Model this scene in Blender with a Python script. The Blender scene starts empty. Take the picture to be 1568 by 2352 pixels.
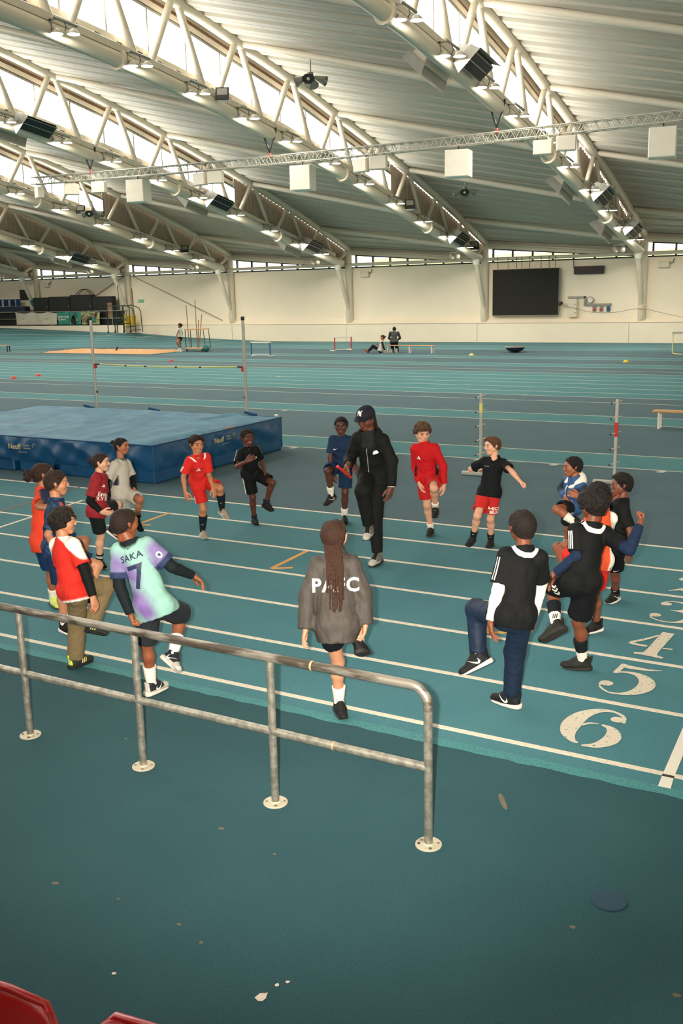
import bpy, bmesh, math, random
import numpy as np
from mathutils import Vector, Matrix
from mathutils.bvhtree import BVHTree

sc = bpy.context.scene
# ------------------------------------------------------------------ camera
F_PX, PITCH, ROLL, YAW = 2245.04, 0.2212605, -0.0238679, 0.5166820
CAM = Vector((0.0, 0.0, 3.0))
_fw = Vector((-math.sin(YAW)*math.cos(PITCH), math.cos(YAW)*math.cos(PITCH), -math.sin(PITCH)))
_rt = Vector((math.cos(YAW), math.sin(YAW), 0.0))
_up = _rt.cross(_fw)
_c, _s = math.cos(ROLL), math.sin(ROLL)
_r2 = _rt*_c + _up*_s
_u2 = _up*_c - _rt*_s
cd = bpy.data.cameras.new('camera')
cd.sensor_fit = 'VERTICAL'; cd.sensor_height = 36.0; cd.lens = 36.0*F_PX/2352.0
cd.clip_end = 500
cam = bpy.data.objects.new('camera', cd)
cam.matrix_world = Matrix(((_r2.x, _u2.x, -_fw.x, CAM.x), (_r2.y, _u2.y, -_fw.y, CAM.y), (_r2.z, _u2.z, -_fw.z, CAM.z), (0, 0, 0, 1)))
sc.collection.objects.link(cam); sc.camera = cam
# ------------------------------------------------------------------ world, light, exposure
W_STRENGTH, W_COL = 1.5, (1.0, 0.96, 0.88)
PANE_E = 4.6
FLASH_W = 2000.0
wd = bpy.data.worlds.new('overcast'); sc.world = wd; wd.use_nodes = True
bg = wd.node_tree.nodes['Background']; bg.inputs[0].default_value = (*W_COL, 1); bg.inputs[1].default_value = W_STRENGTH
fl = bpy.data.lights.new('camera_flash', 'SPOT'); fl.energy = FLASH_W; fl.color = (1.0, 0.90, 0.78)
fl.spot_size = math.radians(74); fl.spot_blend = 0.9; fl.shadow_soft_size = 0.035
flo = bpy.data.objects.new('camera_flash', fl); sc.collection.objects.link(flo)
flo.location = CAM - _r2*0.14 + _u2*0.03
_aim = (_fw + _u2*0.13).normalized()
flo.rotation_euler = _aim.to_track_quat('-Z', 'Y').to_euler()
vs = sc.view_settings
vs.view_transform = 'Standard'; vs.look = 'None'; vs.exposure = 1.15; vs.gamma = 1.0; vs.use_curve_mapping = False
sc.cycles.use_denoising = True
sc.cycles.max_bounces = 6; sc.cycles.diffuse_bounces = 4; sc.cycles.glossy_bounces = 3; sc.cycles.transmission_bounces = 4
sc.cycles.sample_clamp_indirect = 4.0; sc.cycles.caustics_reflective = False; sc.cycles.caustics_refractive = False
# ------------------------------------------------------------------ helpers
COL = sc.collection
rnd = random.Random(7)
def lin(r, g=None, b=None):
    if g is None: r, g, b = r
    return tuple(((c/255.0)/12.92 if c/255.0 <= 0.04045 else ((c/255.0+0.055)/1.055)**2.4) for c in (r, g, b))
def tag(o, label=None, cat=None, group=None, kind=None):
    if label: o['label'] = label
    if cat: o['category'] = cat
    if group: o['group'] = group
    if kind: o['kind'] = kind
    return o
def empty(name, loc=(0, 0, 0), rz=0, label=None, cat=None, group=None, kind=None):
    o = bpy.data.objects.new(name, None); COL.objects.link(o); o.location = loc; o.rotation_euler = (0, 0, rz); o.empty_display_size = 0.1
    return tag(o, label, cat, group, kind)
def link(name, me, parent=None):
    o = bpy.data.objects.new(name, me); COL.objects.link(o)
    if parent: o.parent = parent
    return o
def mesh_np(name, V, F, mat, col=None, smooth=True):
    V = np.asarray(V, np.float32); F = np.asarray(F, np.int32); k = F.shape[1]
    me = bpy.data.meshes.new(name)
    me.vertices.add(len(V)); me.vertices.foreach_set('co', V.ravel())
    me.loops.add(F.size); me.loops.foreach_set('vertex_index', F.ravel())
    me.polygons.add(len(F)); me.polygons.foreach_set('loop_start', np.arange(0, F.size, k, dtype=np.int32))
    me.polygons.foreach_set('use_smooth', np.full(len(F), smooth))
    me.update(calc_edges=True)
    if col is not None:
        at = me.color_attributes.new('Col', 'FLOAT_COLOR', 'POINT')
        c4 = np.ones((len(V), 4), np.float32); c4[:, :3] = col
        at.data.foreach_set('color', c4.ravel())
    me.materials.append(mat)
    return me
class MB:
    """collects simple shapes and links them as ONE mesh object"""
    def __init__(s): s.V = []; s.F = []; s.S = []
    def add(s, vs, fs, smooth=False):
        n = len(s.V); s.V += [tuple(v) for v in vs]; s.F += [tuple(i+n for i in f) for f in fs]; s.S += [smooth]*len(fs); return s
    def box(s, c, d, rot=None, bev=0.0):
        c = Vector(c); hx, hy, hz = d[0]/2, d[1]/2, d[2]/2
        if bev > 0:
            b = min(bev, hx*.9, hy*.9, hz*.9); vs = []; 
            for z, k in ((-hz, 1), (-hz+b, 0), (hz-b, 0), (hz, 1)):
                e = b*k
                for x, y in ((-hx+e, -hy+b), (-hx+b, -hy+e), (hx-b, -hy+e), (hx-e, -hy+b), (hx-e, hy-b), (hx-b, hy-e), (-hx+b, hy-e), (-hx+e, hy-b)): vs.append(Vector((x, y, z)))
            fs = [tuple(range(7, -1, -1)), tuple(range(24, 32))]
            for r in range(3):
                for i in range(8): fs.append((r*8+i, r*8+(i+1) % 8, r*8+8+(i+1) % 8, r*8+8+i))
        else:
            vs = [Vector((x, y, z)) for z in (-hz, hz) for x, y in ((-hx, -hy), (hx, -hy), (hx, hy), (-hx, hy))]
            fs = [(3, 2, 1, 0), (4, 5, 6, 7), (0, 1, 5, 4), (1, 2, 6, 5), (2, 3, 7, 6), (3, 0, 4, 7)]
        if rot is not None: vs = [rot @ v for v in vs]
        return s.add([v+c for v in vs], fs)
    def tube(s, pts, r, n=10, caps=True, smooth=True):
        pts = [Vector(p) for p in pts]; m = len(pts); rr = r if isinstance(r, (list, tuple)) else [r]*m
        vs = []; t0 = (pts[1]-pts[0]).normalized(); up = Vector((0, 0, 1)) if abs(t0.z) < .9 else Vector((1, 0, 0))
        x = t0.cross(up).normalized()
        for i, p in enumerate(pts):
            t = (pts[min(i+1, m-1)]-pts[max(i-1, 0)]).normalized(); x = (x - t*x.dot(t)).normalized(); y = t.cross(x)
            for k in range(n):
                a = 2*math.pi*k/n; vs.append(p + x*(math.cos(a)*rr[i]) + y*(math.sin(a)*rr[i]))
        fs = [(i*n+k, i*n+(k+1) % n, (i+1)*n+(k+1) % n, (i+1)*n+k) for i in range(m-1) for k in range(n)]
        s.add(vs, fs, smooth)
        if caps:
            s.add(vs[:n], [tuple(range(n-1, -1, -1))]); s.add(vs[-n:], [tuple(range(n))])
        return s
    def lathe(s, c, prof, n=20, axis=None, smooth=True):
        c = Vector(c); vs = []; m = len(prof)
        q = Vector((0, 0, 1)).rotation_difference(Vector(axis)) if axis is not None else None
        for r, z in prof:
            for k in range(n):
                a = 2*math.pi*k/n; v = Vector((r*math.cos(a), r*math.sin(a), z)); vs.append((q @ v if q else v)+c)
        fs = [(i*n+k, i*n+(k+1) % n, (i+1)*n+(k+1) % n, (i+1)*n+k) for i in range(m-1) for k in range(n)]
        s.add(vs, fs, smooth); s.add(vs[:n], [tuple(range(n-1, -1, -1))]); s.add(vs[-n:], [tuple(range(n))]); return s
    def prism(s, poly, z0, z1, M=None):
        n = len(poly); vs = [Vector((x, y, z)) for z in (z0, z1) for x, y in poly]
        if M is not None: vs = [M @ v for v in vs]
        fs = [tuple(range(n-1, -1, -1)), tuple(range(n, 2*n))]+[(i, (i+1) % n, n+(i+1) % n, n+i) for i in range(n)]
        return s.add(vs, fs)
    def build(s, name, mat, parent=None):
        me = bpy.data.meshes.new(name); me.from_pydata([tuple(v) for v in s.V], [], s.F)
        me.polygons.foreach_set('use_smooth', s.S); me.materials.append(mat); me.update()
        return link(name, me, parent)
def catmull(pts, n=6):
    P = [Vector(p) for p in pts]; P = [P[0]*2-P[1]]+P+[P[-1]*2-P[-2]]; out = []
    for i in range(1, len(P)-2):
        for k in range(n):
            t = k/n; a, b, c, d = P[i-1], P[i], P[i+1], P[i+2]
            out.append(0.5*((2*b)+(c-a)*t+(2*a-5*b+4*c-d)*t*t+(3*b-a-3*c+d)*t**3))
    out.append(P[-2]); return out
def dup(o, loc=None, rz=None, label=None, group=None):
    c = o.copy(); COL.objects.link(c)
    if loc is not None: c.location = loc
    if rz is not None: c.rotation_euler = (0, 0, rz)
    if label: c['label'] = label
    if group: c['group'] = group
    for ch in list(o.children):
        d = ch.copy(); COL.objects.link(d); d.parent = c
        for g in list(ch.children):
            e = g.copy(); COL.objects.link(e); e.parent = d
    return c
# ------------------------------------------------------------------ materials
def mat(name, rgb=None, rough=.6, metal=0., noise=0., nscale=8., bump=0., bscale=40., spec=.5, emit=None, estr=0., attr=False, sheen=0., rgb2=None, ramp=(.45, .6), coat=0., stretch=None):
    m = bpy.data.materials.new(name); m.use_nodes = True; N = m.node_tree.nodes; L = m.node_tree.links
    b = N['Principled BSDF']; b.inputs['Roughness'].default_value = rough; b.inputs['Metallic'].default_value = metal
    b.inputs['Specular IOR Level'].default_value = spec; b.inputs['Sheen Weight'].default_value = sheen; b.inputs['Coat Weight'].default_value = coat
    tc = N.new('ShaderNodeTexCoord'); vec = tc.outputs['Object']
    if stretch:
        mp = N.new('ShaderNodeMapping'); mp.inputs['Scale'].default_value = stretch; L.new(vec, mp.inputs[0]); vec = mp.outputs[0]
    src = None
    if attr:
        a = N.new('ShaderNodeAttribute'); a.attribute_name = 'Col'; src = a.outputs['Color']
    else:
        b.inputs['Base Color'].default_value = (*rgb, 1)
    if rgb2 is not None:
        nz = N.new('ShaderNodeTexNoise'); nz.inputs['Scale'].default_value = nscale; nz.inputs['Detail'].default_value = 6; L.new(vec, nz.inputs['Vector'])
        rp = N.new('ShaderNodeValToRGB'); rp.color_ramp.elements[0].position = ramp[0]; rp.color_ramp.elements[1].position = ramp[1]
        rp.color_ramp.elements[0].color = (*rgb, 1); rp.color_ramp.elements[1].color = (*rgb2, 1); L.new(nz.outputs['Fac'], rp.inputs[0]); src = rp.outputs['Color']
    if noise > 0:
        nz = N.new('ShaderNodeTexNoise'); nz.inputs['Scale'].default_value = nscale; nz.inputs['Detail'].default_value = 5; L.new(vec, nz.inputs['Vector'])
        mr = N.new('ShaderNodeMapRange'); mr.inputs[1].default_value = .3; mr.inputs[2].default_value = .7; mr.inputs[3].default_value = 1-noise; mr.inputs[4].default_value = 1+noise; L.new(nz.outputs['Fac'], mr.inputs[0])
        mx = N.new('ShaderNodeMix'); mx.data_type = 'RGBA'; mx.blend_type = 'MULTIPLY'; mx.inputs[0].default_value = 1
        if src is not None: L.new(src, mx.inputs[6])
        else: mx.inputs[6].default_value = (*rgb, 1)
        L.new(mr.outputs[0], mx.inputs[7]); src = mx.outputs[2]
    if src is not None: L.new(src, b.inputs['Base Color'])
    if bump > 0:
        nb = N.new('ShaderNodeTexNoise'); nb.inputs['Scale'].default_value = bscale; nb.inputs['Detail'].default_value = 4; L.new(vec, nb.inputs['Vector'])
        bp = N.new('ShaderNodeBump'); bp.inputs['Strength'].default_value = bump; bp.inputs['Distance'].default_value = .01; L.new(nb.outputs['Fac'], bp.inputs['Height']); L.new(bp.outputs[0], b.inputs['Normal'])
    if emit is not None:
        b.inputs['Emission Color'].default_value = (*emit, 1); b.inputs['Emission Strength'].default_value = estr
    return m
M = {}
M['cream'] = mat('cream_paint', lin(226, 216, 196), .55, noise=.04, nscale=2.)
M['steel_white'] = mat('cream_painted_steel', lin(222, 212, 192), .42, noise=.03, nscale=3.)
M['deck'] = mat('cream_roof_sheet', lin(188, 182, 166), .6, noise=.03, nscale=.5, spec=.2)
M['infill'] = mat('profiled_infill_sheet', lin(176, 160, 142), .6, noise=.06, nscale=3.)
M['wood'] = mat('raw_board', lin(146, 110, 86), .8, noise=.2, nscale=6.)
M['frame_dark'] = mat('dark_window_frame', lin(42, 46, 46), .5)
M['pane'] = mat('daylit_glazing', (.9, .9, .9), .3, emit=(1.0, .985, .95), estr=PANE_E)
M['wall'] = mat('cream_wall', lin(246, 234, 212), .7, noise=.02, nscale=.8, bump=.05, bscale=30)
M['white'] = mat('white_paint', lin(238, 232, 218), .5, noise=.03, nscale=4)
M['black'] = mat('black_plastic', lin(26, 28, 28), .5, noise=.1, nscale=10)
M['dark'] = mat('dark_metal', lin(58, 58, 55), .45, .4)
M['horn'] = mat('pale_grey_plastic', lin(150, 146, 134), .6)
M['grey'] = mat('grey_metal', lin(150, 148, 138), .4, .5, noise=.08, nscale=10)
M['alu'] = mat('aluminium', lin(196, 192, 180), .45, .4, noise=.06, nscale=12)
M['galv'] = mat('galvanised_steel', lin(150, 147, 136), .42, .7, rgb2=lin(186, 182, 168), nscale=22, ramp=(.4, .62), bump=.12, bscale=60)
M['galv_worn'] = mat('worn_galvanised_steel', lin(92, 84, 74), .4, .6, rgb2=lin(160, 155, 143), nscale=14, ramp=(.42, .56), bump=.2, bscale=50, stretch=(.25, 1, 1))
M['plate'] = mat('base_plate', lin(205, 196, 172), .6, .15, rgb2=lin(120, 110, 92), nscale=13, ramp=(.6, .72))
M['lamp'] = mat('lit_lamp', (.9, .9, .9), .3, emit=(1.0, .91, .76), estr=95.)
M['line'] = mat('white_line_paint', lin(226, 216, 196), .75, noise=.12, nscale=30)
M['line_far'] = mat('thin_line_paint', lin(190, 190, 172), .8, noise=.1, nscale=10)
M['orange_line'] = mat('orange_line_paint', lin(216, 158, 84), .75, noise=.1, nscale=30)
M['red_line'] = mat('worn_red_line', lin(128, 100, 94), .8)
M['teal_edge'] = mat('bright_teal_edge', lin(78, 146, 148), .85, rgb2=lin(54, 112, 116), nscale=60, ramp=(.35, .75))
M['number'] = mat('worn_number_paint', lin(222, 212, 192), .75, rgb2=lin(96, 138, 132), nscale=45, ramp=(.6, .68))
M['number_faint'] = mat('faded_number_paint', lin(92, 140, 136), .8, rgb2=lin(160, 180, 168), nscale=45, ramp=(.55, .68))
M['sand'] = mat('sand', lin(206, 158, 112), .95, noise=.15, nscale=14, bump=.5, bscale=12)
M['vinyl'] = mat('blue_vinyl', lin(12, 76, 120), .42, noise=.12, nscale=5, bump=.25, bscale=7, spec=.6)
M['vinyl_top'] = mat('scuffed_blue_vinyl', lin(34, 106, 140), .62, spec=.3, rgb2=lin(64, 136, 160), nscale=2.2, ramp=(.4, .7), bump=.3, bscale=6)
M['gold'] = mat('cream_print', lin(206, 190, 140), .6)
M['screen'] = mat('led_screen', lin(40, 39, 35), .7, noise=.06, nscale=60, spec=.2)
M['ledboard'] = mat('led_message_board', lin(48, 24, 26), .5, noise=.2, nscale=80)
M['green'] = mat('green_painted_steel', lin(24, 62, 50), .5)
M['banner_white'] = mat('off_white_banner', lin(205, 198, 182), .7, noise=.05)
M['banner_teal'] = mat('teal_banner', lin(50, 140, 124), .6, noise=.05)
M['banner_lime'] = mat('lime_photo_banner', lin(168, 172, 120), .6, rgb2=lin(96, 92, 76), nscale=5, ramp=(.5, .6))
M['plank'] = mat('varnished_bench_wood', lin(206, 160, 112), .45, noise=.12, nscale=6, stretch=(.3, 4, 4))
M['red'] = mat('red_plastic', lin(205, 44, 40), .45)
M['seat_red'] = mat('glossy_red_seat', lin(176, 18, 15), .32, noise=.06, nscale=20, coat=.3)
M['yellow'] = mat('yellow_plastic', lin(222, 182, 44), .5)
M['lime'] = mat('pale_yellow_plastic', lin(226, 220, 130), .5)
M['blue'] = mat('blue_paint', lin(36, 84, 140), .5)
M['navy'] = mat('navy_rubber', lin(30, 44, 62), .6)
M['patch'] = mat('blue_floor_cap', lin(40, 70, 88), .85, noise=.1, nscale=60)
M['paper'] = mat('torn_paper', lin(236, 222, 206), .8, rgb2=lin(214, 150, 130), nscale=70, ramp=(.6, .7))
M['stain'] = mat('tan_stain', lin(112, 104, 84), .9, noise=.2, nscale=40)
M['teal_ball'] = mat('teal_rubber', lin(36, 104, 96), .5)
M['exit'] = mat('green_sign', lin(30, 120, 84), .4, emit=lin(40, 150, 100), estr=.25)
M['foliage'] = mat('hedge_bank', lin(176, 184, 140), .9, rgb2=lin(226, 208, 172), nscale=1.6, ramp=(.4, .65))
M['fabric'] = mat('jersey', attr=True, rough=.78, noise=.05, nscale=60, bump=.12, bscale=30, spec=.18)
M['shiny'] = mat('track_fabric', attr=True, rough=.66, noise=.05, nscale=50, bump=.15, bscale=24, spec=.3)
M['skin'] = mat('skin', attr=True, rough=.5, noise=.06, nscale=18, spec=.4)
M['hair'] = mat('hair', attr=True, rough=.75, noise=.25, nscale=60, bump=.8, bscale=90, spec=.3)
M['shoe'] = mat('shoe', attr=True, spec=.25, rough=.68, noise=.1, nscale=70, bump=.2, bscale=80)
M['print_white'] = mat('white_print', lin(240, 236, 226), .6)
M['print_navy'] = mat('navy_print', lin(34, 44, 78), .6)
M['print_grey'] = mat('grey_print', lin(150, 150, 145), .6)
M['print_black'] = mat('black_print', lin(24, 26, 30), .6)
M['print_orange'] = mat('orange_print', lin(224, 84, 60), .6)
M['reflector'] = mat('reflective_print_glow', lin(250, 246, 240), .2, emit=(1, .96, .95), estr=.8)  # the badge's bright reflection is put in as emission
M['eye'] = mat('eye', attr=True, rough=.2)
def track_mat(name, a, b):
    m = mat(name, a, .92, rgb2=b, nscale=1.1, ramp=(.3, .7), spec=.25)
    N = m.node_tree.nodes; L = m.node_tree.links; bs = N['Principled BSDF']; tc = [n for n in N if n.type == 'TEX_COORD'][0]
    lk = bs.inputs['Base Color'].links[0]; src = lk.from_socket
    n1 = N.new('ShaderNodeTexNoise'); n1.inputs['Scale'].default_value = 130; n1.inputs['Detail'].default_value = 2; L.new(tc.outputs['Object'], n1.inputs['Vector'])
    mr = N.new('ShaderNodeMapRange'); mr.inputs[1].default_value = .3; mr.inputs[2].default_value = .72; mr.inputs[3].default_value = .78; mr.inputs[4].default_value = 1.25; L.new(n1.outputs['Fac'], mr.inputs[0])
    mx = N.new('ShaderNodeMix'); mx.data_type = 'RGBA'; mx.blend_type = 'MULTIPLY'; mx.inputs[0].default_value = 1; L.new(src, mx.inputs[6]); L.new(mr.outputs[0], mx.inputs[7]); L.new(mx.outputs[2], bs.inputs['Base Color'])
    bp = N.new('ShaderNodeBump'); bp.inputs['Strength'].default_value = .35; bp.inputs['Distance'].default_value = .004; L.new(n1.outputs['Fac'], bp.inputs['Height']); L.new(bp.outputs[0], bs.inputs['Normal'])
    return m
M['tr_front'] = track_mat('front_rubber_floor', lin(43, 80, 87), lin(50, 87, 93))
M['tr_lane'] = track_mat('teal_lane_rubber', lin(69, 122, 132), lin(77, 128, 136))
M['tr_dark'] = track_mat('slate_infield_rubber', lin(74, 100, 109), lin(81, 106, 113))
M['tr_teal'] = track_mat('teal_runup_rubber', lin(70, 122, 129), lin(78, 128, 132))
def glass_mat():
    m = bpy.data.materials.new('clear_glass'); m.use_nodes = True; N = m.node_tree.nodes; L = m.node_tree.links; N.remove(N['Principled BSDF'])
    t = N.new('ShaderNodeBsdfTransparent'); t.inputs[0].default_value = (.93, .95, .93, 1); g = N.new('ShaderNodeBsdfGlossy'); g.inputs['Roughness'].default_value = .02
    x = N.new('ShaderNodeMixShader'); x.inputs[0].default_value = .06; L.new(t.outputs[0], x.inputs[1]); L.new(g.outputs[0], x.inputs[2]); L.new(x.outputs[0], N['Material Output'].inputs[0]); return m
M['glass'] = glass_mat()
def text_mesh(txt, size=1.0, spacing=1.0, bold=0.0):
    """2-D outline of a word as (verts, faces) centred on its box, height = size"""
    cu = bpy.data.curves.new('t', 'FONT'); cu.body = txt; cu.size = 1.0; cu.space_character = spacing; cu.offset = bold; cu.resolution_u = 3
    o = bpy.data.objects.new('t', cu); COL.objects.link(o)
    dg = bpy.context.evaluated_depsgraph_get(); dg.update(); me = bpy.data.meshes.new_from_object(o.evaluated_get(dg))
    V = [(v.co.x, v.co.y) for v in me.vertices]; F = [tuple(p.vertices) for p in me.polygons]
    bpy.data.objects.remove(o); bpy.data.curves.remove(cu); bpy.data.meshes.remove(me)
    x0, x1 = min(v[0] for v in V), max(v[0] for v in V); y0, y1 = min(v[1] for v in V), max(v[1] for v in V); k = size/(y1-y0)
    return [((v[0]-(x0+x1)/2)*k, (v[1]-(y0+y1)/2)*k) for v in V], F
def flat_text(name, txt, size, M4, m, parent=None, spacing=1.0, bold=0.0):
    V, F = text_mesh(txt, size, spacing, bold); b = MB(); b.add([M4 @ Vector((x, y, 0)) for x, y in V], F); return b.build(name, m, parent)
def frame(o, x, y):
    x = Vector(x).normalized(); y = Vector(y).normalized(); z = x.cross(y); o = Vector(o)
    return Matrix(((x.x, y.x, z.x, o.x), (x.y, y.y, z.y, o.y), (x.z, y.z, z.z, o.z), (0, 0, 0, 1)))
# ------------------------------------------------------------------ structure
XT = [-56.16, -47.33, -38.51, -29.68, -20.86, -12.03]      # truss planes
DW = 54.0
Y_END = -7.0
def Lz(y): return float(np.interp(y, [-8, 0, 8, 14, 18, 22, 25, 29.2, 32.4, 36.2, 40, 46.6, 52.7, 54], [10.0, 10.5, 10.7, 10.65, 10.4, 10.05, 9.75, 9.2, 8.7, 8.05, 7.3, 5.9, 4.72, 4.5]))
def Uz(y): return float(np.interp(y, [-8, 0, 8, 14, 18, 22, 27.2, 30.5, 33.8, 37, 40, 44, 48.9, 54], [12.6, 13.1, 13.4, 13.3, 13.1, 12.75, 12.05, 11.45, 10.85, 10.1, 9.4, 8.45, 7.1, 5.5]))
# --- floor: one slab whose strips lie across the hall, plus painted lines as thin pieces
LY = [11.48-.9353*i for i in range(7)]
bands = [(-14, 5.62, 'tr_front'), (5.62, 11.5, 'tr_lane'), (11.5, 16.42, 'tr_dark'), (16.42, 17.74, 'tr_teal'), (17.74, 21.72, 'tr_dark'), (21.72, 23.05, 'tr_teal'),
         (23.05, 27.0, 'tr_dark'), (27.0, 34.4, 'tr_teal'), (34.4, 37.1, 'tr_dark'), (37.1, 38.5, 'tr_teal'), (38.5, 41.15, 'tr_dark'), (41.15, 42.45, 'tr_teal'), (42.45, 46.9, 'tr_dark'), (46.9, 54.2, 'tr_lane')]
me = bpy.data.meshes.new('floor'); fv = []; ff = []; fm = []; mats = []
for y0, y1, k in bands:
    if k not in mats: mats.append(k)
    n = len(fv); fv += [(-95, y0, 0), (6, y0, 0), (6, y1, 0), (-95, y1, 0)]; ff.append((n, n+1, n+2, n+3)); fm.append(mats.index(k))
n = len(fv); fv += [(-95, -14, -.3), (6, -14, -.3), (6, 54.2, -.3), (-95, 54.2, -.3)]; ff.append((n+3, n+2, n+1, n)); fm.append(0)
me.from_pydata(fv, [], ff); me.polygons.foreach_set('material_index', fm)
for k in mats: me.materials.append(M[k])
floor = tag(link('floor', me), kind='structure')
def line(y, w=.05, x0=-60, x1=6, m='line', name='lane_line', x=None):
    b = MB(); b.box(((x0+x1)/2, y, .0012), (x1-x0, w, .0024)); return b.build(name, M[m], floor)
for y in LY: line(y, .052)
for y in (16.42, 17.74, 21.72, 23.05): line(y, .05, m='line_far')
for y in (25.77, 27.0, 28.12, 29.42, 30.7, 31.9, 33.2, 34.4, 35.55, 37.1, 38.5, 41.15, 42.45): line(y, .05, m='line_far', x0=-80)
for y in (46.9, 47.9, 48.9, 49.85, 50.8, 51.75, 52.7): line(y, .05, m='line_far', x0=-37.5)
b = MB(); rr = random.Random(3); ups = []; los = []
for i in range(200):
    x = -16+i*.1; ups.append((x, 5.70)); los.append((x, 5.605+rr.uniform(-.012, .012)))
b.prism(los+ups[::-1], 0, .003); b.build('teal_edge_strip', M['teal_edge'], floor)
def bar2(name, a, c, w, m, z=.003):
    a = Vector((*a, 0)); c = Vector((*c, 0)); d = (c-a); n = Vector((-d.y, d.x, 0)).normalized()*w/2
    p = MB(); p.prism([tuple((a+n)[:2]), tuple((a-n)[:2]), tuple((c-n)[:2]), tuple((c+n)[:2])], .0004, z); return p.build(name, M[m], floor)
bar2('diagonal_line', (-9.98, 5.6), (-10.62, 10.75), .05, 'line', .0030)
bar2('diagonal_line', (-10.9, 7.2), (-11.42, 11.5), .05, 'red_line', .0031)
for tipp, far, inn in (((-5.90, 8.77), (-5.93, 9.58), (-5.70, 8.90)), ((-8.75, 9.80), (-8.81, 10.55), (-8.56, 9.86)), ((-3.01, 7.80), (-3.0, 8.55), (-2.80, 7.93))):
    bar2('orange_marker', tipp, far, .055, 'orange_line'); bar2('orange_marker', tipp, inn, .055, 'orange_line', .0032)
# start line and its tape
b = MB(); b.prism([(-1.055, 5.84), (-.985, 5.84), (-1.11, 11.48), (-1.18, 11.48)], .0004, .0036); b.build('start_line', M['white'], floor)
b = MB(); b.prism([(-1.05, 5.69), (-.975, 5.69), (-.985, 5.83), (-1.055, 5.83)], .0004, .0036); b.build('start_line', M['white'], floor)
b = MB(); b.prism([(-1.056, 5.83), (-.984, 5.83), (-.985, 5.86), (-1.057, 5.86)], .0004, .0044); b.build('tape_strip', M['dark'], floor)
for (x, y) in ((-26.5, 16.3), (-10.4, 16.28), (-8.2, 16.28), (-5.1, 16.3), (-3.3, 16.3), (-14, 21.6), (-6.5, 16.3), (-20, 30.6), (-24, 31.9), (-12, 29.4), (-18, 33.2), (-28, 28.1), (-31, 35.5), (-9.3, 27.0), (-16.5, 31.9)):
    b = MB(); b.prism([(x, y-.06), (x+.12, y-.06), (x+.16, y+.08), (x+.05, y+.08)], .0003, .003); b.build('lane_mark', M['line_far'], floor)
# lane numbers
def digit(strokes, balls, cx, cy, m='number', sx=.40, sy=.64):
    b = MB(); zi = .0034
    for st in strokes:
        zi += .00025
        pts = catmull([(p[0], p[1], p[2]) for p in st], 7) if len(st) > 2 else [Vector(q) for q in st]
        vs = []
        for i, p in enumerate(pts):
            t = pts[min(i+1, len(pts)-1)]-pts[max(i-1, 0)]; t = Vector((t.x*sx, t.y*sy, 0)).normalized(); w = p.z*sx*.5
            q = Vector((cx+p.x*sx, cy+(p.y-.5)*sy, zi)); n = Vector((-t.y, t.x, 0)); vs += [q+n*w, q-n*w]
        b.add(vs, [(2*i+1, 2*i+3, 2*i+2, 2*i) for i in range(len(pts)-1)])
    for x, y, r in balls:
        zi += .00025
        c = Vector((cx+x*sx, cy+(y-.5)*sy, zi)); vs = [c+Vector((math.cos(a)*r*sx, math.sin(a)*r*sx, 0)) for a in [2*math.pi*k/18 for k in range(18)]]
        b.add(vs, [tuple(range(18))])
    return b.build('lane_number', M[m], floor)
D6 = ([[(.40, .74, .06), (.34, .90, .07), (.12, .99, .08), (-.12, .95, .16), (-.33, .76, .28), (-.40, .50, .34), (-.36, .26, .26), (-.22, .10, .12), (-.10, .05, .05)],
       [(-.28, .44, .05), (-.15, .57, .06), (.02, .61, .03)], [(.08, .60, .05), (.26, .54, .16), (.36, .40, .26), (.35, .24, .28), (.20, .08, .18), (-.02, .015, .05)]], [(.27, .80, .12)])
D5 = ([[(-.26, .93, .18), (.0, .92, .15), (.28, .93, .09), (.5, .985, .01)], [(-.25, 1.0, .12), (-.31, .66, .10)],
       [(-.34, .66, .05), (-.16, .73, .07), (.10, .72, .16), (.32, .58, .28), (.38, .38, .32), (.28, .18, .24), (.06, .05, .10), (-.18, .03, .06), (-.38, .14, .05), (-.45, .28, .04)]], [(-.33, .29, .13)])
D4 = ([[(.16, 1.0, .26), (.12, .6, .26), (.08, .2, .26), (.06, .05, .34)], [(-.24, .045, .10), (.06, .06, .16), (.36, .0, .09)], [(-.44, .42, .10), (-.2, .62, .09), (.0, .84, .06)], [(-.47, .40, .12), (-.28, .36, .11), (-.08, .36, .10)], [(.24, .36, .07), (.44, .37, .07)]], [])
D3 = ([[(-.42, .86, .04), (-.26, .98, .06), (.02, .99, .10), (.26, .88, .24), (.26, .72, .20), (.08, .60, .07), (-.12, .57, .03)], [(-.05, .57, .05), (.22, .54, .16), (.40, .38, .30), (.38, .2, .26), (.16, .05, .10), (-.14, .02, .06), (-.40, .12, .05), (-.47, .26, .04)]], [(-.30, .84, .13), (-.36, .26, .13)])
D2 = ([[(-.42, .74, .04), (-.28, .93, .06), (.02, 1.0, .10), (.30, .86, .24), (.30, .66, .22), (.05, .40, .12), (-.25, .18, .07), (-.46, .02, .03)], [(-.46, .03, .04), (-.2, .15, .12), (.1, .06, .18), (.42, .03, .18), (.5, .22, .04)]], [(-.30, .74, .13)])
D1 = ([[(.05, 1.0, .22), (.05, .05, .22)], [(-.28, .03, .07), (.38, .03, .07)], [(-.3, .86, .05), (.0, .96, .07)]], [])
for dg, cy in ((D6, 6.33), (D5, 7.28), (D4, 8.18), (D3, 9.10), (D2, 10.06)): digit(*dg, -1.61, cy)
digit(*D1, -1.58, 11.0, m='number_faint')
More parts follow.
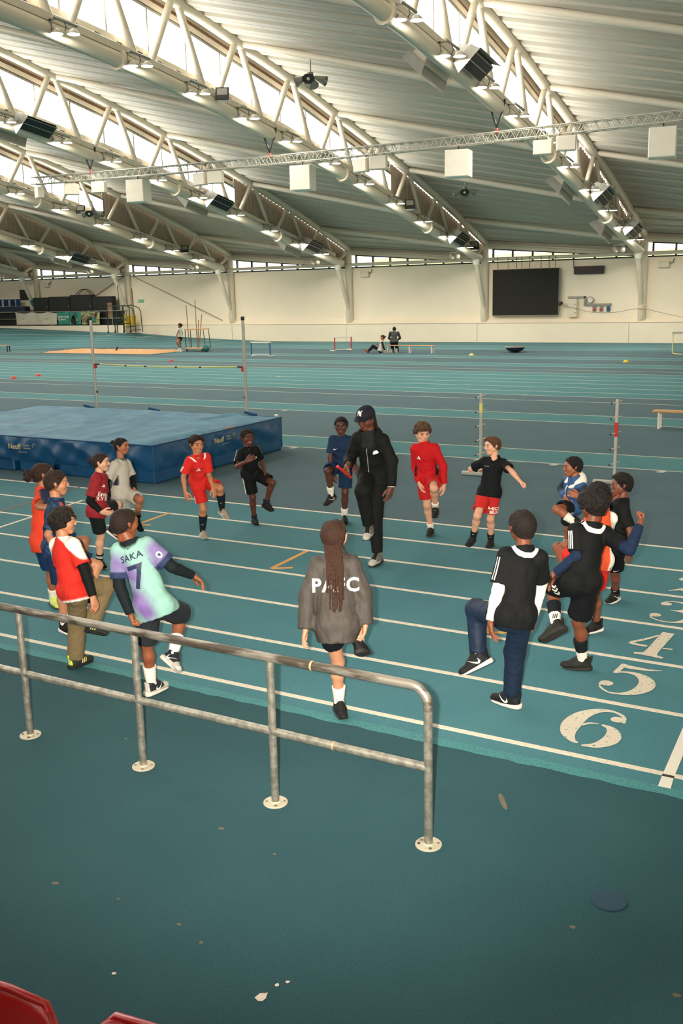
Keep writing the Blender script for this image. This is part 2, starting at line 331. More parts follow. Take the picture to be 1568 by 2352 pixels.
# round floor cap, stains
b = MB(); b.lathe((-1.02, 4.405, .0005), [(.088, 0), (.088, .006), (.084, .007)], 32, smooth=False); b.build('floor_cap', M['patch'], floor)
for (x, y, w, l, a) in ((-3.16, 4.07, .020, .013, .3), (-3.62, 3.23, .022, .014, .2), (-2.82, 3.26, .014, .010, 0), (-1.83, 5.09, .018, .10, .55), (-3.23, 3.28, .010, .008, 0), (-1.12, 4.12, .016, .012, 0), (-2.74, 3.99, .010, .008, 0), (-.59, 3.87, .02, .014, 0), (-2.64, 3.2, .012, .01, 0), (-4.45, 4.72, .014, .01, 0)):
    b = MB(); R = Matrix.Translation((x, y, 0)) @ Matrix.Rotation(a, 4, 'Z')
    b.prism([(math.cos(t)*w*rr.uniform(.8, 1.1), math.sin(t)*l*rr.uniform(.8, 1.1)) for t in [2*math.pi*k/11 for k in range(11)]], .0003, .0016, R); b.build('floor_stain', M['stain'], floor)
# --- banked bend at the left
def bank_h(x): return float(np.interp(x, [-90, -70, -58, -47.5, -41.7, -36.5, -34], [1.4, 1.2, .95, .62, .24, .04, 0]))
def bank_in(x): return 46.9-.045*max(0, -40-x)**2 if x > -60 else 46.9-.045*400
def bank_out(x): return 53.62 if x > -46.6 else 52.75
bv = []; bf = []; xs = np.arange(-34, -64, -.6); ns = 24
def bank_p(x, t, dz=0.):
    yi, yo = bank_in(x), bank_out(x)+.3; return (x, yi+(yo-yi)*t, .002+bank_h(x)*t**1.15+dz)
for x in xs:
    for j in range(ns+1): bv.append(bank_p(x, j/ns))
for i in range(len(xs)-1):
    for j in range(ns): a = i*(ns+1)+j; bf.append((a, a+1, a+ns+2, a+ns+1))
me = bpy.data.meshes.new('floor_bank'); me.from_pydata(bv, [], bf); me.materials.append(M['tr_lane']); me.polygons.foreach_set('use_smooth', [True]*len(bf))
bank = tag(link('floor_bank', me), kind='structure')
for k in range(7):
    t = .03+k*.148; b = MB(); vs = []
    for x in xs: vs += [bank_p(x, t, .006), bank_p(x, t+.009, .006)]
    b.add(vs, [(2*i+2, 2*i+3, 2*i+1, 2*i) for i in range(len(xs)-1)]); b.build('lane_line', M['line_far'], bank)
for x in (-47.6, -39.5, -45.0):
    b = MB(); b.add([bank_p(x, .72, .008), bank_p(x+.5, .86, .008), bank_p(x+.62, .86, .008), bank_p(x+.12, .72, .008)], [(0, 1, 2, 3)]); b.build('lane_mark', M['line'], bank)
# --- sand pit
b = MB(); b.box((-38.6, 42.4, .008), (8.7, 3.8, .016)); pit = tag(b.build('floor_pit', M['tr_dark'], None), kind='structure')
nx, ny = 46, 18; sv = []; sf = []
for i in range(nx+1):
    for j in range(ny+1):
        x = -42.6+8.0*i/nx; y = 40.8+3.0*j/ny; e = min(i, nx-i, j*1.5, (ny-j)*1.5); sv.append((x, y, .018+min(e*.02, .05)+(rr.uniform(0, .05) if e > 1 else 0)+.02*math.sin(x*1.7)*math.sin(y*2.3)*(e > 1)))
for i in range(nx):
    for j in range(ny): a = i*(ny+1)+j; sf.append((a, a+ny+1, a+ny+2, a+1))
me = bpy.data.meshes.new('sand'); me.from_pydata(sv, [], sf); me.materials.append(M['sand']); me.polygons.foreach_set('use_smooth', [True]*len(sf))
so = link('sand', me); tag(so, 'tan raked sand filling the jump pit', 'sand', kind='stuff')
b = MB(); b.tube([(-38.2, 42.1, .04), (-38.15, 42.2, .30)], .045, 8); tag(b.build('marker_post', M['black']), 'short black post standing in the sand pit', 'post')
# --- far wall with ledge, windows
wall = empty('wall_far', (0, 0, 0), kind='structure')
b = MB(); b.box((-35, DW+.15, 2.2), (70, .3, 4.45)); b.build('wall_panel', M['wall'], wall)
b = MB()
b.add([(-70, 53.58, -.2), (0, 53.58, -.2), (0, 53.58, 1.07), (-70, 53.58, 1.07), (0, DW, 1.32), (-70, DW, 1.32)], [(0, 1, 2, 3), (3, 2, 4, 5)]); b.build('wall_plinth', M['wall'], wall)
b = MB()
for x in (-29.2, -20.6, -12.0, -37.8): b.box((x-.6, 53.578, .53), (.018, .012, 1.06))
b.box((-35, 53.575, 1.07), (70, .016, .02)); b.build('plinth_joint', M['grey'], wall)
ceiling = empty('ceiling', (0, 0, 0), kind='structure')
def roof_edge(xi, x, y=DW): 
    t = (x-xi)/8.83; return Uz(y)*(1-t)+(Lz(y)+.28)*t
XS = [-64.99]+XT
wn = 0
for i, xi in enumerate(XS):
    x1 = xi+8.83; wn += 1
    w = empty('window_%d' % wn, (0, 0, 0), kind='structure')
    n = 7
    for k in range(n):
        a = xi+.42+(8.83-.75)*k/n; c = xi+.42+(8.83-.75)*(k+1)/n; za, zc = roof_edge(xi, a)-.30, roof_edge(xi, c)-.30
        if zc < 4.52: zc = 4.52
        if za < 4.56: za = 4.56
        p = MB(); p.prism([(a+.05, 4.47), (c-.05, 4.47), (c-.05, zc-.03), (a+.05, za-.03)], -.01, .01, Matrix(((1, 0, 0, 0), (0, 0, -1, DW+.1), (0, 1, 0, 0), (0, 0, 0, 1)))); p.build('glass_pane', M['glass'] if 'glass' in M else M['pane'], w)
        p = MB(); p.box((a, DW+.06, (4.45+za)/2), (.09, .14, max(.1, za-4.43))); p.build('window_mullion', M['frame_dark'], w)
    p = MB(); p.box(((xi+x1)/2, DW+.05, 4.44), (8.5, .16, .07)); p.build('window_sill', M['frame_dark'], w)
    a, c = Vector((xi+.4, DW+.05, roof_edge(xi, xi+.4)-.30)), Vector((x1-.35, DW+.05, roof_edge(xi, x1-.35)-.30))
    p = MB(); p.tube([a, c], .05, 4, smooth=False); p.build('window_head', M['frame_dark'], w)
    a = Vector((xi-.42, DW+.05, roof_edge(xi, xi)-.30)); p = MB(); p.add([a, c, c+Vector((0, 0, .75)), a+Vector((0, 0, .75)), a+Vector((0, .1, 0)), c+Vector((0, .1, 0)), c+Vector((0, .1, .75)), a+Vector((0, .1, .75))], [(0, 1, 2, 3), (5, 4, 7, 6)]); p.build('window_fascia', M['cream'], w)
    a, c = Vector((xi+.15, DW-.12, roof_edge(xi, xi)-.12)), Vector((x1-.1, DW-.12, roof_edge(xi, x1)-.16))
    p = MB(); p.add([a+Vector((0, -.12, -.17)), c+Vector((0, -.12, -.15)), c+Vector((0, -.12, .1)), a+Vector((0, -.12, .1)), a+Vector((0, .3, -.17)), c+Vector((0, .3, -.15))], [(0, 1, 2, 3), (0, 4, 5, 1)]); p.tube([a+Vector((0, -.13, .0)), c+Vector((0, -.13, .0))], .025, 6); p.build('roof_edge_beam', M['steel_white'], w)
    p = MB(); p.tube([(xi+.2, DW-.42, 4.60), (x1-.2, DW-.42, 4.60)], .095, 12); p.build('tie_tube', M['steel_white'], w)
# roof deck, corrugated along X
def deck(x0, x1):
    ys = []; y = DW+.4
    prof = [(0, 0), (.26, 0), (.275, .02), (.30, .02), (.315, 0), (.56, 0), (.64, .17), (.86, .17)]   # dy, dz : ribs
    while y > Y_END:
        for dy, dz in prof: ys.append((y-dy, dz))
        y -= .92
    nxs = 6; V = []; F = []
    for yy, dz in ys:
        for k in range(nxs+1):
            t = k/nxs; x = x0+(x1-x0)*t; V.append((x, yy, (Uz(yy)+.12)*(1-t)+(Lz(yy)+.34)*t+dz+.05))
    m = nxs+1
    for i in range(len(ys)-1):
        for k in range(nxs): F.append((i*m+k, i*m+k+1, (i+1)*m+k+1, (i+1)*m+k))
    link('roof_sheet', mesh_np('roof_sheet', V, F, M['deck'], smooth=False), ceiling)
for xi in [-73.8]+XS: deck(xi-.42, xi+8.83-.1)
deck(-3.2, 6.2)
# trusses, glazing strips, purlin tubes
NOD_U = [54-3.4*k for k in range(16)]      # upper nodes, 54 .. 3
LAB = ['far-left', 'left of the sand pit side', 'over the far high-jump upright', 'ending at the wall column behind the black cap', 'ending at the column left of the wall screen', 'ending at the column right of the wall screen']
TL = ['smallest roof truss, ending at the column behind the black containers', 'roof truss ending at the column beside the green exit sign', 'roof truss ending at the column above the right high-jump upright', 'roof truss ending at the column left of the seated pair',
      'roof truss ending at the column just left of the wall screen', 'nearest roof truss, ending at the column right of the wall screen']
lamp_y = [21.4, 24.4, 27.2, 30.0, 32.8, 35.7, 38.6, 41.6, 44.6, 47.4, 49.9]
YT0 = 6.0
trusses = []
for i, x in enumerate(XT):
    t = empty('roof_truss', (x, 0, 0), label=TL[i], cat='truss', group='arched roof trusses')
    trusses.append(t)
    yl = list(np.arange(52.9, YT0, -2.0)); yu = list(np.arange(54.0, YT0, -2.0))
    b = MB(); b.tube([(0, y, Lz(y)) for y in yl], .23, 14); b.build('lower_chord', M['steel_white'], t)
    b = MB(); b.tube([(0, y, Uz(y)) for y in yu], .19, 12); b.build('upper_chord', M['steel_white'], t)
    for k, y in enumerate(NOD_U):
        if y < YT0+1: break
        u = Vector((0, y, Uz(y)-.05))
        for s, yy in ((1, y+1.45), (-1, y-1.45)):
            if yy > 53.2 or yy < YT0: continue
            r = float(np.interp(y, [22, 54], [.13, .085]))
            b = MB(); b.tube([u+Vector((0, s*.16, 0)), Vector((0, yy, Lz(yy)+.08))], r, 10, caps=False); b.build('diagonal', M['steel_white'], t)
    for y in (24.0, 37.5, 46):
        b = MB(); q = Vector((0, y+.1, Lz(y+.1)))-Vector((0, y-.1, Lz(y-.1))); b.lathe((0, y, Lz(y)), [(.235, -.06), (.31, -.06), (.31, .06), (.235, .06)], 20, axis=q, smooth=False); b.build('flange', M['steel_white'], t)
    # service tray and conduit along the chord
    b = MB(); ys = list(np.arange(52, YT0, -2.))
    b.tube([(.02, y, Lz(y)+.42) for y in ys], .05, 6); b.build('conduit', M['grey'], t)
    b = MB(); vs = []
    for y in ys: vs += [(.10, y, Lz(y)+.20), (.10, y, Lz(y)+.40), (.16, y, Lz(y)+.20), (.16, y, Lz(y)+.40)]
    n = len(ys); fs = []
    for k in range(n-1):
        a = 4*k; fs += [(a+2, a+6, a+7, a+3), (a+3, a+7, a+5, a+1), (a, a+4, a+6, a+2)]
    b.add(vs, fs); b.build('cable_tray', M['steel_white'], t)
    # glazing strip behind the truss
    wn += 1; w = empty('window_%d' % wn, (x-.34, 0, 0), kind='structure')
    y = 42.6; 
    while y > YT0:
        y2 = y-1.87
        q = MB(); q.add([(0, y-.04, Lz(y)+.80), (0, y2+.04, Lz(y2)+.80), (0, y2+.04, Uz(y2)-.52), (0, y-.04, Uz(y)-.52)], [(0, 1, 2, 3)]); q.build('glass_pane', M['pane'], w)
        q = MB(); q.box((.02, y, (Lz(y)+.8+Uz(y)-.5)/2), (.08, .07, Uz(y)-.5-Lz(y)-.8)); q.build('window_mullion', M['grey'], w)
        y = y2
    for nm, za, zb, dx, mm, ya in (('upstand', .10, .80, .05, 'cream', 42.6),):
        ys = list(np.arange(ya, YT0, -1.87)); vs = []
        for yy in ys: vs += [(dx, yy, Lz(yy)+za), (dx, yy, Lz(yy)+zb), (-.1, yy, Lz(yy)+zb), (-.1, yy, Lz(yy)+za)]
        fs = [(4*k+a, 4*k+(a+1) % 4, 4*k+4+(a+1) % 4, 4*k+4+a) for k in range(len(ys)-1) for a in range(4)]
        q = MB(); q.add(vs, fs); q.build(nm, M[mm], w)
    ys = list(np.arange(42.6, YT0, -1.87))
    for nm, za, zb, dx, mm in (('head_frame', -.56, -.48, .04, 'grey'), ('head_board', -.48, -.10, -.02, 'wood'), ('head_trim', -.44, -.26, .03, 'cream'), ('head_closure', -.12, .50, -.01, 'cream')):
        vs = []
        for yy in ys: vs += [(dx, yy, Uz(yy)+za), (dx, yy, Uz(yy)+zb), (dx-.08, yy, Uz(yy)+zb), (dx-.08, yy, Uz(yy)+za)]
        q = MB(); q.add(vs, [(4*k+a, 4*k+(a+1) % 4, 4*k+4+(a+1) % 4, 4*k+4+a) for k in range(len(ys)-1) for a in range(4)]); q.build(nm, M[mm], w)
    # profiled infill towards the wall
    V = []; F = []; y = 42.6; k = 0
    while y < 53.9:
        for dy, dx in ((0, 0), (.12, 0), (.16, .05), (.28, .05), (.32, 0)):
            yy = min(y+dy, 54.0); V += [(dx, yy, Lz(yy)+.05), (dx, yy, Uz(yy)-.05)]
        y += .32
    F = [(2*k, 2*k+2, 2*k+3, 2*k+1) for k in range(len(V)//2-1)]
    link('infill_sheet', mesh_np('infill_sheet', V, F, M['infill'], smooth=False), w)
    # wall column and raking strut
    c = empty('column_%d' % (i+1), (x, DW-.15, 0), kind='structure')
    b = MB(); b.tube([(0, 0, 1.15), (0, 0, 5.6)], .21, 16); b.build('column_shaft', M['steel_white'], c)
    b = MB(); b.tube([(0, -.12, 1.95), (0, -1.35, 4.42)], [.11, .15], 12); b.build('strut', M['steel_white'], c)
    b = MB(); b.tube([(0, -.05, 1.25), (0, -.13, 1.75), (0, -.2, 1.98)], [.20, .19, .12], 12); b.build('strut_foot', M['steel_white'], c)
    if i == 0: b = MB(); b.tube([(0, -.42, 2.55), (0, -.62, 2.98)], .15, 12); b.build('strut_wrap', M['banner_teal'], c)
    b = MB(); b.lathe((0, -1.35, 4.42), [(.16, -.12), (.2, 0), (.2, .2)], 14); b.build('strut_head', M['white'], c)
# purlin tubes between trusses
for i, xi in enumerate(XS):
    for y in (50.4, 43.6, 36.9, 30.3, 23.6, 16.8):
        b = MB(); a = Vector((xi+.25, y, Uz(y)-.05)); c = Vector((xi+8.83-.25, y-.2, Lz(y)+.10))
        b.tube([a, c], .125, 10); b.build('purlin_tube', M['steel_white'], ceiling)
        b = MB(); d = (c-a).normalized(); b.box(a-d*.06, (.16, .1, .1)); b.box(c+d*.06, (.16, .1, .1)); b.build('purlin_bracket', M['steel_white'], ceiling)
# tie rods against the wall
for x0, x1 in ((-47.4, -53.6), (-47.2, -39.4)):
    b = MB(); b.tube([(x0, DW-.1, 4.55), (x1, DW-.1, 1.75 if x1 < x0 else 1.35)], .028, 8); b.build('tie_rod', M['grey'], wall)
# planted bank outside the low windows
b = MB(); b.add([(-32, 58, 2.5), (-10, 58, 2.5), (-10, 62, 5.05), (-32, 62, 5.2)], [(0, 1, 2, 3)]); tag(b.build('hill_outside', M['foliage']), kind='structure')
b = MB(); b.box((6.1, 23, 5.5), (.3, 62.6, 11.8)); tag(b.build('wall_right_blocker', M['wall']), kind='structure')  # unseen wall added to keep out sky light from the right
b = MB(); b.box((-74, 23, 6.5), (.3, 62.6, 13)); tag(b.build('wall_left', M['wall']), kind='structure')
# the near side of the hall: rear wall, added unseen to block sky light, and the seating stand the camera stands on
b = MB(); b.box((-35, -8.2, 5.2), (82, .3, 10.4)); tag(b.build('wall_back_blocker', M['wall']), kind='structure')
for k in range(4):
    b = MB(); b.box((-30, -.4-1.3*k-.65+.0, .25+.45*k), (72, 1.3, .5+.9*k)); tag(b.build('stand_step', M['tr_front']), kind='structure')
# ------------------------------------------------------------------ railing in front
ry = 4.46
rl = empty('railing', (-3.5, ry, 0), label='scuffed galvanised tube railing standing across the front of the track', cat='railing')
def rp(x, z): return (x+3.5, 0, z)
b = MB(); pts = [rp(-5.75, .93), rp(-2.13, .93)]+[rp(-2.13+.10*math.sin(a), .93-.10+.10*math.cos(a)) for a in [math.pi/2*k/7 for k in range(1, 8)]]+[rp(-2.03, .80)]
b.tube(pts, .027, 18); b.build('top_rail', M['galv_worn'], rl)['label'] = 'worn brown-edged top rail'
b = MB(); b.tube([rp(-5.75, .465), rp(-2.03, .465)], .025, 16); b.build('lower_rail', M['galv'], rl)
b = MB(); b.lathe(rp(-2.75, .93), [(.0285, -.006), (.0285, .006)], 18, axis=(1, 0, 0)); b.build('joint_ring', M['plank'], rl)
b = MB(); b.lathe(rp(-2.62, .465), [(.0265, -.004), (.0265, .004)], 16, axis=(1, 0, 0)); b.build('joint_ring', M['plank'], rl)
for x in (-5.10, -4.07, -3.04, -2.03):
    b = MB(); b.tube([rp(x, .004), rp(x, .92 if x < -2.5 else .80)], .024, 16); b.build('post', M['galv'], rl)
    b = MB(); b.lathe(rp(x, 0), [(.074, 0), (.074, .006), (.072, .008), (.03, .009), (.027, .016)], 28, smooth=False); pl = b.build('base_plate', M['plate'], rl)
    for a in (.5, 2.1, 3.6, 5.3):
        b = MB(); b.lathe(rp(x+.054*math.cos(a), .008), [(.009, 0), (.009, .004), (.005, .0045), (.0045, .002)], 10, smooth=False); o = b.build('bolt', M['galv_worn'], pl)
        for v in o.data.vertices: v.co.y += .054*math.sin(a)
# red spectator seats at the lower left corner
def seat(loc, rz, label):
    s = empty('spectator_seat', loc, rz, label=label, cat='seat', group='red spectator seats by the camera')
    # shell: outline rounded back panel, facing -Y (people face +Y side), built as thick curved sheet
    V = []; F = []; nx, nz = 14, 12; w, hgt = .43, .36
    def P(u, v, off):
        x = (u-.5)*w; cx = max(0, abs(x)-(w/2-.07)); r = .07; drop = r-math.sqrt(max(0, r*r-cx*cx)) if cx > 0 else 0
        z = v*(hgt-drop)+0; y = .05*(2*(u-.5))**2*-1+off+.05*(1-v)**2*-1
        lip = .018*max(0, (v-.86)/.14)**2; return (x, y+lip, z)
    for off in (0, -.010):
        for i in range(nx+1):
            for j in range(nz+1): V.append(P(i/nx, j/nz, off))
    m = nz+1; n0 = (nx+1)*m
    for i in range(nx):
        for j in range(nz): a = i*m+j; F.append((a, a+1, a+m+1, a+m)); F.append((n0+a, n0+a+m, n0+a+m+1, n0+a+1))
    for i in range(nx): a = i*m+nz; F.append((a, n0+a, n0+a+m, a+m))
    for j in range(nz): F.append((j, n0+j, n0+j+1, j+1)); a = nx*m+j; F.append((a, a+1, n0+a+1, n0+a))
    link('back', mesh_np('back', V, F, M['seat_red']), s)
    b = MB(); b.tube([(-.215, -.03, .02), (-.215, -.025, .30), (-.15, .0, .362), (0, .005, .366), (.15, .0, .362), (.215, -.025, .30), (.215, -.03, .02)], .013, 8); b.build('rim', M['seat_red'], s)
    b = MB(); b.box((0, -.22, .0), (.42, .36, .03), bev=.012); b.box((0, -.22, .022), (.32, .26, .015), bev=.006); b.build('pan', M['seat_red'], s)
    b = MB(); b.tube([(-.15, -.2, -.02), (-.15, -.2, -.45)], .02, 8); b.tube([(.15, -.2, -.02), (.15, -.2, -.45)], .02, 8); b.box((0, -.2, -.44), (.44, .08, .03)); b.build('bracket', M['galv'], s)
seat((-2.245, 1.78, .534), .06, 'glossy red spectator seat back filling the corner of the frame')
seat((-1.705, 1.845, .552), .06, 'red spectator seat of which only the rounded top corner shows')
b = MB(); b.box((-2.2, 1.0, .125), (3.0, 1.6, .25)); tag(b.build('floor_step', M['tr_front']), kind='structure')
# torn paper on the floor
for k, (x, y, s, lb) in enumerate(((-2.86, 2.84, .013, 'small square of torn paper lying alone by the red seats'), (-2.18, 3.03, .030, 'largest torn white paper scrap on the front floor'), (-2.16, 3.12, .013, 'small paper flake beside the largest scrap'), (-2.13, 3.16, .010, 'thin paper sliver right of the small flake'))):
    b = MB(); n = 9 if k else 4; R = Matrix.Translation((x, y, 0)) @ Matrix.Rotation(.5, 4, 'Z')
    b.prism([(math.cos(2*math.pi*q/n+.8)*s*(1.0 if not k else rr.uniform(.5, 1.25)), math.sin(2*math.pi*q/n+.8)*s*(.8 if not k else rr.uniform(.5, 1.1))) for q in range(n)], .001, .0025, R); tag(b.build('paper_scrap', M['paper']), lb, 'litter', 'paper scraps on the floor')
# ------------------------------------------------------------------ high jump landing mat
mt = empty('landing_mat', (-13.5, 14.25, 0), label='large blue vinyl high-jump landing mat behind the children', cat='mat')
x0, x1, y0, y1, zt = -16.9, -10.42, 12.18, 16.05, .66
def wr(p, q): return .5*math.sin(p*5.1+q*2)+.3*math.sin(p*9.7-q*3.1+1)+.2*math.sin(p*17+q*7)
V = []; F = []; nx, ny = 90, 56
for i in range(nx+1):
    for j in range(ny+1):
        u, v = i/nx, j/ny; x = x0+(x1-x0)*u; y = y0+(y1-y0)*v; e = min(u*(x1-x0), (1-u)*(x1-x0), v*(y1-y0), (1-v)*(y1-y0)); k = min(1, e/.25)
        d = abs(math.sin(2.3*x+1.4*y+.9*math.sin(1.7*y))); z = zt-.035*math.exp(-e/.06)+.012*wr(x, y)*k+.03*k*math.exp(-((y-13.0-.25*x/3+4)**2)/.02)*0+.022*k*(1-d)**6+.018*k*math.sin(x*.9+y*1.3)+.05*math.exp(-((x+13.1-.1*y)/.10)**2)*max(0, (y-14.3)/1.7)
        V.append((x+13.5, y-14.25, z))
F = [(i*(ny+1)+j, (i+1)*(ny+1)+j, (i+1)*(ny+1)+j+1, i*(ny+1)+j+1) for i in range(nx) for j in range(ny)]
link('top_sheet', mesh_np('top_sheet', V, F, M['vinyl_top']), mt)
def side(name, a, c, n, z0, z1, out, amp, m, ph=0.):
    a = Vector(a); c = Vector(c); nv = 14; V = []; L_ = (c-a).length
    for i in range(n+1):
        for j in range(nv+1):
            s = i/n; v = j/nv; p = a.lerp(c, s); d = s*L_; k = math.sin(math.pi*v)**.6 if z1 > .3 else v*0+.6
            o = amp*k*(.6*abs(math.sin(d*2.6+v*2.2+ph))**3+.4*math.sin(d*7+v*6+ph)+.35*math.sin(d*15-v*4))+.02*math.sin(math.pi*v)
            o += amp*.55*(1-abs(math.sin(d*5.3+v*2.8+1.3*math.sin(d*1.9+ph))))**4*math.sin(math.pi*v)**.5+amp*.3*(1-abs(math.sin(d*12.1-v*4+ph)))**4*v*(z1 > .3)
            o *= min(1, d/.3, (L_-d)/.3)
            V.append((p.x+out[0]*o+13.5, p.y+out[1]*o-14.25, z0+(z1-z0)*v))
    F = [(i*(nv+1)+j, (i+1)*(nv+1)+j, (i+1)*(nv+1)+j+1, i*(nv+1)+j+1) for i in range(n) for j in range(nv)]
    return link(name, mesh_np(name, V, F, m), mt)
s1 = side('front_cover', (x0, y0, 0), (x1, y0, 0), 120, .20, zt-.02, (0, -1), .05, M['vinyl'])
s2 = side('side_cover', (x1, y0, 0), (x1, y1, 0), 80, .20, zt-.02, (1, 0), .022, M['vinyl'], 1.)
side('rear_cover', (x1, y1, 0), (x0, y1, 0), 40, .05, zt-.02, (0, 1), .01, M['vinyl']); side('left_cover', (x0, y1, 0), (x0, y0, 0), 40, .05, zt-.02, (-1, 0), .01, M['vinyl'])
b = MB()
for i in range(6):
    w = (x1-x0)/6; b.box((x0+w*(i+.5)+13.5, y0+.35-14.25, .11), (w-.03 if i != 3 else w-.25, .66, .22), bev=.02)
b.build('base_block', M['vinyl'], mt)
b = MB()
for i in range(3): w = (y1-y0)/3; b.box((x1-.34+13.5, y0+w*(i+.5)-14.25, .11), (.66, w-.02, .22), bev=.02)
b.build('base_block', M['vinyl'], mt)
for aa, cc in (((x0, y0), (x1, y0)), ((x1, y0), (x1, y1))):
    b = MB(); b.tube([(aa[0]+13.5, aa[1]-14.25, zt-.025), (cc[0]+13.5, cc[1]-14.25, zt-.025)], .016, 8); b.build('piping', M['vinyl'], mt)
b = MB(); b.tube([(x1+.012+13.5, y0-.012-14.25, .01), (x1+.012+13.5, y0-.012-14.25, zt-.03)], .012, 6); b.build('corner_seam', M['vinyl'], mt)
def mat_logo(o, x, y, par, s=1.0):
    o = Vector(o); X = Vector(x); Y = Vector(y)
    for txt, sz, dx, dy, bo in (('Neuff', .14*s, 0, 0, .02), ('Athletic', .045*s, .42*s, .045*s, .01), ('Equipment', .05*s, .445*s, -.03*s, .01), ('www.neuff.co.uk', .032*s, .28*s, -.13*s, 0)):
        flat_text('lettering', txt, sz, frame(o+X*dx+Y*dy, X, Y), M['gold'], par, bold=bo)
    b = MB(); fr = frame(o+X*.68*s+Y*.04*s, X, Y)
    for a0 in (0, 1.3, 2.6):
        ps = [fr @ Vector((math.cos(a0+t*.35)*.06*s*(1-.1*t), math.sin(a0+t*.35)*.06*s, .0)) for t in range(5)]; b.tube(ps, .005*s, 4)
    b.build('logo', M['gold'], par)
mat_logo((-13.50+13.5, y0-.085-14.25, .47), (1, 0, 0), (0, 0, 1), s1, .70)
mat_logo((x1+.055+13.5, 13.92-14.25, .49), (0, 1, 0), (0, 0, 1), s2, .66)
b = MB(); b.box((x1-.03+13.5, 14.35-14.25, zt-.012), (.09, .32, .012)); b.build('worn_patch', M['wood'], mt)
b = MB(); b.box((x1-.05+13.5, y1-.1-14.25, zt+.02), (.08, .05, .05), bev=.015); b.build('cap_block', M['white'], mt)
for px, py, r in ((-15.4, 15.98, .12), (-13.6, 16.02, .09), (-11.15, 16.05, .07)):
    b = MB(); b.box((px+13.5, py-14.25, zt+.02), (.32, .06, .06), Matrix.Rotation(.15, 3, 'Y'), bev=.02); b.build('strap_flap', M['vinyl'], mt)
b = MB(); b.lathe((-15.9, 16.35, .66), [(.0, -.04), (.05, -.03), (.06, .02), (.03, .05), (0, .055)], 12); tag(b.build('rubber_ball', M['blue']), 'small blue ball at the far back edge of the landing mat', 'ball')
bpy.data.objects['rubber_ball'].location.z = -.625
# high-jump uprights and bar
for x, ht, lb in ((-15.60, 2.53, 'slim white high-jump upright at the left end of the bar'), (-11.52, 2.50, 'slim white high-jump upright at the right end of the bar')):
    s = empty('high_jump_upright', (x, 16.45, 0), label=lb, cat='upright', group='high-jump uprights')
    b = MB(); b.box((0, 0, ht/2+.02), (.05, .05, ht), bev=.008); b.box((.028, 0, ht/2), (.008, .02, ht*.95)); b.build('pole', M['alu'], s)
    b = MB(); b.box((0, 0, ht+.03), (.062, .062, .08), bev=.01); b.build('cap', M['black'], s)
    b = MB(); b.box((0, .12, .03), (.08, .75, .05), bev=.01); b.box((0, 0, .05), (.45, .07, .05), bev=.01); b.build('base', M['alu'], s)
    sg = 1 if x < -13 else -1
    b = MB(); b.box((sg*.04, 0, 1.52), (.05, .06, .10)); b.box((sg*.075, 0, 1.545), (.05, .045, .012)); b.build('bar_holder', M['red'], s)
    b = MB(); b.box((sg*.035, 0, .95), (.03, .05, .05), bev=.008); b.build('clamp', M['black'], s)
br = empty('high_jump_bar', (-13.56, 16.45, 1.565), label='pale yellow crossbar spanning the two high-jump uprights', cat='crossbar')
X0, X1 = -1.99, 1.99
b = MB(); b.tube([(X0+.12+(X1-X0-.24)*k/10, 0, -.035*math.sin(math.pi*k/10)) for k in range(11)], .015, 10); b.build('rod', M['lime'], br)
for q in (0, 1):
    b = MB(); b.tube([((X0, X1)[q], 0, 0), ((X0+.13, X1-.13)[q], 0, -.002)], .017, 8); b.build('end_piece', M['green'], br)
for f in (.22, .36, .57, .73):
    b = MB(); xx = X0+(X1-X0)*f; zz = -.035*math.sin(math.pi*f); b.tube([(xx-.03, 0, zz), (xx+.03, 0, zz)], .0165, 10); b.build('band', M['black'], br)
# practice stands on the right
for x, y, ht, dirx, bandm, zb, lb in ((-5.80, 14.86, 1.33, -1, 'lime', 1.12, 'aluminium practice stand with pegs and yellow tape behind the red lettered shorts'), (-3.64, 14.94, 1.30, -1, 'red', .86, 'aluminium practice stand with a red taped band')):
    s = empty('practice_stand', (x, y, 0), label=lb, cat='stand', group='peg practice stands')
    b = MB(); b.box((0, 0, ht/2+.02), (.045, .045, ht), bev=.006); b.build('pole', M['alu'], s)
    b = MB(); b.box((0, 0, zb), (.047, .047, .16 if bandm == 'lime' else .22)); b.build('tape', M[bandm], s)
    b = MB(); b.box((-.12, 0, .035), (.42, .07, .06), bev=.01); b.build('base', M['alu'], s)
    for k in range(5):
        z = ht-.03-k*.235; b = MB(); b.tube([(.06, .03, z+.03), (-.06, -.05, z-.01)], .009, 8); pg = b.build('peg', M['alu'], s)
        b = MB(); b.tube([(-.06, -.05, z-.01), (-.078, -.062, z-.016)], .013, 8); b.build('peg_cap', M['black'], pg)
# benches
def bench(loc, L_, rz, lb, mm='alu', hgt=.39, n=3):
    s = empty('bench', loc, rz, label=lb, cat='bench', group='low wooden gym benches')
    b = MB(); b.box((0, 0, hgt-.02), (L_, .27, .04), bev=.008); b.build('seat', M['plank'], s)
    for k in range(n):
        x = -L_/2+.14+(L_-.28)*k/(n-1)
        for yy in (-.1, .1):
            b = MB(); b.box((x, yy, (hgt-.04)/2), (.045, .04, hgt-.04)); b.build('leg', M[mm], s)
        b = MB(); b.box((x, 0, hgt-.065), (.04, .22, .03)); b.build('cross_rail', M[mm], s)
bench((-2.95, 21.42, 0), 3.0, 0, 'wooden bench with white legs cut by the right frame edge', 'white')
bench((-20.86, 43.92, 0), 2.65, 0, 'long far bench beside the kneeling person in the grey jacket', 'white')
bench((-47.2, 41.4, 0), 2.6, .1, 'far bench with dark legs cut by the left frame edge', 'green')
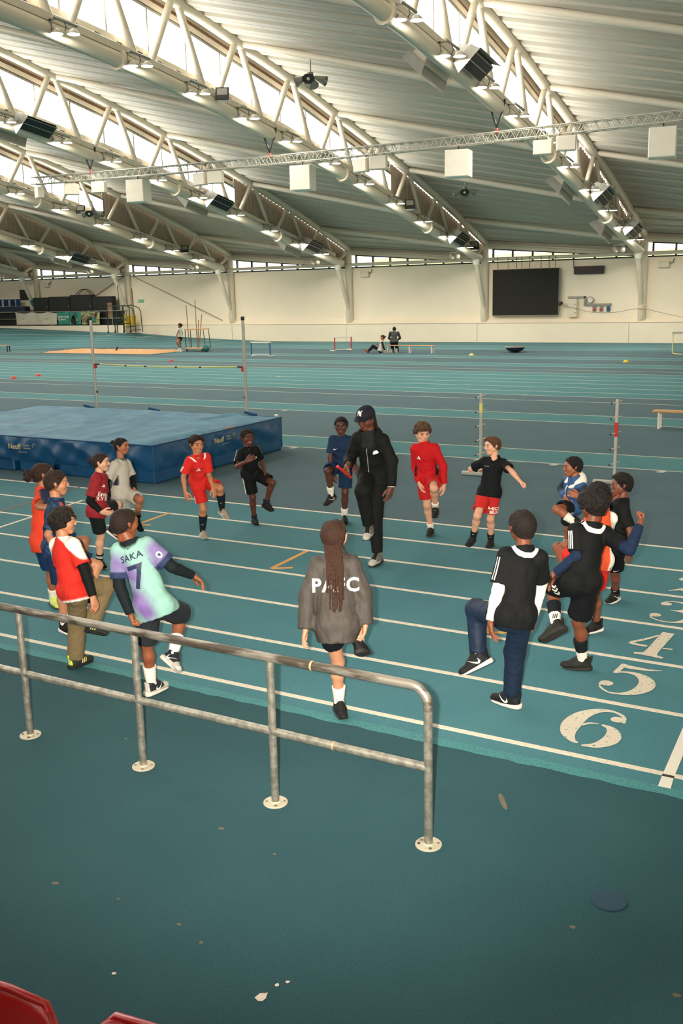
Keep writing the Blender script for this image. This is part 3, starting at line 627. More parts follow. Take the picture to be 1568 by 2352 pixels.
# hurdles
def hurdle(loc, rz, w, ht, mm, lb, bar='white'):
    s = empty('hurdle', loc, rz, label=lb, cat='hurdle', group='hurdles left on the track')
    b = MB(); b.box((0, 0, ht-.035), (w, .03, .07), bev=.01); b.build('top_bar', M[bar], s)
    for q in (-1, 1):
        x = q*(w/2-.07); b = MB(); b.box((x, 0, ht/2), (.05, .04, ht-.08)); b.build('upright', M[mm], s)
        b = MB(); b.box((x, .28, .025), (.05, .62, .04), bev=.008); b.build('foot', M['white'], s)
    b = MB(); b.box((0, -.01, .08), (w-.14, .03, .04)); b.build('cross_bar', M['white'], s)
hurdle((-27.3, 40.4, 0), .05, 1.2, .72, 'blue', 'blue-legged hurdle standing right of the tall upright')
hurdle((-25.35, 45.2, 0), .95, 1.1, .74, 'red', 'red-legged hurdle standing side-on near the far wall')
s = empty('hurdle', (-8.3, 45.0, 0), .8, label='yellow-green tube hurdle at the right frame edge', cat='hurdle', group='hurdles left on the track')
for q in (-.3, .3):
    b = MB(); b.tube([(q, -.45, .03), (q, .1, .03), (q, .18, .1), (q, .18, .95)], .02, 8); b.build('upright', M['lime'], s)
b = MB(); b.box((0, .18, .92), (.72, .03, .09)); b.build('top_bar', M['white'], s)
b = MB(); b.tube([(-.3, -.45, .03), (.3, -.45, .03)], .02, 8); b.build('foot', M['white'], s)
# balance dome, cones
s = empty('balance_dome', (-15.95, 45.2, 0), label='upturned black balance dome with a pale flat rim on the dark run-up', cat='balance trainer')
b = MB(); b.lathe((0, 0, 0), [(.02, .0), (.18, .02), (.36, .10), (.46, .22), (.47, .24)], 24); b.build('dome', M['navy'], s)
b = MB(); b.lathe((0, 0, 0), [(.50, .235), (.52, .255), (.50, .275), (.02, .28)], 24); b.build('rim', M['grey'], s)
for x, y, mm, lb in ((-30.04, 27.2, 'red', 'red marker cone nearest the left frame edge'), (-29.9, 28.35, 'red', 'red marker cone second from the left frame edge'), (-29.9, 36.7, 'red', 'red marker cone just above the yellow crossbar'), (-9.45, 39.95, 'yellow', 'amber marker cone on the far lanes at the right'), (-17.2, 42.8, 'lime', 'pale yellow marker cone between black cap and balance dome')):
    b = MB(); b.lathe((0, 0, 0), [(.13, 0), (.13, .006), (.05, .085), (.035, .085), (.03, .075)], 18); o = b.build('marker_cone', M[mm]); o.location = (x, y, .003); tag(o, lb, 'cone', 'flat marker cones')
# rack trolley with sticks, medicine ball
s = empty('rake_trolley', (-33.7, 43.7, 0), .05, label='small trolley of upright poles and rakes beside the sand pit', cat='trolley')
b = MB(); b.box((0, 0, .16), (1.3, .6, .06), bev=.01); b.build('deck', M['plank'], s)
b = MB(); b.tube([(-.6, -.25, .19), (-.6, -.25, 1.2), (.6, -.25, 1.2), (.68, -.25, .19)], .025, 8); b.tube([(-.6, .25, .19), (-.6, .25, 1.2), (.6, .25, 1.2), (.68, .25, .19)], .025, 8); b.build('frame', M['green'], s)
b = MB(); b.box((0, 0, 1.2), (1.3, .55, .05)); b.build('top_tray', M['plank'], s)
for x, z1, dx in ((-.55, 2.5, -.1), (-.02, 2.75, -.02), (.1, 2.0, .25), (.02, 1.7, .1)):
    b = MB(); b.tube([(x, 0, .19), (x+dx, .05, z1)], .022, 8); b.build('pole', M['wood'], s)
for x in (-.5, .5):
    b = MB(); b.lathe((x, -.3, .07), [(.07, -.02), (.07, .02)], 12, axis=(0, 1, 0)); b.build('wheel', M['black'], s)
b = MB(); b.lathe((0, 0, 0), [(.01, 0)]+[(.19*math.sin(a), .19-.19*math.cos(a)) for a in [math.pi*k/12 for k in range(1, 12)]]+[(.01, .38)], 18); o = b.build('medicine_ball', M['teal_ball']); o.location = (-32.75, 43.2, .002); tag(o, 'dark teal medicine ball on the floor beside the trolley', 'ball')
# ------------------------------------------------------------------ platform at far left
b = MB(); b.box((-58.3, 53.3, .55), (22.9, 1.1, 1.1)); pf = tag(b.build('platform', M['wall']), 'cream raised platform below the banners at the left wall', 'platform', kind='structure')
fr = empty('platform_rail', (-54, 52.8, 1.1), label='tube guard rail carrying the banners on the raised platform', cat='railing')
b = MB(); b.tube([(-8, 0, 1.0), (7.4, 0, 1.0)], .035, 8); b.build('top_rail', M['galv'], fr)
b = MB(); b.tube([(-8, 0, .5), (7.4, 0, .5)], .028, 8); b.build('lower_rail', M['galv'], fr)
for x in (-3.4, .2, 2.0, 4.7, 6.0, 7.3):
    b = MB(); b.tube([(x, 0, 0), (x, 0, 1.0)], .03, 8); b.build('post', M['galv'], fr)
def banner(name, xa, xb, m, lb, zlo=.08, sag=.06):
    V = []; n, k = 44, 10
    for i in range(n+1):
        for j in range(k+1):
            u = i/n; v = j/k; x = xa+(xb-xa)*u; top = 1.0-sag*abs(math.sin(u*math.pi*2.5)); z = zlo+(top-zlo)*v; y = -.06-.05*math.sin(u*22+v*1.5)*(.3+.7*v)-.03*math.sin(u*9-v*4)
            V.append((x, y, z))
    F = [(i*(k+1)+j, (i+1)*(k+1)+j, (i+1)*(k+1)+j+1, i*(k+1)+j+1) for i in range(n) for j in range(k)]
    o = link(name, mesh_np(name, V, F, m)); o.location = (-54, 52.8, 1.1); return tag(o, lb, 'banner', 'banners on the platform rail')
banner('fabric_banner', -3.35, .75, M['banner_white'], 'plain off-white banner sagging on the platform rail', sag=.1)
bt = banner('printed_banner', .85, 3.1, M['banner_teal'], 'teal printed banner with white slogan on the platform rail')
bl = banner('photo_banner', 3.15, 4.85, M['banner_lime'], 'lime photo banner hanging right of the teal slogan banner')
for k, t in enumerate(('MAKE WAVES', 'TO MOVE')):
    flat_text('lettering', t, .13, frame((1.45+(.06 if not k else -.12), -.165, .62-.18*k), (1, 0, 0), (0, 0, 1)), M['print_white'], bt, bold=.02)
for par, lst in ((bt, ((2.45, .62, .16, 'print_black'), (2.45, .34, .30, 'print_black'), (2.45, .80, .10, 'wood'), (2.75, .4, .14, 'banner_lime'))), (bl, ((3.5, .42, .20, 'wood'), (3.9, .3, .25, 'print_black'), (4.35, .7, .16, 'wood'), (4.3, .42, .22, 'banner_teal'), (4.6, .75, .10, 'print_black')))):
    for cx, cz, r, mm in lst:
        b = MB(); vs = [(cx+math.cos(2*math.pi*q/14)*r*rr.uniform(.7, 1), -.15, cz+math.sin(2*math.pi*q/14)*r*rr.uniform(.7, 1)) for q in range(14)]; b.add(vs, [tuple(range(14))]); b.build('printed_figure', M[mm], par)
# black containers behind the rail
for k, (xa, xb, zt_, lb) in enumerate(((-55.85, -54.3, 2.02, 'black equipment case, leftmost of the row behind the banners'), (-54.25, -52.2, 2.05, 'black equipment case second in the row behind the banners'), (-52.15, -50.1, 2.14, 'black equipment case under the small wire frame'), (-50.05, -48.2, 2.0, 'black equipment case nearest the green steps'))):
    s = empty('equipment_case', ((xa+xb)/2, 53.3, 1.1), label=lb, cat='case', group='black equipment cases')
    b = MB(); b.box((0, 0, zt_/2), (xb-xa, .44, zt_), bev=.02); b.build('shell', M['black'], s)
    b = MB(); b.box((0, -.225, zt_/2+.45), (xb-xa-.1, .03, zt_/2-.15), bev=.008); b.build('door', M['black'], s)
    b = MB(); b.box(((xb-xa)/2-.12, -.25, 1.35), (.04, .03, .18)); b.build('latch', M['grey'], s)
b = MB(); b.box((0, 0, .9), (.42, .02, 1.1)); o = b.build('notice_panel', M['wood']); o.location = (-48.35, 53.0, 1.2); tag(o, 'tall brown notice panel at the end of the black cases', 'panel')
s = empty('wire_frame', (-51.1, 53.5, 3.24), label='small curved wire frame lying on a black case', cat='frame')
b = MB()
for dy in (-.15, .15): b.tube([(-.75+1.5*k/8, dy, .38*math.sin(math.pi*k/8)) for k in range(9)], .02, 6)
for k in range(1, 8): b.tube([(-.75+1.5*k/8, -.15, .38*math.sin(math.pi*k/8)), (-.75+1.5*k/8, .15, .38*math.sin(math.pi*k/8))], .015, 5)
b.build('wire', M['dark'], s)
s = empty('folded_equipment', (-58.6, 53.3, 1.1), label='dark folded equipment with blue top at the left frame edge', cat='equipment')
b = MB(); b.box((0, 0, .5), (4.0, .7, .9), bev=.05); b.build('cover', M['black'], s)
b = MB(); b.box((.2, -.1, 1.2), (3.6, .6, .42), bev=.05); b.build('pad', M['navy'], s)
b = MB()
for x in (-.9, -.2, .5, 1.1): b.box((x, -.1, 1.68), (.08, .4, .5))
b.box((.1, -.1, 1.92), (2.2, .45, .06)); b.build('frame', M['blue'], s)
for x, w, h_, mm, nm, lb, ct in ((-47.72, .8, .95, 'black', 'storage_crate', 'dark crate behind the rail at the platform end', 'crate'), (-46.6, .55, .62, 'yellow', 'mop_bucket', 'yellow mop bucket at the platform end', 'bucket')):
    s = empty(nm, (x, 53.15, 1.1), label=lb, cat=ct)
    b = MB(); b.add([Vector((sx*w/2*k, sy*.2*k, z)) for z, k in ((0, .8), (h_, 1)) for sx, sy in ((-1, -1), (1, -1), (1, 1), (-1, 1))], [(3, 2, 1, 0), (0, 1, 5, 4), (1, 2, 6, 5), (2, 3, 7, 6), (3, 0, 4, 7), (4, 5, 6, 7)]); b.build('body', M[mm], s)
    b = MB(); b.box((0, 0, h_), (w+.05, .45, .04), bev=.01); b.build('rim', M[mm], s)
    if nm == 'mop_bucket':
        b = MB(); b.add([(-.7, 0, 0), (-.35, 0, .0), (-.5, .02, .75), (-.68, .02, .75)], [(0, 1, 2, 3)]); b.box((-.52, .01, .38), (.05, .06, .7)); b.build('wringer', M['yellow'], s)
# green mobile steps
s = empty('mobile_steps', (-46.3, 52.2, .62), label='green tubular mobile steps beside the platform end', cat='steps')
for yy in (-.35, .35):
    b = MB(); b.tube([(-1.3, yy, .0), (-1.3, yy, 1.75), (-1.1, yy, 1.85), (-.3, yy, 1.8), (.35, yy, 1.85), (.95, yy, 1.65), (1.1, yy, 1.4), (1.15, yy, .05)], .03, 8); b.build('handrail', M['green'], s)
    for x in (-.45, .1):
        b = MB(); b.tube([(x, yy, 0), (x, yy, 1.8)], .03, 8); b.build('upright', M['green'], s)
for k in range(4):
    b = MB(); b.box((-.35+.4*k, 0, .85-.22*k), (.34, .7, .04)); b.build('tread', M['green'], s)
for yy in (-.35, .35):
    for x in (-1.3, .1):
        b = MB(); b.lathe((x, yy, .06), [(.07, -.025), (.07, .025)], 12, axis=(0, 1, 0)); b.build('wheel', M['black'], s)
for x in (-.4, .85):
    b = MB(); b.tube([(x, 0, .5), (x-.1, 0, 3.2-.25*(x > 0))], .022, 6); b.build('pole', M['dark'], s)
b = MB(); b.box((0, 0, 0), (.50, .04, .19), bev=.01); o = b.build('exit_sign', M['exit']); o.location = (-46.35, 53.96, 2.72); tag(o, 'green emergency exit sign on the far wall', 'sign')
flat_text('lettering', 'EXIT', .075, frame((0, -.024, 0), (1, 0, 0), (0, 0, 1)), M['print_white'], o)
for q in (-1, 1):
    b = MB(); b.box((q*.19, -.023, 0), (.06, .004, .12)); b.build('pictogram', M['print_white'], o)
b = MB(); b.box((0, 0, 0), (.9, .06, .75)); b.build('sound_panel', M['black']); o = bpy.data.objects['sound_panel']; o.location = (-57.6, 53.95, 3.35); tag(o, 'small black square panel high on the left wall', 'panel')
# ------------------------------------------------------------------ wall screen and services
s = empty('wall_screen', (-18.42, 53.8, 2.76), label='big blank dark screen hung on the far wall', cat='screen')
b = MB(); b.box((0, 0, 0), (3.86, .16, 2.54), bev=.02); b.build('housing', M['grey'], s)
for i in range(8):
    for j in range(5):
        b = MB(); b.box((-1.9+.475*(i+.5), -.085, -1.25+.5*(j+.5)), (.4746, .02, .4996)); b.build('tile', M['screen'], s)
b = MB(); b.tube([(-1.9, -.02, -1.3), (1.9, -.02, -1.3)], .03, 6); b.build('bottom_rail', M['grey'], s)
for x in (-1.55, -.95, -.45, -.15, .3, .95, 1.4, 1.75):
    b = MB(); b.tube([(x, -.25, 1.2), (x+.02, -.36, 1.9)], .018, 6); b.build('strap', M['wood'], s)
s = empty('message_board', (-14.92, 53.88, 3.85), label='narrow dark red message board high on the far wall', cat='board')
b = MB(); b.box((0, 0, 0), (1.62, .12, .42), bev=.015); b.build('case', M['ledboard'], s); b = MB(); b.tube([(-.82, 0, .1), (-.86, 0, .62)], .02, 6); b.build('cable', M['black'], s)
s = empty('meter_cabinet', (-15.75, 53.86, 1.85), label='cream wall cabinet just right of the big screen', cat='cabinet')
b = MB(); b.box((0, 0, 0), (.50, .2, .98), bev=.01); b.build('body', M['cream'], s); b = MB(); b.box((0, -.105, -.24), (.46, .012, .46)); b.box((0, -.105, .24), (.46, .012, .46)); b.build('door', M['cream'], s)
for z in (.2, -.25): b = MB(); b.box((.18, -.115, z), (.03, .015, .05)); b.build('lock', M['black'], s)
s = empty('cable_trunking', (-15, 53.93, 2.3), label='grey stepped cable trunking on the far wall', cat='trunking')
b = MB(); b.box((-.55, 0, .13), (.98, .1, .10)); b.box((-.1, 0, -.08), (.10, .1, .5)); b.box((.62, 0, -.28), (1.4, .1, .11)); b.build('channel', M['grey'], s)
s = empty('wall_clock', (-14.8, 53.93, 2.27), label='small round wall clock above the grey trunking', cat='clock')
b = MB(); b.lathe((0, 0, 0), [(.17, 0), (.17, .06), (.15, .07), (.14, .05)], 24, axis=(0, -1, 0)); b.build('case', M['grey'], s); b = MB(); b.lathe((0, -.052, 0), [(.14, 0), (.14, .004)], 24, axis=(0, -1, 0)); b.build('dial', M['white'], s); b = MB(); b.box((.03, -.06, .03), (.012, .004, .1)); b.build('hand', M['black'], s)
for x, lb, mm in ((-14.58, 'red fire call point, left one under the trunking', 'red'), (-14.2, 'red fire call point, right one under the trunking', 'red'), (-13.82, 'blue wall socket under the trunking end', 'blue')):
    s = empty('call_point', (x, 53.95, 1.78), label=lb, cat='call point'); b = MB(); b.box((0, 0, 0), (.17, .1, .28), bev=.01); b.build('back_box', M['grey'] if mm == 'red' else M['blue'], s); b = MB(); b.box((0, -.06, -.03), (.12, .04, .11), bev=.01); b.build('face', M[mm], s)
b = MB(); pts = [(-16.4, 53.6, 2.05), (-15.4, 53.7, 1.8), (-14.6, 53.7, 1.62), (-13.4, 53.7, 1.6), (-12.05, 53.5, 1.78), (-10.5, 53.7, 1.45), (-9, 53.7, 1.12)]; b.tube(catmull(pts, 5), .012, 5); tag(b.build('wall_cable', M['grey']), 'thin grey cable looping along the far wall past the last column', 'cable')
s = empty('speaker_bracket', (-16.35, 53.6, 2.12), label='small camera on a bracket at the right edge of the screen', cat='camera'); b = MB(); b.lathe((0, 0, 0), [(.03, -.12), (.09, -.1), (.11, 0), (.06, .12)], 12, axis=(1, 0, .3)); b.build('housing', M['dark'], s); b = MB(); b.tube([(0, 0, 0), (0, .3, -.05)], .03, 6); b.build('arm', M['dark'], s)
for x, lb in ((-11.0, 'pale wall box under the right-hand window'), (-28.6, 'pale wall box beside the column behind the black cap'), (-55.2, 'pale wall box above the black cases')):
    s = empty('junction_box', (x, 53.9, 4.02), label=lb, cat='junction box'); b = MB(); b.box((0, 0, 0), (.55, .18, .32), bev=.015); b.build('body', M['cream'], s); b = MB(); b.tube([(.28, 0, .05), (.45, 0, .1), (.5, 0, .3)], .02, 6); b.build('conduit', M['dark'], s)
# ------------------------------------------------------------------ ceiling equipment
def zt_(x): return 7.95-.16*math.sin(math.pi*min(1, max(0, (x+33)/31)))
bt_ = empty('lighting_truss', (0, 32.0, 0), label='thin aluminium lattice truss slung across the hall under the roof', cat='truss')
xs = list(np.arange(-33.0, -1.9, 1.0))
for yy, zz in ((-.14, .14), (.14, .14), (-.14, -.14), (.14, -.14)):
    b = MB(); b.tube([(x, yy, zt_(x)+zz) for x in xs], .026, 7); b.build('chord', M['alu'], bt_)
for k in range(0, 30, 3):
    b = MB()
    for j in range(9):
        xa = -33+k+j/3; xb = xa+1/6; xc = xa+1/3
        for yy in (-.14, .14):
            b.tube([(xa, yy, zt_(xa)-.14), (xb, yy, zt_(xb)+.14)], .013, 5, caps=False); b.tube([(xb, yy, zt_(xb)+.14), (xc, yy, zt_(xc)-.14)], .013, 5, caps=False)
        for zz in (-.14, .14): b.tube([(xa, -.14, zt_(xa)+zz), (xb, .14, zt_(xb)+zz)], .011, 5, caps=False); b.tube([(xb, .14, zt_(xb)+zz), (xc, -.14, zt_(xc)+zz)], .011, 5, caps=False)
    b.build('lattice', M['alu'], bt_)
for x in (-29.7, -20.86, -12.03):
    s = empty('hanging_strap', (x, 32, zt_(x)), label='black V-shaped strap holding the lattice truss under ' + {-29.7: 'the truss at the left edge', -20.86: 'the middle roof truss', -12.03: 'the nearest roof truss'}[x], cat='strap', group='straps of the lattice truss')
    for q in (-.2, .2):
        b = MB(); b.tube([(0, 0, .28), (q, q*.6, .95), (q*1.1, q*.6, 1.15)], .035, 6); b.build('strap', M['black'], s)
    b = MB(); b.lathe((0, 0, .1), [(.03, 0), (.05, .05), (.05, .12), (.02, .2)], 8); b.build('shackle', M['red'], s)
def cube_panel(x, lb):
    s = empty('cube_speaker', (x, 32, zt_(x)-.14), rz=.16, label=lb, cat='speaker', group='white cube boxes under the lattice truss')
    b = MB(); b.box((0, 0, -.58), (.80, .62, .86), bev=.015); b.build('cabinet', M['white'], s)
    b = MB(); b.box((0, -.315, -.58), (.76, .014, .82), bev=.006); b.build('front_panel', M['white'], s)
    b = MB(); b.tube([(0, 0, -.15), (0, 0, .02)], .02, 6); b.box((0, 0, -.14), (.2, .05, .03)); b.build('hook', M['dark'], s)
for x, lb in ((-6.74, 'white cube box hanging nearest the right frame edge'), (-13.36, 'white cube box hanging left of the nearest roof truss'), (-19.46, 'white cube box hanging in the middle of the lattice truss'), (-27.21, 'white cube box hanging nearest the left end of the lattice truss')): cube_panel(x, lb)
def flat_panel(x, dz, rz, lb):
    s = empty('flat_speaker', (x, 31.9, zt_(x)-.16+dz), rz=rz, label=lb, cat='speaker', group='flat boxes under the lattice truss')
    b = MB(); b.box((0, 0, -.30), (.62, .24, .46), bev=.03); b.build('cabinet', M['cream'], s)
    b = MB(); b.box((0, -.125, -.30), (.56, .012, .40), bev=.005); b.build('grille', M['white'], s)
    for q in (-.2, .2): b = MB(); b.tube([(q, 0, -.07), (q, 0, .03)], .015, 5); b.build('hook', M['dark'], s)
for x, dz, rz, lb in ((-10.42, -.03, .1, 'flat cream box left of a pair on the nearest roof truss'), (-9.68, .02, .3, 'flat cream box right of a pair on the nearest roof truss'), (-16.98, -.02, -.2, 'flat cream box left of the pair right of the middle cube'), (-16.32, .02, .25, 'flat cream box right of the pair right of the middle cube'),
                      (-24.02, 0, -.1, 'flat cream box left of the pair over the yellow bar'), (-23.3, .02, .25, 'flat cream box right of the pair over the yellow bar'), (-29.2, 0, .3, 'flat cream box left of the leftmost cube'), (-30.73, 0, .8, 'turned cream box second from the left truss end'), (-32.6, -.04, -.5, 'tilted cream box at the left truss end')): flat_panel(x, dz, rz, lb)
ORD = ['first', 'second', 'third', 'fourth', 'fifth', 'sixth', 'seventh', 'eighth', 'ninth', 'tenth', 'eleventh']
TN = ['smallest truss', 'exit sign truss', 'right upright truss', 'seated pair truss', 'middle truss', 'nearest truss']
def lamp(i, y, lb):
    s = empty('lamp_pair', (XT[i]+.36, y, Lz(y)), label=lb, cat='lamp', group='lit lamp pairs under the roof trusses')
    sl = (Lz(y+.1)-Lz(y-.1))/.2
    b = MB(); b.box((-.1, -.25, .22), (.42, .05, .04)); b.tube([(.12, -.45, .22-.45*sl*0), (.12, .45, .2+.45*sl)], .04, 6); b.box((-.15, -.25, .1), (.05, .05, .3)); b.build('bracket', M['grey'], s)
    b = MB(); b.tube([(.1, 0, .2), (.14, .02, .05), (.1, 0, -.05)], .012, 5); b.build('cable', M['black'], s)
    for q in (-.19, .19):
        b = MB(); b.lathe((.1+q*.9, q*.75, -.12), [(.05, .14), (.11, .10), (.17, .02), (.175, 0)], 16); h_ = b.build('lamp_head', M['alu'], s)
        b = MB(); b.lathe((.1+q*.9, q*.75, -.12), [(.168, -.001), (.10, -.006), (.0, -.008)], 16); b.build('lens', M['lamp'], h_)
for i in range(6):
    ys = [y for y in lamp_y if y > (23, 21, 21, 24, 20, 20)[i]] if i else [44.6, 47.4]
    for k, y in enumerate(ys[::-1]): lamp(i, y, 'lit lamp pair, %s from the far wall on the %s' % (ORD[k], TN[i]))
def heater(i, y, side, lb, zo=0.):
    x = XT[i]+(.55 if side > 0 else -.75); s = empty('radiant_heater', (x, y, Lz(y)+.12+zo), label=lb, cat='heater', group='tilted radiant heaters on the roof trusses')
    sl = math.atan((Lz(y+.5)-Lz(y-.5)))
    R = Matrix.Rotation(sl, 4, 'X') @ Matrix.Rotation(side*-.75, 4, 'Y')
    def q(v): return R @ Vector(v)
    b = MB(); prof = [(-.16, .26), (.16, .26), (.30, -.02), (.28, -.14), (-.28, -.14), (-.30, -.02)]; n = len(prof)
    vs = [q((px_, yy, pz_)) for yy in (-.82, .82) for px_, pz_ in prof]; b.add(vs, [tuple(range(n-1, -1, -1)), tuple(range(n, 2*n))]+[(k, (k+1) % n, n+(k+1) % n, n+k) for k in range(n)]); b.build('housing', M['cream'] if side < 0 else M['grey'], s)
    b = MB(); b.add([q(v) for v in ((-.25, -.77, -.145), (.25, -.77, -.145), (.25, .77, -.145), (-.25, .77, -.145))], [(0, 1, 2, 3)]); gr = b.build('grille', M['black'], s)
    for xx in (-.12, .02, .14):
        b = MB(); b.add([q(v) for v in ((xx-.012, -.7, -.15), (xx+.012, -.7, -.15), (xx+.012, .7, -.15), (xx-.012, .7, -.15))], [(0, 1, 2, 3)]); b.build('element', M['alu'] if xx == .02 else M['dark'], gr)
    b = MB(); b.add([q(v) for v in ((-.34, -.86, .0), (.34, -.86, .0), (.42, -.84, -.3), (-.42, -.84, -.3))], [(0, 1, 2, 3)]); b.add([q(v) for v in ((.3, -.82, -.02), (.3, .82, -.02), (.46, .82, -.32), (.46, -.82, -.32))], [(0, 1, 2, 3)]); b.build('reflector', M['grey'], s)
    b = MB(); b.tube([q((0, 0, .26)), Vector((-side*.4, 0, .15))], .03, 6); b.build('bracket', M['steel_white'], s)
for i, y, nm in ((5, 28.6, 'at the top of the nearest roof truss'), (5, 43.1, 'halfway down the nearest roof truss'), (5, 48.7, 'at the foot of the nearest roof truss'), (3, 28.6, 'at the left frame edge over the lattice truss end'), (3, 40.1, 'on the truss left of the white cube pair'), (3, 48.7, 'low on the truss left of the seated pair'), (1, 48.7, 'low on the truss above the exit sign'), (4, 48.7, 'low on the middle roof truss')):
    heater(i, y, 1, 'dark-faced radiant heater ' + nm); 
    if i != 4: heater(i, y-(1.3 if y > 42 and y < 44 else .2), -1, 'pale-backed radiant heater ' + nm)
for i, y, nm in ((4, 28.6, 'black-faced floodlight high on the middle roof truss'), (4, 43.1, 'black-faced floodlight halfway down the middle roof truss'), (4, 51.2, 'black-faced floodlight low on the middle roof truss'), (2, 40.1, 'black-faced floodlight on the truss over the yellow bar'), (2, 48.7, 'black-faced floodlight low on the truss over the right upright')):
    s = empty('floodlight', (XT[i]+.42, y, Lz(y)+.12), rz=.5, label=nm, cat='floodlight', group='floodlights on the roof trusses')
    R = Matrix.Rotation(-.5, 3, 'X'); b = MB(); b.box((0, .05, .1), (.42, .22, .46), R, bev=.07); b.build('housing', M['white'], s)
    b = MB(); b.box(R @ Vector((0, -.12, 0))+Vector((0, .05, .1)), (.46, .03, .5), R, bev=.01); b.build('face', M['black'], s)
    b = MB(); b.box(R @ Vector((0, -.138, .06))+Vector((0, .05, .1)), (.34, .01, .26), R); b.build('lens', M['grey'], s)
    b = MB(); b.tube([(0, .1, 0), (-.3, .2, -.05)], .035, 6); b.build('bracket', M['steel_white'], s)
for x, y, z, zt2, lb in ((-17.86, 30.05, 10.05, 10.55, 'cluster of grey horn loudspeakers over the black cap'), (-17.9, 43.6, 7.45, 7.75, 'cluster of grey horn loudspeakers above the wall screen'), (-35.6, 38.3, 7.25, 7.7, 'dark cluster of horn loudspeakers above the yellow crossbar')):
    s = empty('horn_cluster', (x, y, z), label=lb, cat='loudspeaker', group='horn loudspeaker clusters')
    b = MB(); b.tube([(0, 0, zt2-z), (0, 0, .05)], .025, 6); b.lathe((0, 0, 0), [(.02, -.05), (.1, -.05), (.1, .1), (.02, .1)], 10); b.build('hanger', M['grey'], s)
    for a in (0.4, 2.0, 3.6, 5.1):
        d = Vector((math.cos(a), math.sin(a), -.38)).normalized(); X = d.cross(Vector((0, 0, 1))).normalized(); Y = X.cross(d)
        b = MB(); vs = []
        for t, r in ((.16, .07), (.30, .11), (.56, .20)):
            for k in range(8):
                an = math.pi/8+k*math.pi/4; vs.append(d*t+X*math.cos(an)*r*1.15+Y*math.sin(an)*r*.85)
        b.add(vs, [(i*8+k, i*8+(k+1) % 8, i*8+8+(k+1) % 8, i*8+8+k) for i in range(2) for k in range(8)]+[tuple(range(7, -1, -1))]); hn = b.build('horn', M['horn'], s)
        b = MB(); b.add([v-d*.03 for v in vs[16:]], [tuple(range(8))]); b.build('mouth', M['dark'], hn)
        b = MB(); b.lathe(d*.50, [(.06, 0), (.05, .05), (.02, .06)], 12, axis=d); b.build('driver', M['cream'], hn)
for i, lb in ((5, 'small beige spotlight at the foot of the nearest roof truss'), (4, 'small beige spotlight at the foot of the middle roof truss'), (3, 'small beige spotlight at the foot of the truss left of the seated pair'), (2, 'small beige spotlight at the foot of the truss over the right upright'), (1, 'small beige spotlight at the foot of the truss above the exit sign')):
    y = 50.8; s = empty('spotlight', (XT[i]-.55, y, Lz(y)-.35), label=lb, cat='spotlight', group='beige spotlights at the truss feet')
    for q in (-.18, .18): b = MB(); b.lathe((q, 0, 0), [(.05, .2), (.11, .12), (.12, -.1), (.09, -.12), (.08, -.06)], 12, axis=(q*1.5, -.6, .6)); b.build('head', M['cream'], s)
    b = MB(); b.tube([(-.3, 0, .22), (.3, 0, .22)], .025, 6); b.tube([(0, 0, .22), (.5, 0, .4)], .025, 6); b.build('bar', M['steel_white'], s)
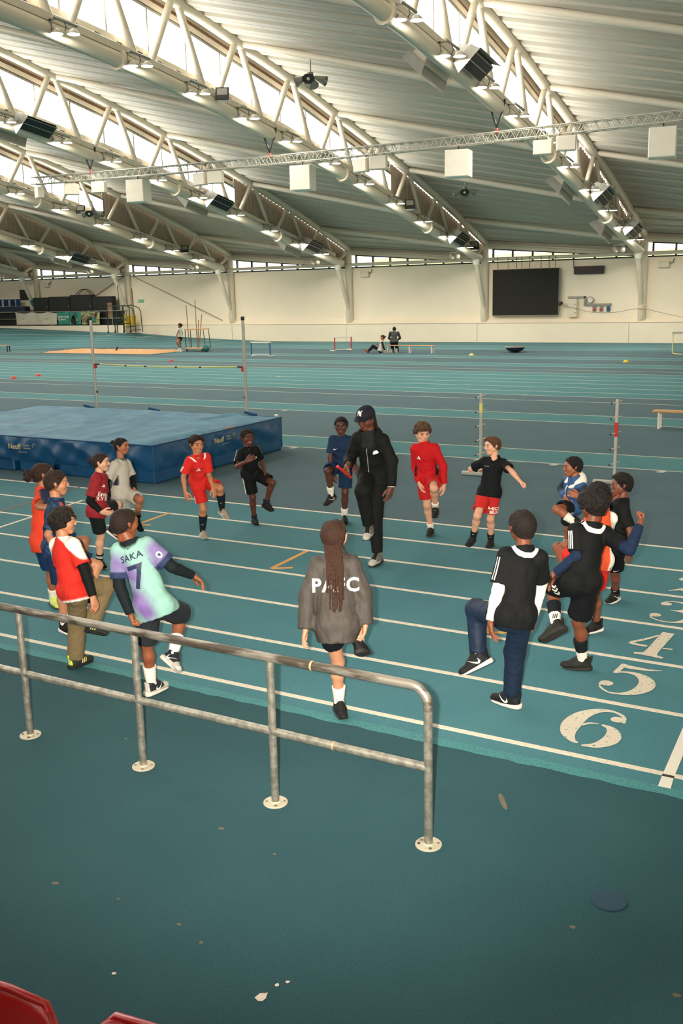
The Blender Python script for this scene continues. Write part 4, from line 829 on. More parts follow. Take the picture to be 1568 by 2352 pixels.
# ------------------------------------------------------------------ figures: a small signed-distance sculptor
def nrm(v): v = np.asarray(v, float); return v/(np.linalg.norm(v)+1e-12)
class Grid:
    def __init__(s, lo, hi, res):
        s.lo = np.asarray(lo, float); s.res = res; n = np.ceil((np.asarray(hi)-s.lo)/res).astype(int)+1
        s.ax = [(s.lo[i]+res*np.arange(n[i])).astype(np.float32) for i in range(3)]; s.D = np.full(tuple(n), .5, np.float32)
    def box(s, lo, hi):
        sl = []
        for i in range(3):
            a = max(0, int((lo[i]-s.lo[i])/s.res)); b = min(s.D.shape[i], int((hi[i]-s.lo[i])/s.res)+2)
            if b <= a: return None
            sl.append(slice(a, b))
        return tuple(sl)
    def xyz(s, sl): return s.ax[0][sl[0]][:, None, None], s.ax[1][sl[1]][None, :, None], s.ax[2][sl[2]][None, None, :]
    def cone_d(s, a, b, ra, rb, flat=None, sl=None, m=.05):
        a = np.asarray(a, float); b = np.asarray(b, float); k = 1.0 if flat is None else max(1., flat[1])
        if sl is None:
            lo = np.minimum(a-ra*k, b-rb*k)-m; hi = np.maximum(a+ra*k, b+rb*k)+m; sl = s.box(lo, hi)
            if sl is None: return None, None
        X, Y, Z = s.xyz(sl); ba = b-a; bb = float(ba@ba)+1e-9; dx, dy, dz = X-a[0], Y-a[1], Z-a[2]
        t = np.clip((dx*ba[0]+dy*ba[1]+dz*ba[2])/bb, 0, 1); dx = dx-t*ba[0]; dy = dy-t*ba[1]; dz = dz-t*ba[2]
        q = dx*dx+dy*dy+dz*dz
        if flat is not None:
            f, sc_ = flat; df = dx*f[0]+dy*f[1]+dz*f[2]; q = q+(1/sc_**2-1)*df*df
        d = np.sqrt(np.maximum(q, 0))-(ra+(rb-ra)*t)
        if flat is not None: d *= .9
        return sl, d.astype(np.float32)
    def un(s, sl, d, k):
        A = s.D[sl]; h = np.maximum(k-np.abs(A-d), 0)/k if k > 0 else 0; s.D[sl] = np.minimum(A, d)-h*h*k*.25
    def add(s, a, b, ra, rb, k=.02, flat=None, cuts=()):
        sl, d = s.cone_d(a, b, ra, rb, flat)
        if sl is None: return
        if cuts:
            X, Y, Z = s.xyz(sl)
            for p, n in cuts: d = np.maximum(d, (X-p[0])*n[0]+(Y-p[1])*n[1]+(Z-p[2])*n[2])
        s.un(sl, d, k)
    def ball(s, a, r, k=.02, flat=None): s.add(a, np.asarray(a)+1e-4, r, r, k, flat)
    def sub(s, a, b, ra, rb, k=.01, flat=None, cuts=()):
        sl, d = s.cone_d(a, b, ra, rb, flat)
        if sl is None: return
        if cuts:
            X, Y, Z = s.xyz(sl)
            for p, n in cuts: d = np.maximum(d, (X-p[0])*n[0]+(Y-p[1])*n[1]+(Z-p[2])*n[2])
        A = s.D[sl]; d = -d; h = np.maximum(k-np.abs(A-d), 0)/k; s.D[sl] = np.maximum(A, d)+h*h*k*.25
    def cut(s, p, n, sl=None):
        if sl is None: sl = (slice(None),)*3
        X, Y, Z = s.xyz(sl); s.D[sl] = np.maximum(s.D[sl], (X-p[0])*n[0]+(Y-p[1])*n[1]+(Z-p[2])*n[2])
    def mesh(s):
        D = s.D; I = D < 0; nx, ny, nz = D.shape
        c = [I[i:nx-1+i, j:ny-1+j, k:nz-1+k] for i in (0, 1) for j in (0, 1) for k in (0, 1)]
        sm = sum(q.astype(np.uint8) for q in c); act = (sm > 0) & (sm < 8); idx = np.full(act.shape, -1, np.int32); ci = np.argwhere(act); n = len(ci)
        if n == 0: return np.zeros((0, 3)), np.zeros((0, 4), int)
        idx[act] = np.arange(n); P = np.zeros((n, 3)); W = np.zeros(n)
        off = [(i, j, k) for i in (0, 1) for j in (0, 1) for k in (0, 1)]; vals = [D[ci[:, 0]+o[0], ci[:, 1]+o[1], ci[:, 2]+o[2]] for o in off]
        for p in range(8):
            for q in range(p+1, 8):
                if sum(abs(off[p][m]-off[q][m]) for m in range(3)) != 1: continue
                a, b = vals[p], vals[q]; x = (a < 0) != (b < 0); t = np.where(x, a/np.where(x, a-b, 1), 0)
                pt = np.array(off[p])[None, :]+t[:, None]*(np.array(off[q])-np.array(off[p]))[None, :]; P += np.where(x[:, None], pt, 0); W += x
        V = (ci+P/W[:, None])*s.res+s.lo; F = []
        for ax in range(3):
            sl0 = [slice(None)]*3; sl1 = [slice(None)]*3; sl0[ax] = slice(0, -1); sl1[ax] = slice(1, None)
            A, B = I[tuple(sl0)], I[tuple(sl1)]; e = np.argwhere(A != B); u, v = [(1, 2), (2, 0), (0, 1)][ax]
            ok = (e[:, u] > 0) & (e[:, v] > 0) & (e[:, u] < D.shape[u]-1) & (e[:, v] < D.shape[v]-1); e = e[ok]
            if len(e) == 0: continue
            def cell(du, dv): w = e.copy(); w[:, u] -= du; w[:, v] -= dv; return idx[w[:, 0], w[:, 1], w[:, 2]]
            q = np.stack([cell(1, 1), cell(0, 1), cell(0, 0), cell(1, 0)], 1); ins = A[e[:, 0], e[:, 1], e[:, 2]]
            F.append(np.where(ins[:, None], q, q[:, ::-1]))
        F = np.concatenate(F); F = F[(F >= 0).all(1)]; return V, F
def fold(X, Y, Z, seed, wl=.09):
    r = np.random.RandomState(seed); o = 0
    for i in range(4):
        k = r.normal(size=3); k[2] *= .4; k = k/np.linalg.norm(k)*2*math.pi/(wl*(.7+.35*i)); k2 = r.normal(size=3)*14
        s_ = np.sin(X*k[0]+Y*k[1]+Z*k[2]+1.6*np.sin(X*k2[0]+Y*k2[1]+Z*k2[2]+i)+r.uniform(0, 6)); o = o+(1-np.abs(s_))**2*(.9-.15*i)
    return o-.9
# ---- hands (right hand: fingers +Y, palm -Z, thumb -X), length about .185
HAND = {}
def hand(kind):
    if kind in HAND: return HAND[kind]
    cur = {'relax': (22, 32, 22), 'fist': (72, 88, 55), 'open': (4, 8, 6), 'grip': (48, 62, 45), 'spread': (10, 14, 10)}[kind]
    g = Grid((-.085, -.035, -.10), (.07, .205, .045), .0040)
    g.add((0, -.03, 0), (0, .01, 0), .026, .027, .01, ((0, 0, 1), .75))
    for x, l in ((-.030, .080), (-.010, .086), (.011, .084), (.030, .076)):
        g.add((x*.6, .012, 0), (x, l, 0), .0155, .0125, .018)
    sp = .18 if kind == 'spread' else .06
    for x, y0, L_, q in ((-.030, .084, .072, -1), (-.010, .090, .080, -.3), (.011, .087, .075, .35), (.030, .078, .058, 1)):
        p = np.array([x, y0, 0.]); an = 0; extra = .75 if kind in ('relax',) and q < 0 else 1.0
        for s_, f, r0, r1 in ((cur[0], .46, .0108, .0098), (cur[1], .30, .0098, .0088), (cur[2], .26, .0088, .0074)):
            an += math.radians(s_*extra); d = np.array([q*sp*math.cos(an), math.cos(an), -math.sin(an)]); e = p+d/np.linalg.norm(d)*L_*f; g.add(p, e, r0, r1, .004); p = e
    t0 = np.array([-.024, .022, -.008])
    segs = {'fist': ((-.55, .75, -.45), (.35, .8, -.55), (.75, .45, -.4)), 'grip': ((-.5, .6, -.65), (.15, .75, -.65), (.5, .6, -.5))}.get(kind, ((-.72, .68, -.25), (-.35, .92, -.2), (-.15, .97, -.15)))
    p = t0
    for d, L_, r0, r1 in zip(segs, (.042, .032, .026), (.0165, .0125, .0108), (.0125, .0108, .0088)):
        e = p+nrm(d)*L_; g.add(p, e, r0, r1, .009); p = e
    HAND[kind] = g.mesh(); return HAND[kind]
# ---- heads in units of half the head height; x right, y forward, z up
HEAD = {}
def head(kind):
    if kind in HEAD: return HEAD[kind]
    g = Grid((-1.05, -1.25, -1.6), (1.05, 1.25, 1.15), .050)
    X_ = (1, 0, 0)
    g.add((0, -.20, .22), (0, .12, .24), .80, .74, .1, (X_, .88))
    g.add((0, .02, -.1), (0, .34, -.55), .62, .40, .25, (X_, .92))
    g.add((0, .36, -.62), (0, .50, -.80), .34, .20, .2, (X_, 1.05))
    for q in (-1, 1):
        g.ball((q*.36, .44, -.18), .30, .2); g.add((q*.52, .02, -.30), (q*.26, .46, -.74), .20, .16, .2)
        g.ball((q*.74, -.02, -.02), .10, .06, ((1, 0, 0), .5)); g.add((q*.79, -.10, .12), (q*.75, -.04, -.20), .15, .09, .04, ((1, 0, 0), .5))
    g.add((-.34, .74, .22), (.34, .74, .22), .13, .13, .12)
    for q in (-1, 1): g.sub((q*.31, .95, .02), (q*.33, .93, .02), .17, .15, .14)
    for q in (-1, 1): g.add((q*.19, .755, .125), (q*.45, .70, .10), .055, .045, .05); g.add((q*.20, .74, -.075), (q*.42, .70, -.07), .04, .04, .05)
    g.add((0, .80, .12), (0, .93, -.20), .085, .115, .08); g.ball((.10, .86, -.25), .085, .05); g.ball((-.10, .86, -.25), .085, .05)
    if kind == 'open':
        g.add((-.20, .70, -.44), (.20, .70, -.44), .07, .07, .05); g.add((0, .78, -.44), (.0, .78, -.44), .08, .08, .06); g.add((-.16, .69, -.69), (.16, .69, -.69), .08, .08, .06)
        g.sub((-.12, .86, -.56), (.12, .86, -.56), .08, .08, .03)
    elif kind == 'grin':
        g.add((-.25, .69, -.44), (.25, .69, -.44), .06, .06, .05); g.add((0, .77, -.45), (0, .77, -.45), .065, .065, .05); g.add((-.18, .72, -.60), (.18, .72, -.60), .07, .07, .05)
        g.sub((-.2, .86, -.52), (.2, .86, -.52), .04, .04, .03)
    else:
        g.add((-.19, .70, -.47), (.19, .70, -.47), .06, .06, .05); g.add((-.05, .775, -.46), (.05, .775, -.46), .06, .06, .05); g.add((-.14, .735, -.57), (.14, .735, -.57), .068, .068, .05)
        g.sub((-.2, .87, -.52), (.2, .87, -.52), .03, .03, .02)
    g.add((0, -.20, -.35), (0, -.28, -.92), .44, .34, .22)
    V, F = g.mesh(); x, y, z = V.T
    lip = np.clip(1.4-np.maximum(np.abs(x)/.24, np.maximum(np.abs(z+.53)/(.13 if kind == 'closed' else .19), (.66-y)/.08)), 0, 1)*(y > .56)
    if kind in ('open', 'grin'): inn = np.clip(1.3-np.sqrt((x/.17)**2+((z+(.555 if kind == 'open' else .52))/(.08 if kind == 'open' else .035))**2), 0, 1)*(y > .55)*(y < .93)
    else: inn = 0*x
    ax_ = np.abs(x); brow = np.clip(1.5-np.maximum(np.abs(ax_-.32)/.20, np.abs(z-.265+.1*(ax_-.3)**2)/.05), 0, 1)*(y > .45)
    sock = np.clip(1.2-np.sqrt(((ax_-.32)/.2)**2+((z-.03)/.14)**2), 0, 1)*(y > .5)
    HEAD[kind] = (V, F, lip, brow, inn, sock); return HEAD[kind]
GY = [-1, -.6, -.2, .1, .3, .5, .68, .9]; GZ = [-.62, -.55, -.32, -.16, .12, .40, .60, .72]
HAIRC = {}
def hair(style, seed=0):
    key = (style, seed)
    if key in HAIRC: return HAIRC[key]
    g = Grid((-1.45, -2.1, -1.25), (1.45, 1.35, 1.75), .056); r = np.random.RandomState(seed+5)
    t = {'buzz': .05, 'short': .10, 'fade': .06, 'curly': .12, 'afro': .16, 'mop': .13, 'quiff': .07, 'bun': .06, 'bigbun': .06, 'puff': .07, 'braids': .09, 'locs': .06}[style]
    g.add((0, -.20, .22), (0, .12, .24), .80+t, .74+t, .1, ((1, 0, 0), .88))
    g.add((0, -.3, -.1), (0, -.36, -.45), .62+t*.6, .50+t*.4, .2)
    X, Y, Z = g.xyz((slice(None),)*3); gy = np.interp(Y, GY, GZ); sx = .10*(np.abs(X) > .4)
    if style in ('fade', 'quiff'): gy = np.where(Y < -.1, gy+.12, gy)
    if style in ('bun', 'bigbun', 'puff', 'braids'): gy = np.where(Y < .2, gy-.05, gy)
    g.D = np.maximum(g.D, ((gy-Z)*.75).astype(np.float32))
    for q in (-1, 1): g.sub((q*.80, -.06, .0), (q*.80, -.02, -.12), .17, .13, .03)
    def blobs(n, zmin, ra, rb, lift, ymax=.62):
        c = 0
        while c < n:
            v = r.normal(size=3); v /= np.linalg.norm(v); p = np.array([v[0]*.74, v[1]*.86-.04, v[2]*.78+.23])
            if p[1] > ymax or p[2] < np.interp(p[1], GY, GZ)+.10 or p[2] < zmin: continue
            p = p+v*lift; rad = r.uniform(ra, rb); g.ball(p, rad, .05); c += 1
    if style == 'curly': blobs(130, .42, .10, .17, .12)
    if style == 'afro': blobs(190, .0, .12, .2, .18); 
    if style == 'mop': blobs(120, -.1, .13, .21, .12, .75)
    if style == 'short': blobs(80, .1, .07, .11, .06)
    if style == 'fade': blobs(70, .5, .09, .13, .08)
    if style == 'quiff':
        for i in range(46):
            x = r.uniform(-.55, .55); y = r.uniform(-.35, .55); z = .24+.78*math.sqrt(max(.05, 1-(x/.8)**2-((y+.04)/.95)**2)); g.add((x, y, z-.05), (x*.9+r.uniform(-.1, .1), y+.30, z+.10-.12*max(0, y)), .13, .07, .05)
    if style == 'mop':
        for i in range(16): x = -.5+i/15.; g.add((x, .55, .72), (x+.06, .80, .50+.04*math.sin(i*2)), .14, .07, .05)
    if style in ('bun', 'bigbun'):
        c = np.array([0, -1.02, .42 if style == 'bun' else .25]); R_ = .24 if style == 'bun' else .30; g.add((0, -.75, .3), c, .3, .16, .1); g.ball(c+np.array([0, -.18, .02]), R_, .04)
        for i in range(16): v = nrm(r.normal(size=3)); g.ball(c+np.array([0, -.18, .02])+v*R_*.75, .11, .04)
    if style == 'puff':
        c = np.array([0, -1.15, .18]); g.add((0, -.75, .28), c, .3, .2, .1)
        for i in range(70): v = nrm(r.normal(size=3)); g.ball(c+np.array([0, -.25, -.18])+v*np.array([.40, .40, .52])*r.uniform(.3, 1), r.uniform(.10, .17), .05)
    if style == 'braids':
        n = 15
        for i in range(n):
            a = -1.25+2.5*i/(n-1); pts = [np.array([math.sin(a)*.30, .45*math.cos(a*.6), .98-.10*abs(math.sin(a))]), np.array([math.sin(a)*.66, .05-.15*math.cos(a), .80]), np.array([math.sin(a)*.80, -.40-.42*math.cos(a), .30]), np.array([math.sin(a)*.66, -.42-.40*math.cos(a), -.30])]
            pc = catmull(pts, 8)
            for k in range(len(pc)): g.ball(np.array(pc[k]), .085+.02*(k % 2), .02)
    if style == 'locs':
        for i in range(14):
            a = math.radians(95+170*i/13); p = np.array([math.cos(a)*.80, math.sin(a)*-.78*-1*(-1), 0]); p = np.array([math.cos(a)*.78, -abs(math.sin(a))*.82, -.05]); g.add(p+np.array([0, 0, .2]), p*1.08+np.array([0, 0, -.75-r.uniform(0, .2)]), .12, .08, .02)
    if style in ('buzz', 'short', 'fade', 'braids', 'quiff'):
        X, Y, Z = g.xyz((slice(None),)*3); g.D += (.012*np.sin(X*31+2*np.sin(Y*17))*np.sin(Y*29+Z*7)*np.sin(Z*33+X*5)).astype(np.float32)
    HAIRC[key] = g.mesh(); return HAIRC[key]
# ---- shoe (toe +Y, ankle at z .078), length .25
SHOE = {}
def shoe(kind):
    if kind in SHOE: return SHOE[kind]
    g = Grid((-.07, -.09, -.01), (.07, .2, .14), .0054)
    g.add((0, -.028, .040), (0, .05, .042), .036, .039, .02); g.add((0, .05, .040), (.004, .135, .028), .041, .032, .02, ((0, 0, 1), .85)); g.add((0, .01, .05), (0, -.012, .088), .038, .040, .02); g.add((0, .07, .055), (0, .03, .092), .026, .022, .02)
    g.add((0, .035, .09), (0, .012, .118), .016, .012, .01, ((0, 1, 0), .5)); g.add((0, -.056, .07), (0, -.066, .108), .012, .009, .01)
    g.sub((0, -.010, .088), (0, -.012, .14), .029, .034, .01); g.cut((0, 0, .016), (0, 0, -1))
    up = g.mesh()
    s_ = Grid((-.075, -.1, -.012), (.075, .205, .06), .0058)
    s_.add((0, -.035, .018), (0, .05, .018), .041, .043, .01, ((0, 0, 1), 3)); s_.add((0, .05, .018), (.005, .14, .018), .044, .036, .01, ((0, 0, 1), 3))
    s_.cut((0, 0, 0), (0, 0, -1)); s_.cut((0, 0, .026), nrm((0, .10, 1))); s_.cut((0, .12, 0), nrm((0, .28, -1)))
    SHOE[kind] = (up, s_.mesh()); return SHOE[kind]
def place(V, o, x, y, z, s=1.0): return np.asarray(V)*s @ np.array([x, y, z])+np.asarray(o)
def hexc(c): return np.array(lin(*c))
# ---- decals: outlines carried onto a garment
def project(par, mb_v, mb_f, o, X, Y, D, bvh, m, name, off=.003, maxd=.012):
    bmx = bmesh.new(); vs = [bmx.verts.new((x, y, 0)) for x, y in mb_v]
    for f in mb_f:
        try: bmx.faces.new([vs[i] for i in f])
        except ValueError: pass
    bmesh.ops.triangulate(bmx, faces=bmx.faces[:])
    for _ in range(4):
        ed = [e for e in bmx.edges if e.calc_length() > maxd]
        if not ed: break
        bmesh.ops.subdivide_edges(bmx, edges=ed, cuts=1)
        bmesh.ops.triangulate(bmx, faces=[f for f in bmx.faces if len(f.verts) > 3])
    o, X, Y, D = Vector(o), Vector(X), Vector(Y), Vector(D); bad = []
    for v in bmx.verts:
        p = o+X*v.co.x+Y*v.co.y; h = bvh.ray_cast(p-D*.25, D, .5)
        if h[0] is None: bad.append(v)
        else: v.co = h[0]-D*off+(h[1]*0 if h[1] is None else Vector((0, 0, 0)))
    bmesh.ops.delete(bmx, geom=bad, context='VERTS'); me = bpy.data.meshes.new(name); bmx.to_mesh(me); bmx.free(); me.materials.append(m)
    if len(me.polygons) == 0: bpy.data.meshes.remove(me); return None
    return link(name, me, par)
def quads(lst):
    V = []; F = []
    for q in lst: n = len(V); V += q; F.append(tuple(range(n, n+len(q))))
    return V, F
TREFOIL = quads([[(-.5, -.3), (-.27, -.3), (-.37, -.02)], [(-.2, -.3), (.06, -.3), (-.15, .22), (-.28, -.02)], [(.13, -.3), (.5, -.3), (.07, .55), (-.08, .3)]])
SWOOSH = quads([[(-.5, -.1), (-.42, .08), (-.33, .2), (-.36, .02), (-.28, -.1)], [(-.5, -.1), (-.28, -.1), (-.1, -.04), (-.12, -.2), (-.35, -.24)], [(-.12, -.2), (-.1, -.04), (.5, .3)]])
PATCH_E = quads([[(-.5, -.35), (.5, -.35), (.4, .1), (.2, .38), (-.2, .38), (-.4, .1)]])
def scaled(sh, k): return [(x*k, y*k) for x, y in sh[0]], sh[1]
# ---- the figure
def figure(key, label, spec, group='children in the warm-up circle'):
    P = {k: np.array(v, float) if isinstance(v, list) else v for k, v in POSE[key].items()}; H = P['H']; S = spec
    lo_ = min(P['anL'][2], P['anR'][2]); 
    adult = S.get('adult', False); base = np.array([P['pe'][0], P['pe'][1], 0.])
    for k in P:
        if k not in ('H', 'hf', 'tf', 'pf', 'sup'): P[k] = P[k]-base
    tf, pf = nrm(P['tf']), nrm(P['pf']); sp = nrm(P['nb']-P['pe']); tl = np.linalg.norm(P['nb']-P['pe']); TF = nrm(tf-sp*(tf@sp)); lat = np.cross(TF, sp); PF = nrm(pf-sp*(pf@sp))
    C_ = {k: hexc(v) for k, v in S['c'].items()}; sk = C_['skin']
    w = S.get('w', 1.0)*(1.04 if adult else 1.0)
    pe, nb, hc = P['pe'], P['nb'], P['hc']
    def tp(t, f=0., l=0.): return pe+sp*tl*t+TF*f*H+lat*l*H
    res = .0115 if not S.get('far') else .02
    allp = np.array([P[k] for k in ('pe', 'nb', 'hc', 'knL', 'knR', 'anL', 'anR', 'elL', 'elR', 'wrL', 'wrR', 'shL', 'shR')])
    lo, hi = allp.min(0)-.16, allp.max(0)+.16
    g = Grid(lo, hi, res); FL = (TF, .72); FP = (PF, .80)
    # torso
    g.add(P['hiL'], P['hiR'], .044*H*w, .044*H*w, .03, (PF, .95)); g.add(tp(-.02), tp(.35), .060*H*w, .052*H*w, .03, FP); g.add(tp(.35), tp(.70), .052*H*w, .060*H*w, .03, FL); g.add(tp(.70), tp(.90), .058*H*w, .038*H*w, .03, FL)
    for s_, f in (('L', -1), ('R', 1)):
        g.ball(P['hi'+s_]-PF*.022*H, .041*H*w, .03)
        g.add(nb-sp*.030*H, P['sh'+s_], .023*H, .026*H*w, .03); g.add(P['sh'+s_], P['el'+s_], .027*H*w, .0210*H*w, .02); 
        e, wr = P['el'+s_], P['wr'+s_]; g.add(e, e+(wr-e)*.3, .0215*H*w, .0225*H*w, .015); g.add(e+(wr-e)*.3, wr, .0222*H*w, .0150*H*w, .015)
        h, k, a = P['hi'+s_], P['kn'+s_], P['an'+s_]; g.add(h, k, .045*H*w, .031*H*w, .03); g.ball(k+PF*.003*H, .0305*H*w, .015)
        ax_ = nrm(a-k); bk = nrm(h-k)+nrm(a-k); bk = bk-ax_*(bk@ax_); bk = bk/(np.linalg.norm(bk)+1e-6)*min(1, np.linalg.norm(bk)*3)
        g.add(k, k+(a-k)*.3+bk*.009*H, .029*H*w, .032*H*w, .02); g.add(k+(a-k)*.3+bk*.009*H, a, .0315*H*w, .0195*H*w, .02)
        to = P['to'+s_]; g.add(a, a+(to-a)*.35-ax_*.0*H, .0185*H, .014*H, .015)
    hx = nrm(P['hf']); hu = np.array([0, 0, 1.])+S.get('tilt', 0)*lat; hz = nrm(hu-hx*(hu@hx)); hr = np.cross(hx, hz); u = (.066 if adult else .0735)*H*S.get('hs', 1.0)
    g.add(nb-sp*.01*H, hc-hz*.35*u-hx*.22*u, (.036 if adult else .032)*H, (.034 if adult else .031)*H, .03)
    V, F = g.mesh()
    z_ = V[:, 2]; col = np.tile(sk, (len(V), 1))
    for s_ in 'LR':
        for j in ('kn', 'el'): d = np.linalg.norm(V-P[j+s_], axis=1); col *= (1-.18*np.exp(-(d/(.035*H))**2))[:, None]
    Vs, Fs, Cs = [V], [F], [col]; n = len(V)
    HF = {}; hk = S.get('hands', ('relax', 'relax'))
    for s_, kind, sg in (('L', hk[0], -1), ('R', hk[1], 1)):
        if S.get('far') and kind is None: continue
        hv, hf_ = hand(kind); fa = nrm(P['wr'+s_]-P['el'+s_]); di = nrm(nrm(P['ti'+s_]-P['wr'+s_])+.5*fa); med = tp(.3)-P['wr'+s_]
        if s_ in S.get('palm', {}): med = np.array(S['palm'][s_][0]*TF+S['palm'][s_][1]*lat+S['palm'][s_][2]*sp)
        pm = nrm(med-di*(med@di)); zb = -pm; xb = np.cross(di, zb); k = .108*H/.185*S.get('handk', 1.0)
        HF[s_] = (xb, di, zb, k); W = hv.copy(); W[:, 0] *= sg; wv = place(W, P['wr'+s_], xb, di, zb, k); Vs.append(wv); Fs.append((hf_ if sg > 0 else hf_[:, ::-1])+n); n += len(wv)
        c = np.tile(sk, (len(wv), 1)); pal = np.clip(-hv[:, 2]/.03, 0, 1)[:, None]*S.get('palmk', .25); c = c*(1-pal)+pal*(c*.5+hexc((205, 140, 110))*.5); Cs.append(c)
    hv, hf_, lip, brow, inn, sock = head(S.get('mouth', 'closed')); wv = place(hv, hc, hr, hx, hz, u); c = np.tile(sk, (len(wv), 1))
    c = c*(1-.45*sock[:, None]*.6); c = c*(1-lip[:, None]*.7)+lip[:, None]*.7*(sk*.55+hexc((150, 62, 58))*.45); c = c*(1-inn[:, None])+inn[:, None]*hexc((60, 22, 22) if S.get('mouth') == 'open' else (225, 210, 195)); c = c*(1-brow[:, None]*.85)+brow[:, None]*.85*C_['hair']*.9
    # shaved stubble under short styles, so that the hairline fades
    if S.get('hair') in ('buzz', 'fade', 'short', 'curly', 'quiff'):
        gz = np.interp(hv[:, 1], GY, GZ); st = np.clip((hv[:, 2]-gz+.12)/.14, 0, 1)*(hv[:, 1] < .75)*(np.abs(hv[:, 0]) < .82); c = c*(1-.75*st[:, None])+.75*st[:, None]*C_['hair']
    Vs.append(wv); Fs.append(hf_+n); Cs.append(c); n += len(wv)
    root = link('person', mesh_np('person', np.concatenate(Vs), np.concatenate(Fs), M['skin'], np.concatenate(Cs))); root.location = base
    tag(root, label, 'person', group)
    for q in (-1, 1):
        ev = []; ef = []; ec = []; er = .118
        for i in range(9):
            for j in range(12):
                th = math.pi*i/8; ph = 2*math.pi*j/12; ev.append((er*math.sin(th)*math.cos(ph), er*math.cos(th), er*math.sin(th)*math.sin(ph)*.8)); ec.append(hexc((34, 20, 16)) if i <= 2 else hexc((190, 178, 168)))
        ef = [(i*12+j, i*12+(j+1) % 12, (i+1)*12+(j+1) % 12, (i+1)*12+j) for i in range(8) for j in range(12)]
        wv = place(np.array(ev)+np.array([q*.315, .69, .025-S.get('look', 0)*.02]), hc, hr, hx, hz, u); link('eye', mesh_np('eye', wv, ef, M['eye'], np.array(ec)), root)
    if S.get('hair'):
        hv2, hf2 = hair(S['hair'], S.get('hseed', 0)); wv = place(hv2, hc, hr, hx, hz, u)
        cc = np.tile(C_['hair'], (len(wv), 1)); 
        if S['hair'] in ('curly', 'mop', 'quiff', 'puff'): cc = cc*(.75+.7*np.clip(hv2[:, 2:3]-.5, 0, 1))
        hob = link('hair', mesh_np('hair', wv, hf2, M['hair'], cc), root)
        if S['hair'] == 'braids':
            rb = random.Random(4)
            for i in range(18):
                a = -1.15+2.3*i/17; x0_ = math.sin(a)*.62; p0 = hc+u*(hr*x0_-hx*(.42+.36*math.cos(a))-hz*.22)
                end = nb-sp*(.185+.035*rb.uniform(-1, 1)+.05*math.cos(a))*H*(.9 if abs(a) > .9 else 1)+lat*(x0_*.066*H+rb.uniform(-.008, .008))-TF*(.087*H); mid = nb-sp*.045*H+lat*x0_*.066*H-TF*.088*H
                if i == 17: end = nb-sp*.02*H+lat*.085*H-TF*.02*H; mid = hc+u*(hr*.72-hx*.3-hz*.8)
                pts = catmull([p0, p0*.45+mid*.55-TF*.006*H, mid, mid*.5+end*.5-TF*.004*H, end], 9); m_ = len(pts); b = MB(); b.tube(pts, [.0066+.0020*(k % 2)-.003*k/m_ for k in range(m_)], 6)
                me = mesh_np('braid', [tuple(v) for v in b.V], [f for f in b.F if len(f) == 4], M['hair'], np.tile(C_['hair']*(1.0+.3*rb.random()), (len(b.V), 1))); link('braid', me, hob)
    def garment(name, gg, colfn, mt_='fabric', fa=.004, seed=1, wl=.09, parent=root):
        if fa > 0:
            X, Y, Z = gg.xyz((slice(None),)*3); gg.D -= (fa*np.maximum(0, -fold(X, Y, Z, seed, wl)+.5)*(np.abs(gg.D) < .06)).astype(np.float32)
        V, F = gg.mesh(); c = colfn(V) if callable(colfn) else np.tile(colfn, (len(V), 1)); o = link(name, mesh_np(name, V, F, M[mt_], c), parent); bv = BVHTree.FromPolygons(V.tolist(), F.tolist()); return o, bv
    gres = .0096 if not S.get('far') else .018; sd = sum(ord(ch) for ch in key)
    # ---------------- legs: shorts or trousers
    out = {}
    ls = S['legs']; g = Grid(lo, hi, gres); ez = .012*H+.004
    g.add(P['hiL'], P['hiR'], .046*H*w+ez*.5, .046*H*w+ez*.5, .03, (PF, 1.0)); g.add(tp(-.02), tp(.10), .060*H*w+ez*.2, .055*H*w+ez*.2, .03, (PF, .82))
    for s_ in 'LR': g.ball(P['hi'+s_]-PF*.022*H, .042*H*w+ez*.5, .03)
    g.cut(tp(.08), sp)
    for s_ in 'LR':
        h, k, a = P['hi'+s_], P['kn'+s_], P['an'+s_]; d = nrm(k-h); L_ = np.linalg.norm(k-h)
        if ls['kind'] == 'shorts':
            f = ls.get('len', .8); e = h+(k-h)*f; rr_ = ls.get('r', .062)*.82*H*w; g.add(h, e+d*.06, .047*H*w+ez*.7, rr_+.003, .03, None, ((e, d),)); g.sub(e-d*.02, e+d*.05, rr_-.017, rr_-.014, .004, None)
        else:
            da = nrm(a-k); e = k+(a-k)*ls.get('len', .92); rk = ls.get('rk', .046)*.86*H*w; ra_ = ls.get('ra', .036)*.9*H*w
            g.add(h, k, .046*H*w+ez*.6, rk, .03); g.add(k, e+da*.03, rk, ra_, .03, None, ((e, da),)); g.sub(e-da*.015, e+da*.04, ra_-.016, ra_-.014, .004)
    out['legs'] = garment('trousers' if ls['kind'] == 'trousers' else 'shorts', g, C_[ls['c']], ls.get('m', 'fabric'), .0035, sd, .12)
    # ---------------- shirt
    ss = S['top']; ez = ss.get('ease', .010)*H+.004; g = Grid(lo, hi, gres); hem = ss.get('hem', -.10)
    hw_ = ss.get('hemw', .060)*H*w; wa_ = ss.get('waist', .057)*H*w
    g.add(tp(hem-.08), tp(.35), hw_+ez, wa_+ez, .03, (PF, .90)); g.add(tp(.35), tp(.70), wa_+ez, .061*H*w+ez, .03, (TF, .84)); g.add(tp(.70), tp(.90), .059*H*w+ez*.9, .040*H*w+ez*.5, .03, (TF, .84))
    for s_ in 'LR': g.ball(P['hi'+s_]-PF*.020*H+sp*.02*H, .046*H*w+ez*.8, .03)
    for s_ in 'LR':
        dl = P['kn'+s_]-P['hi'+s_]; g.add(P['hi'+s_], P['hi'+s_]+dl*.20, .046*H*w+ez*.95, .048*H*w+ez*.9, .04)
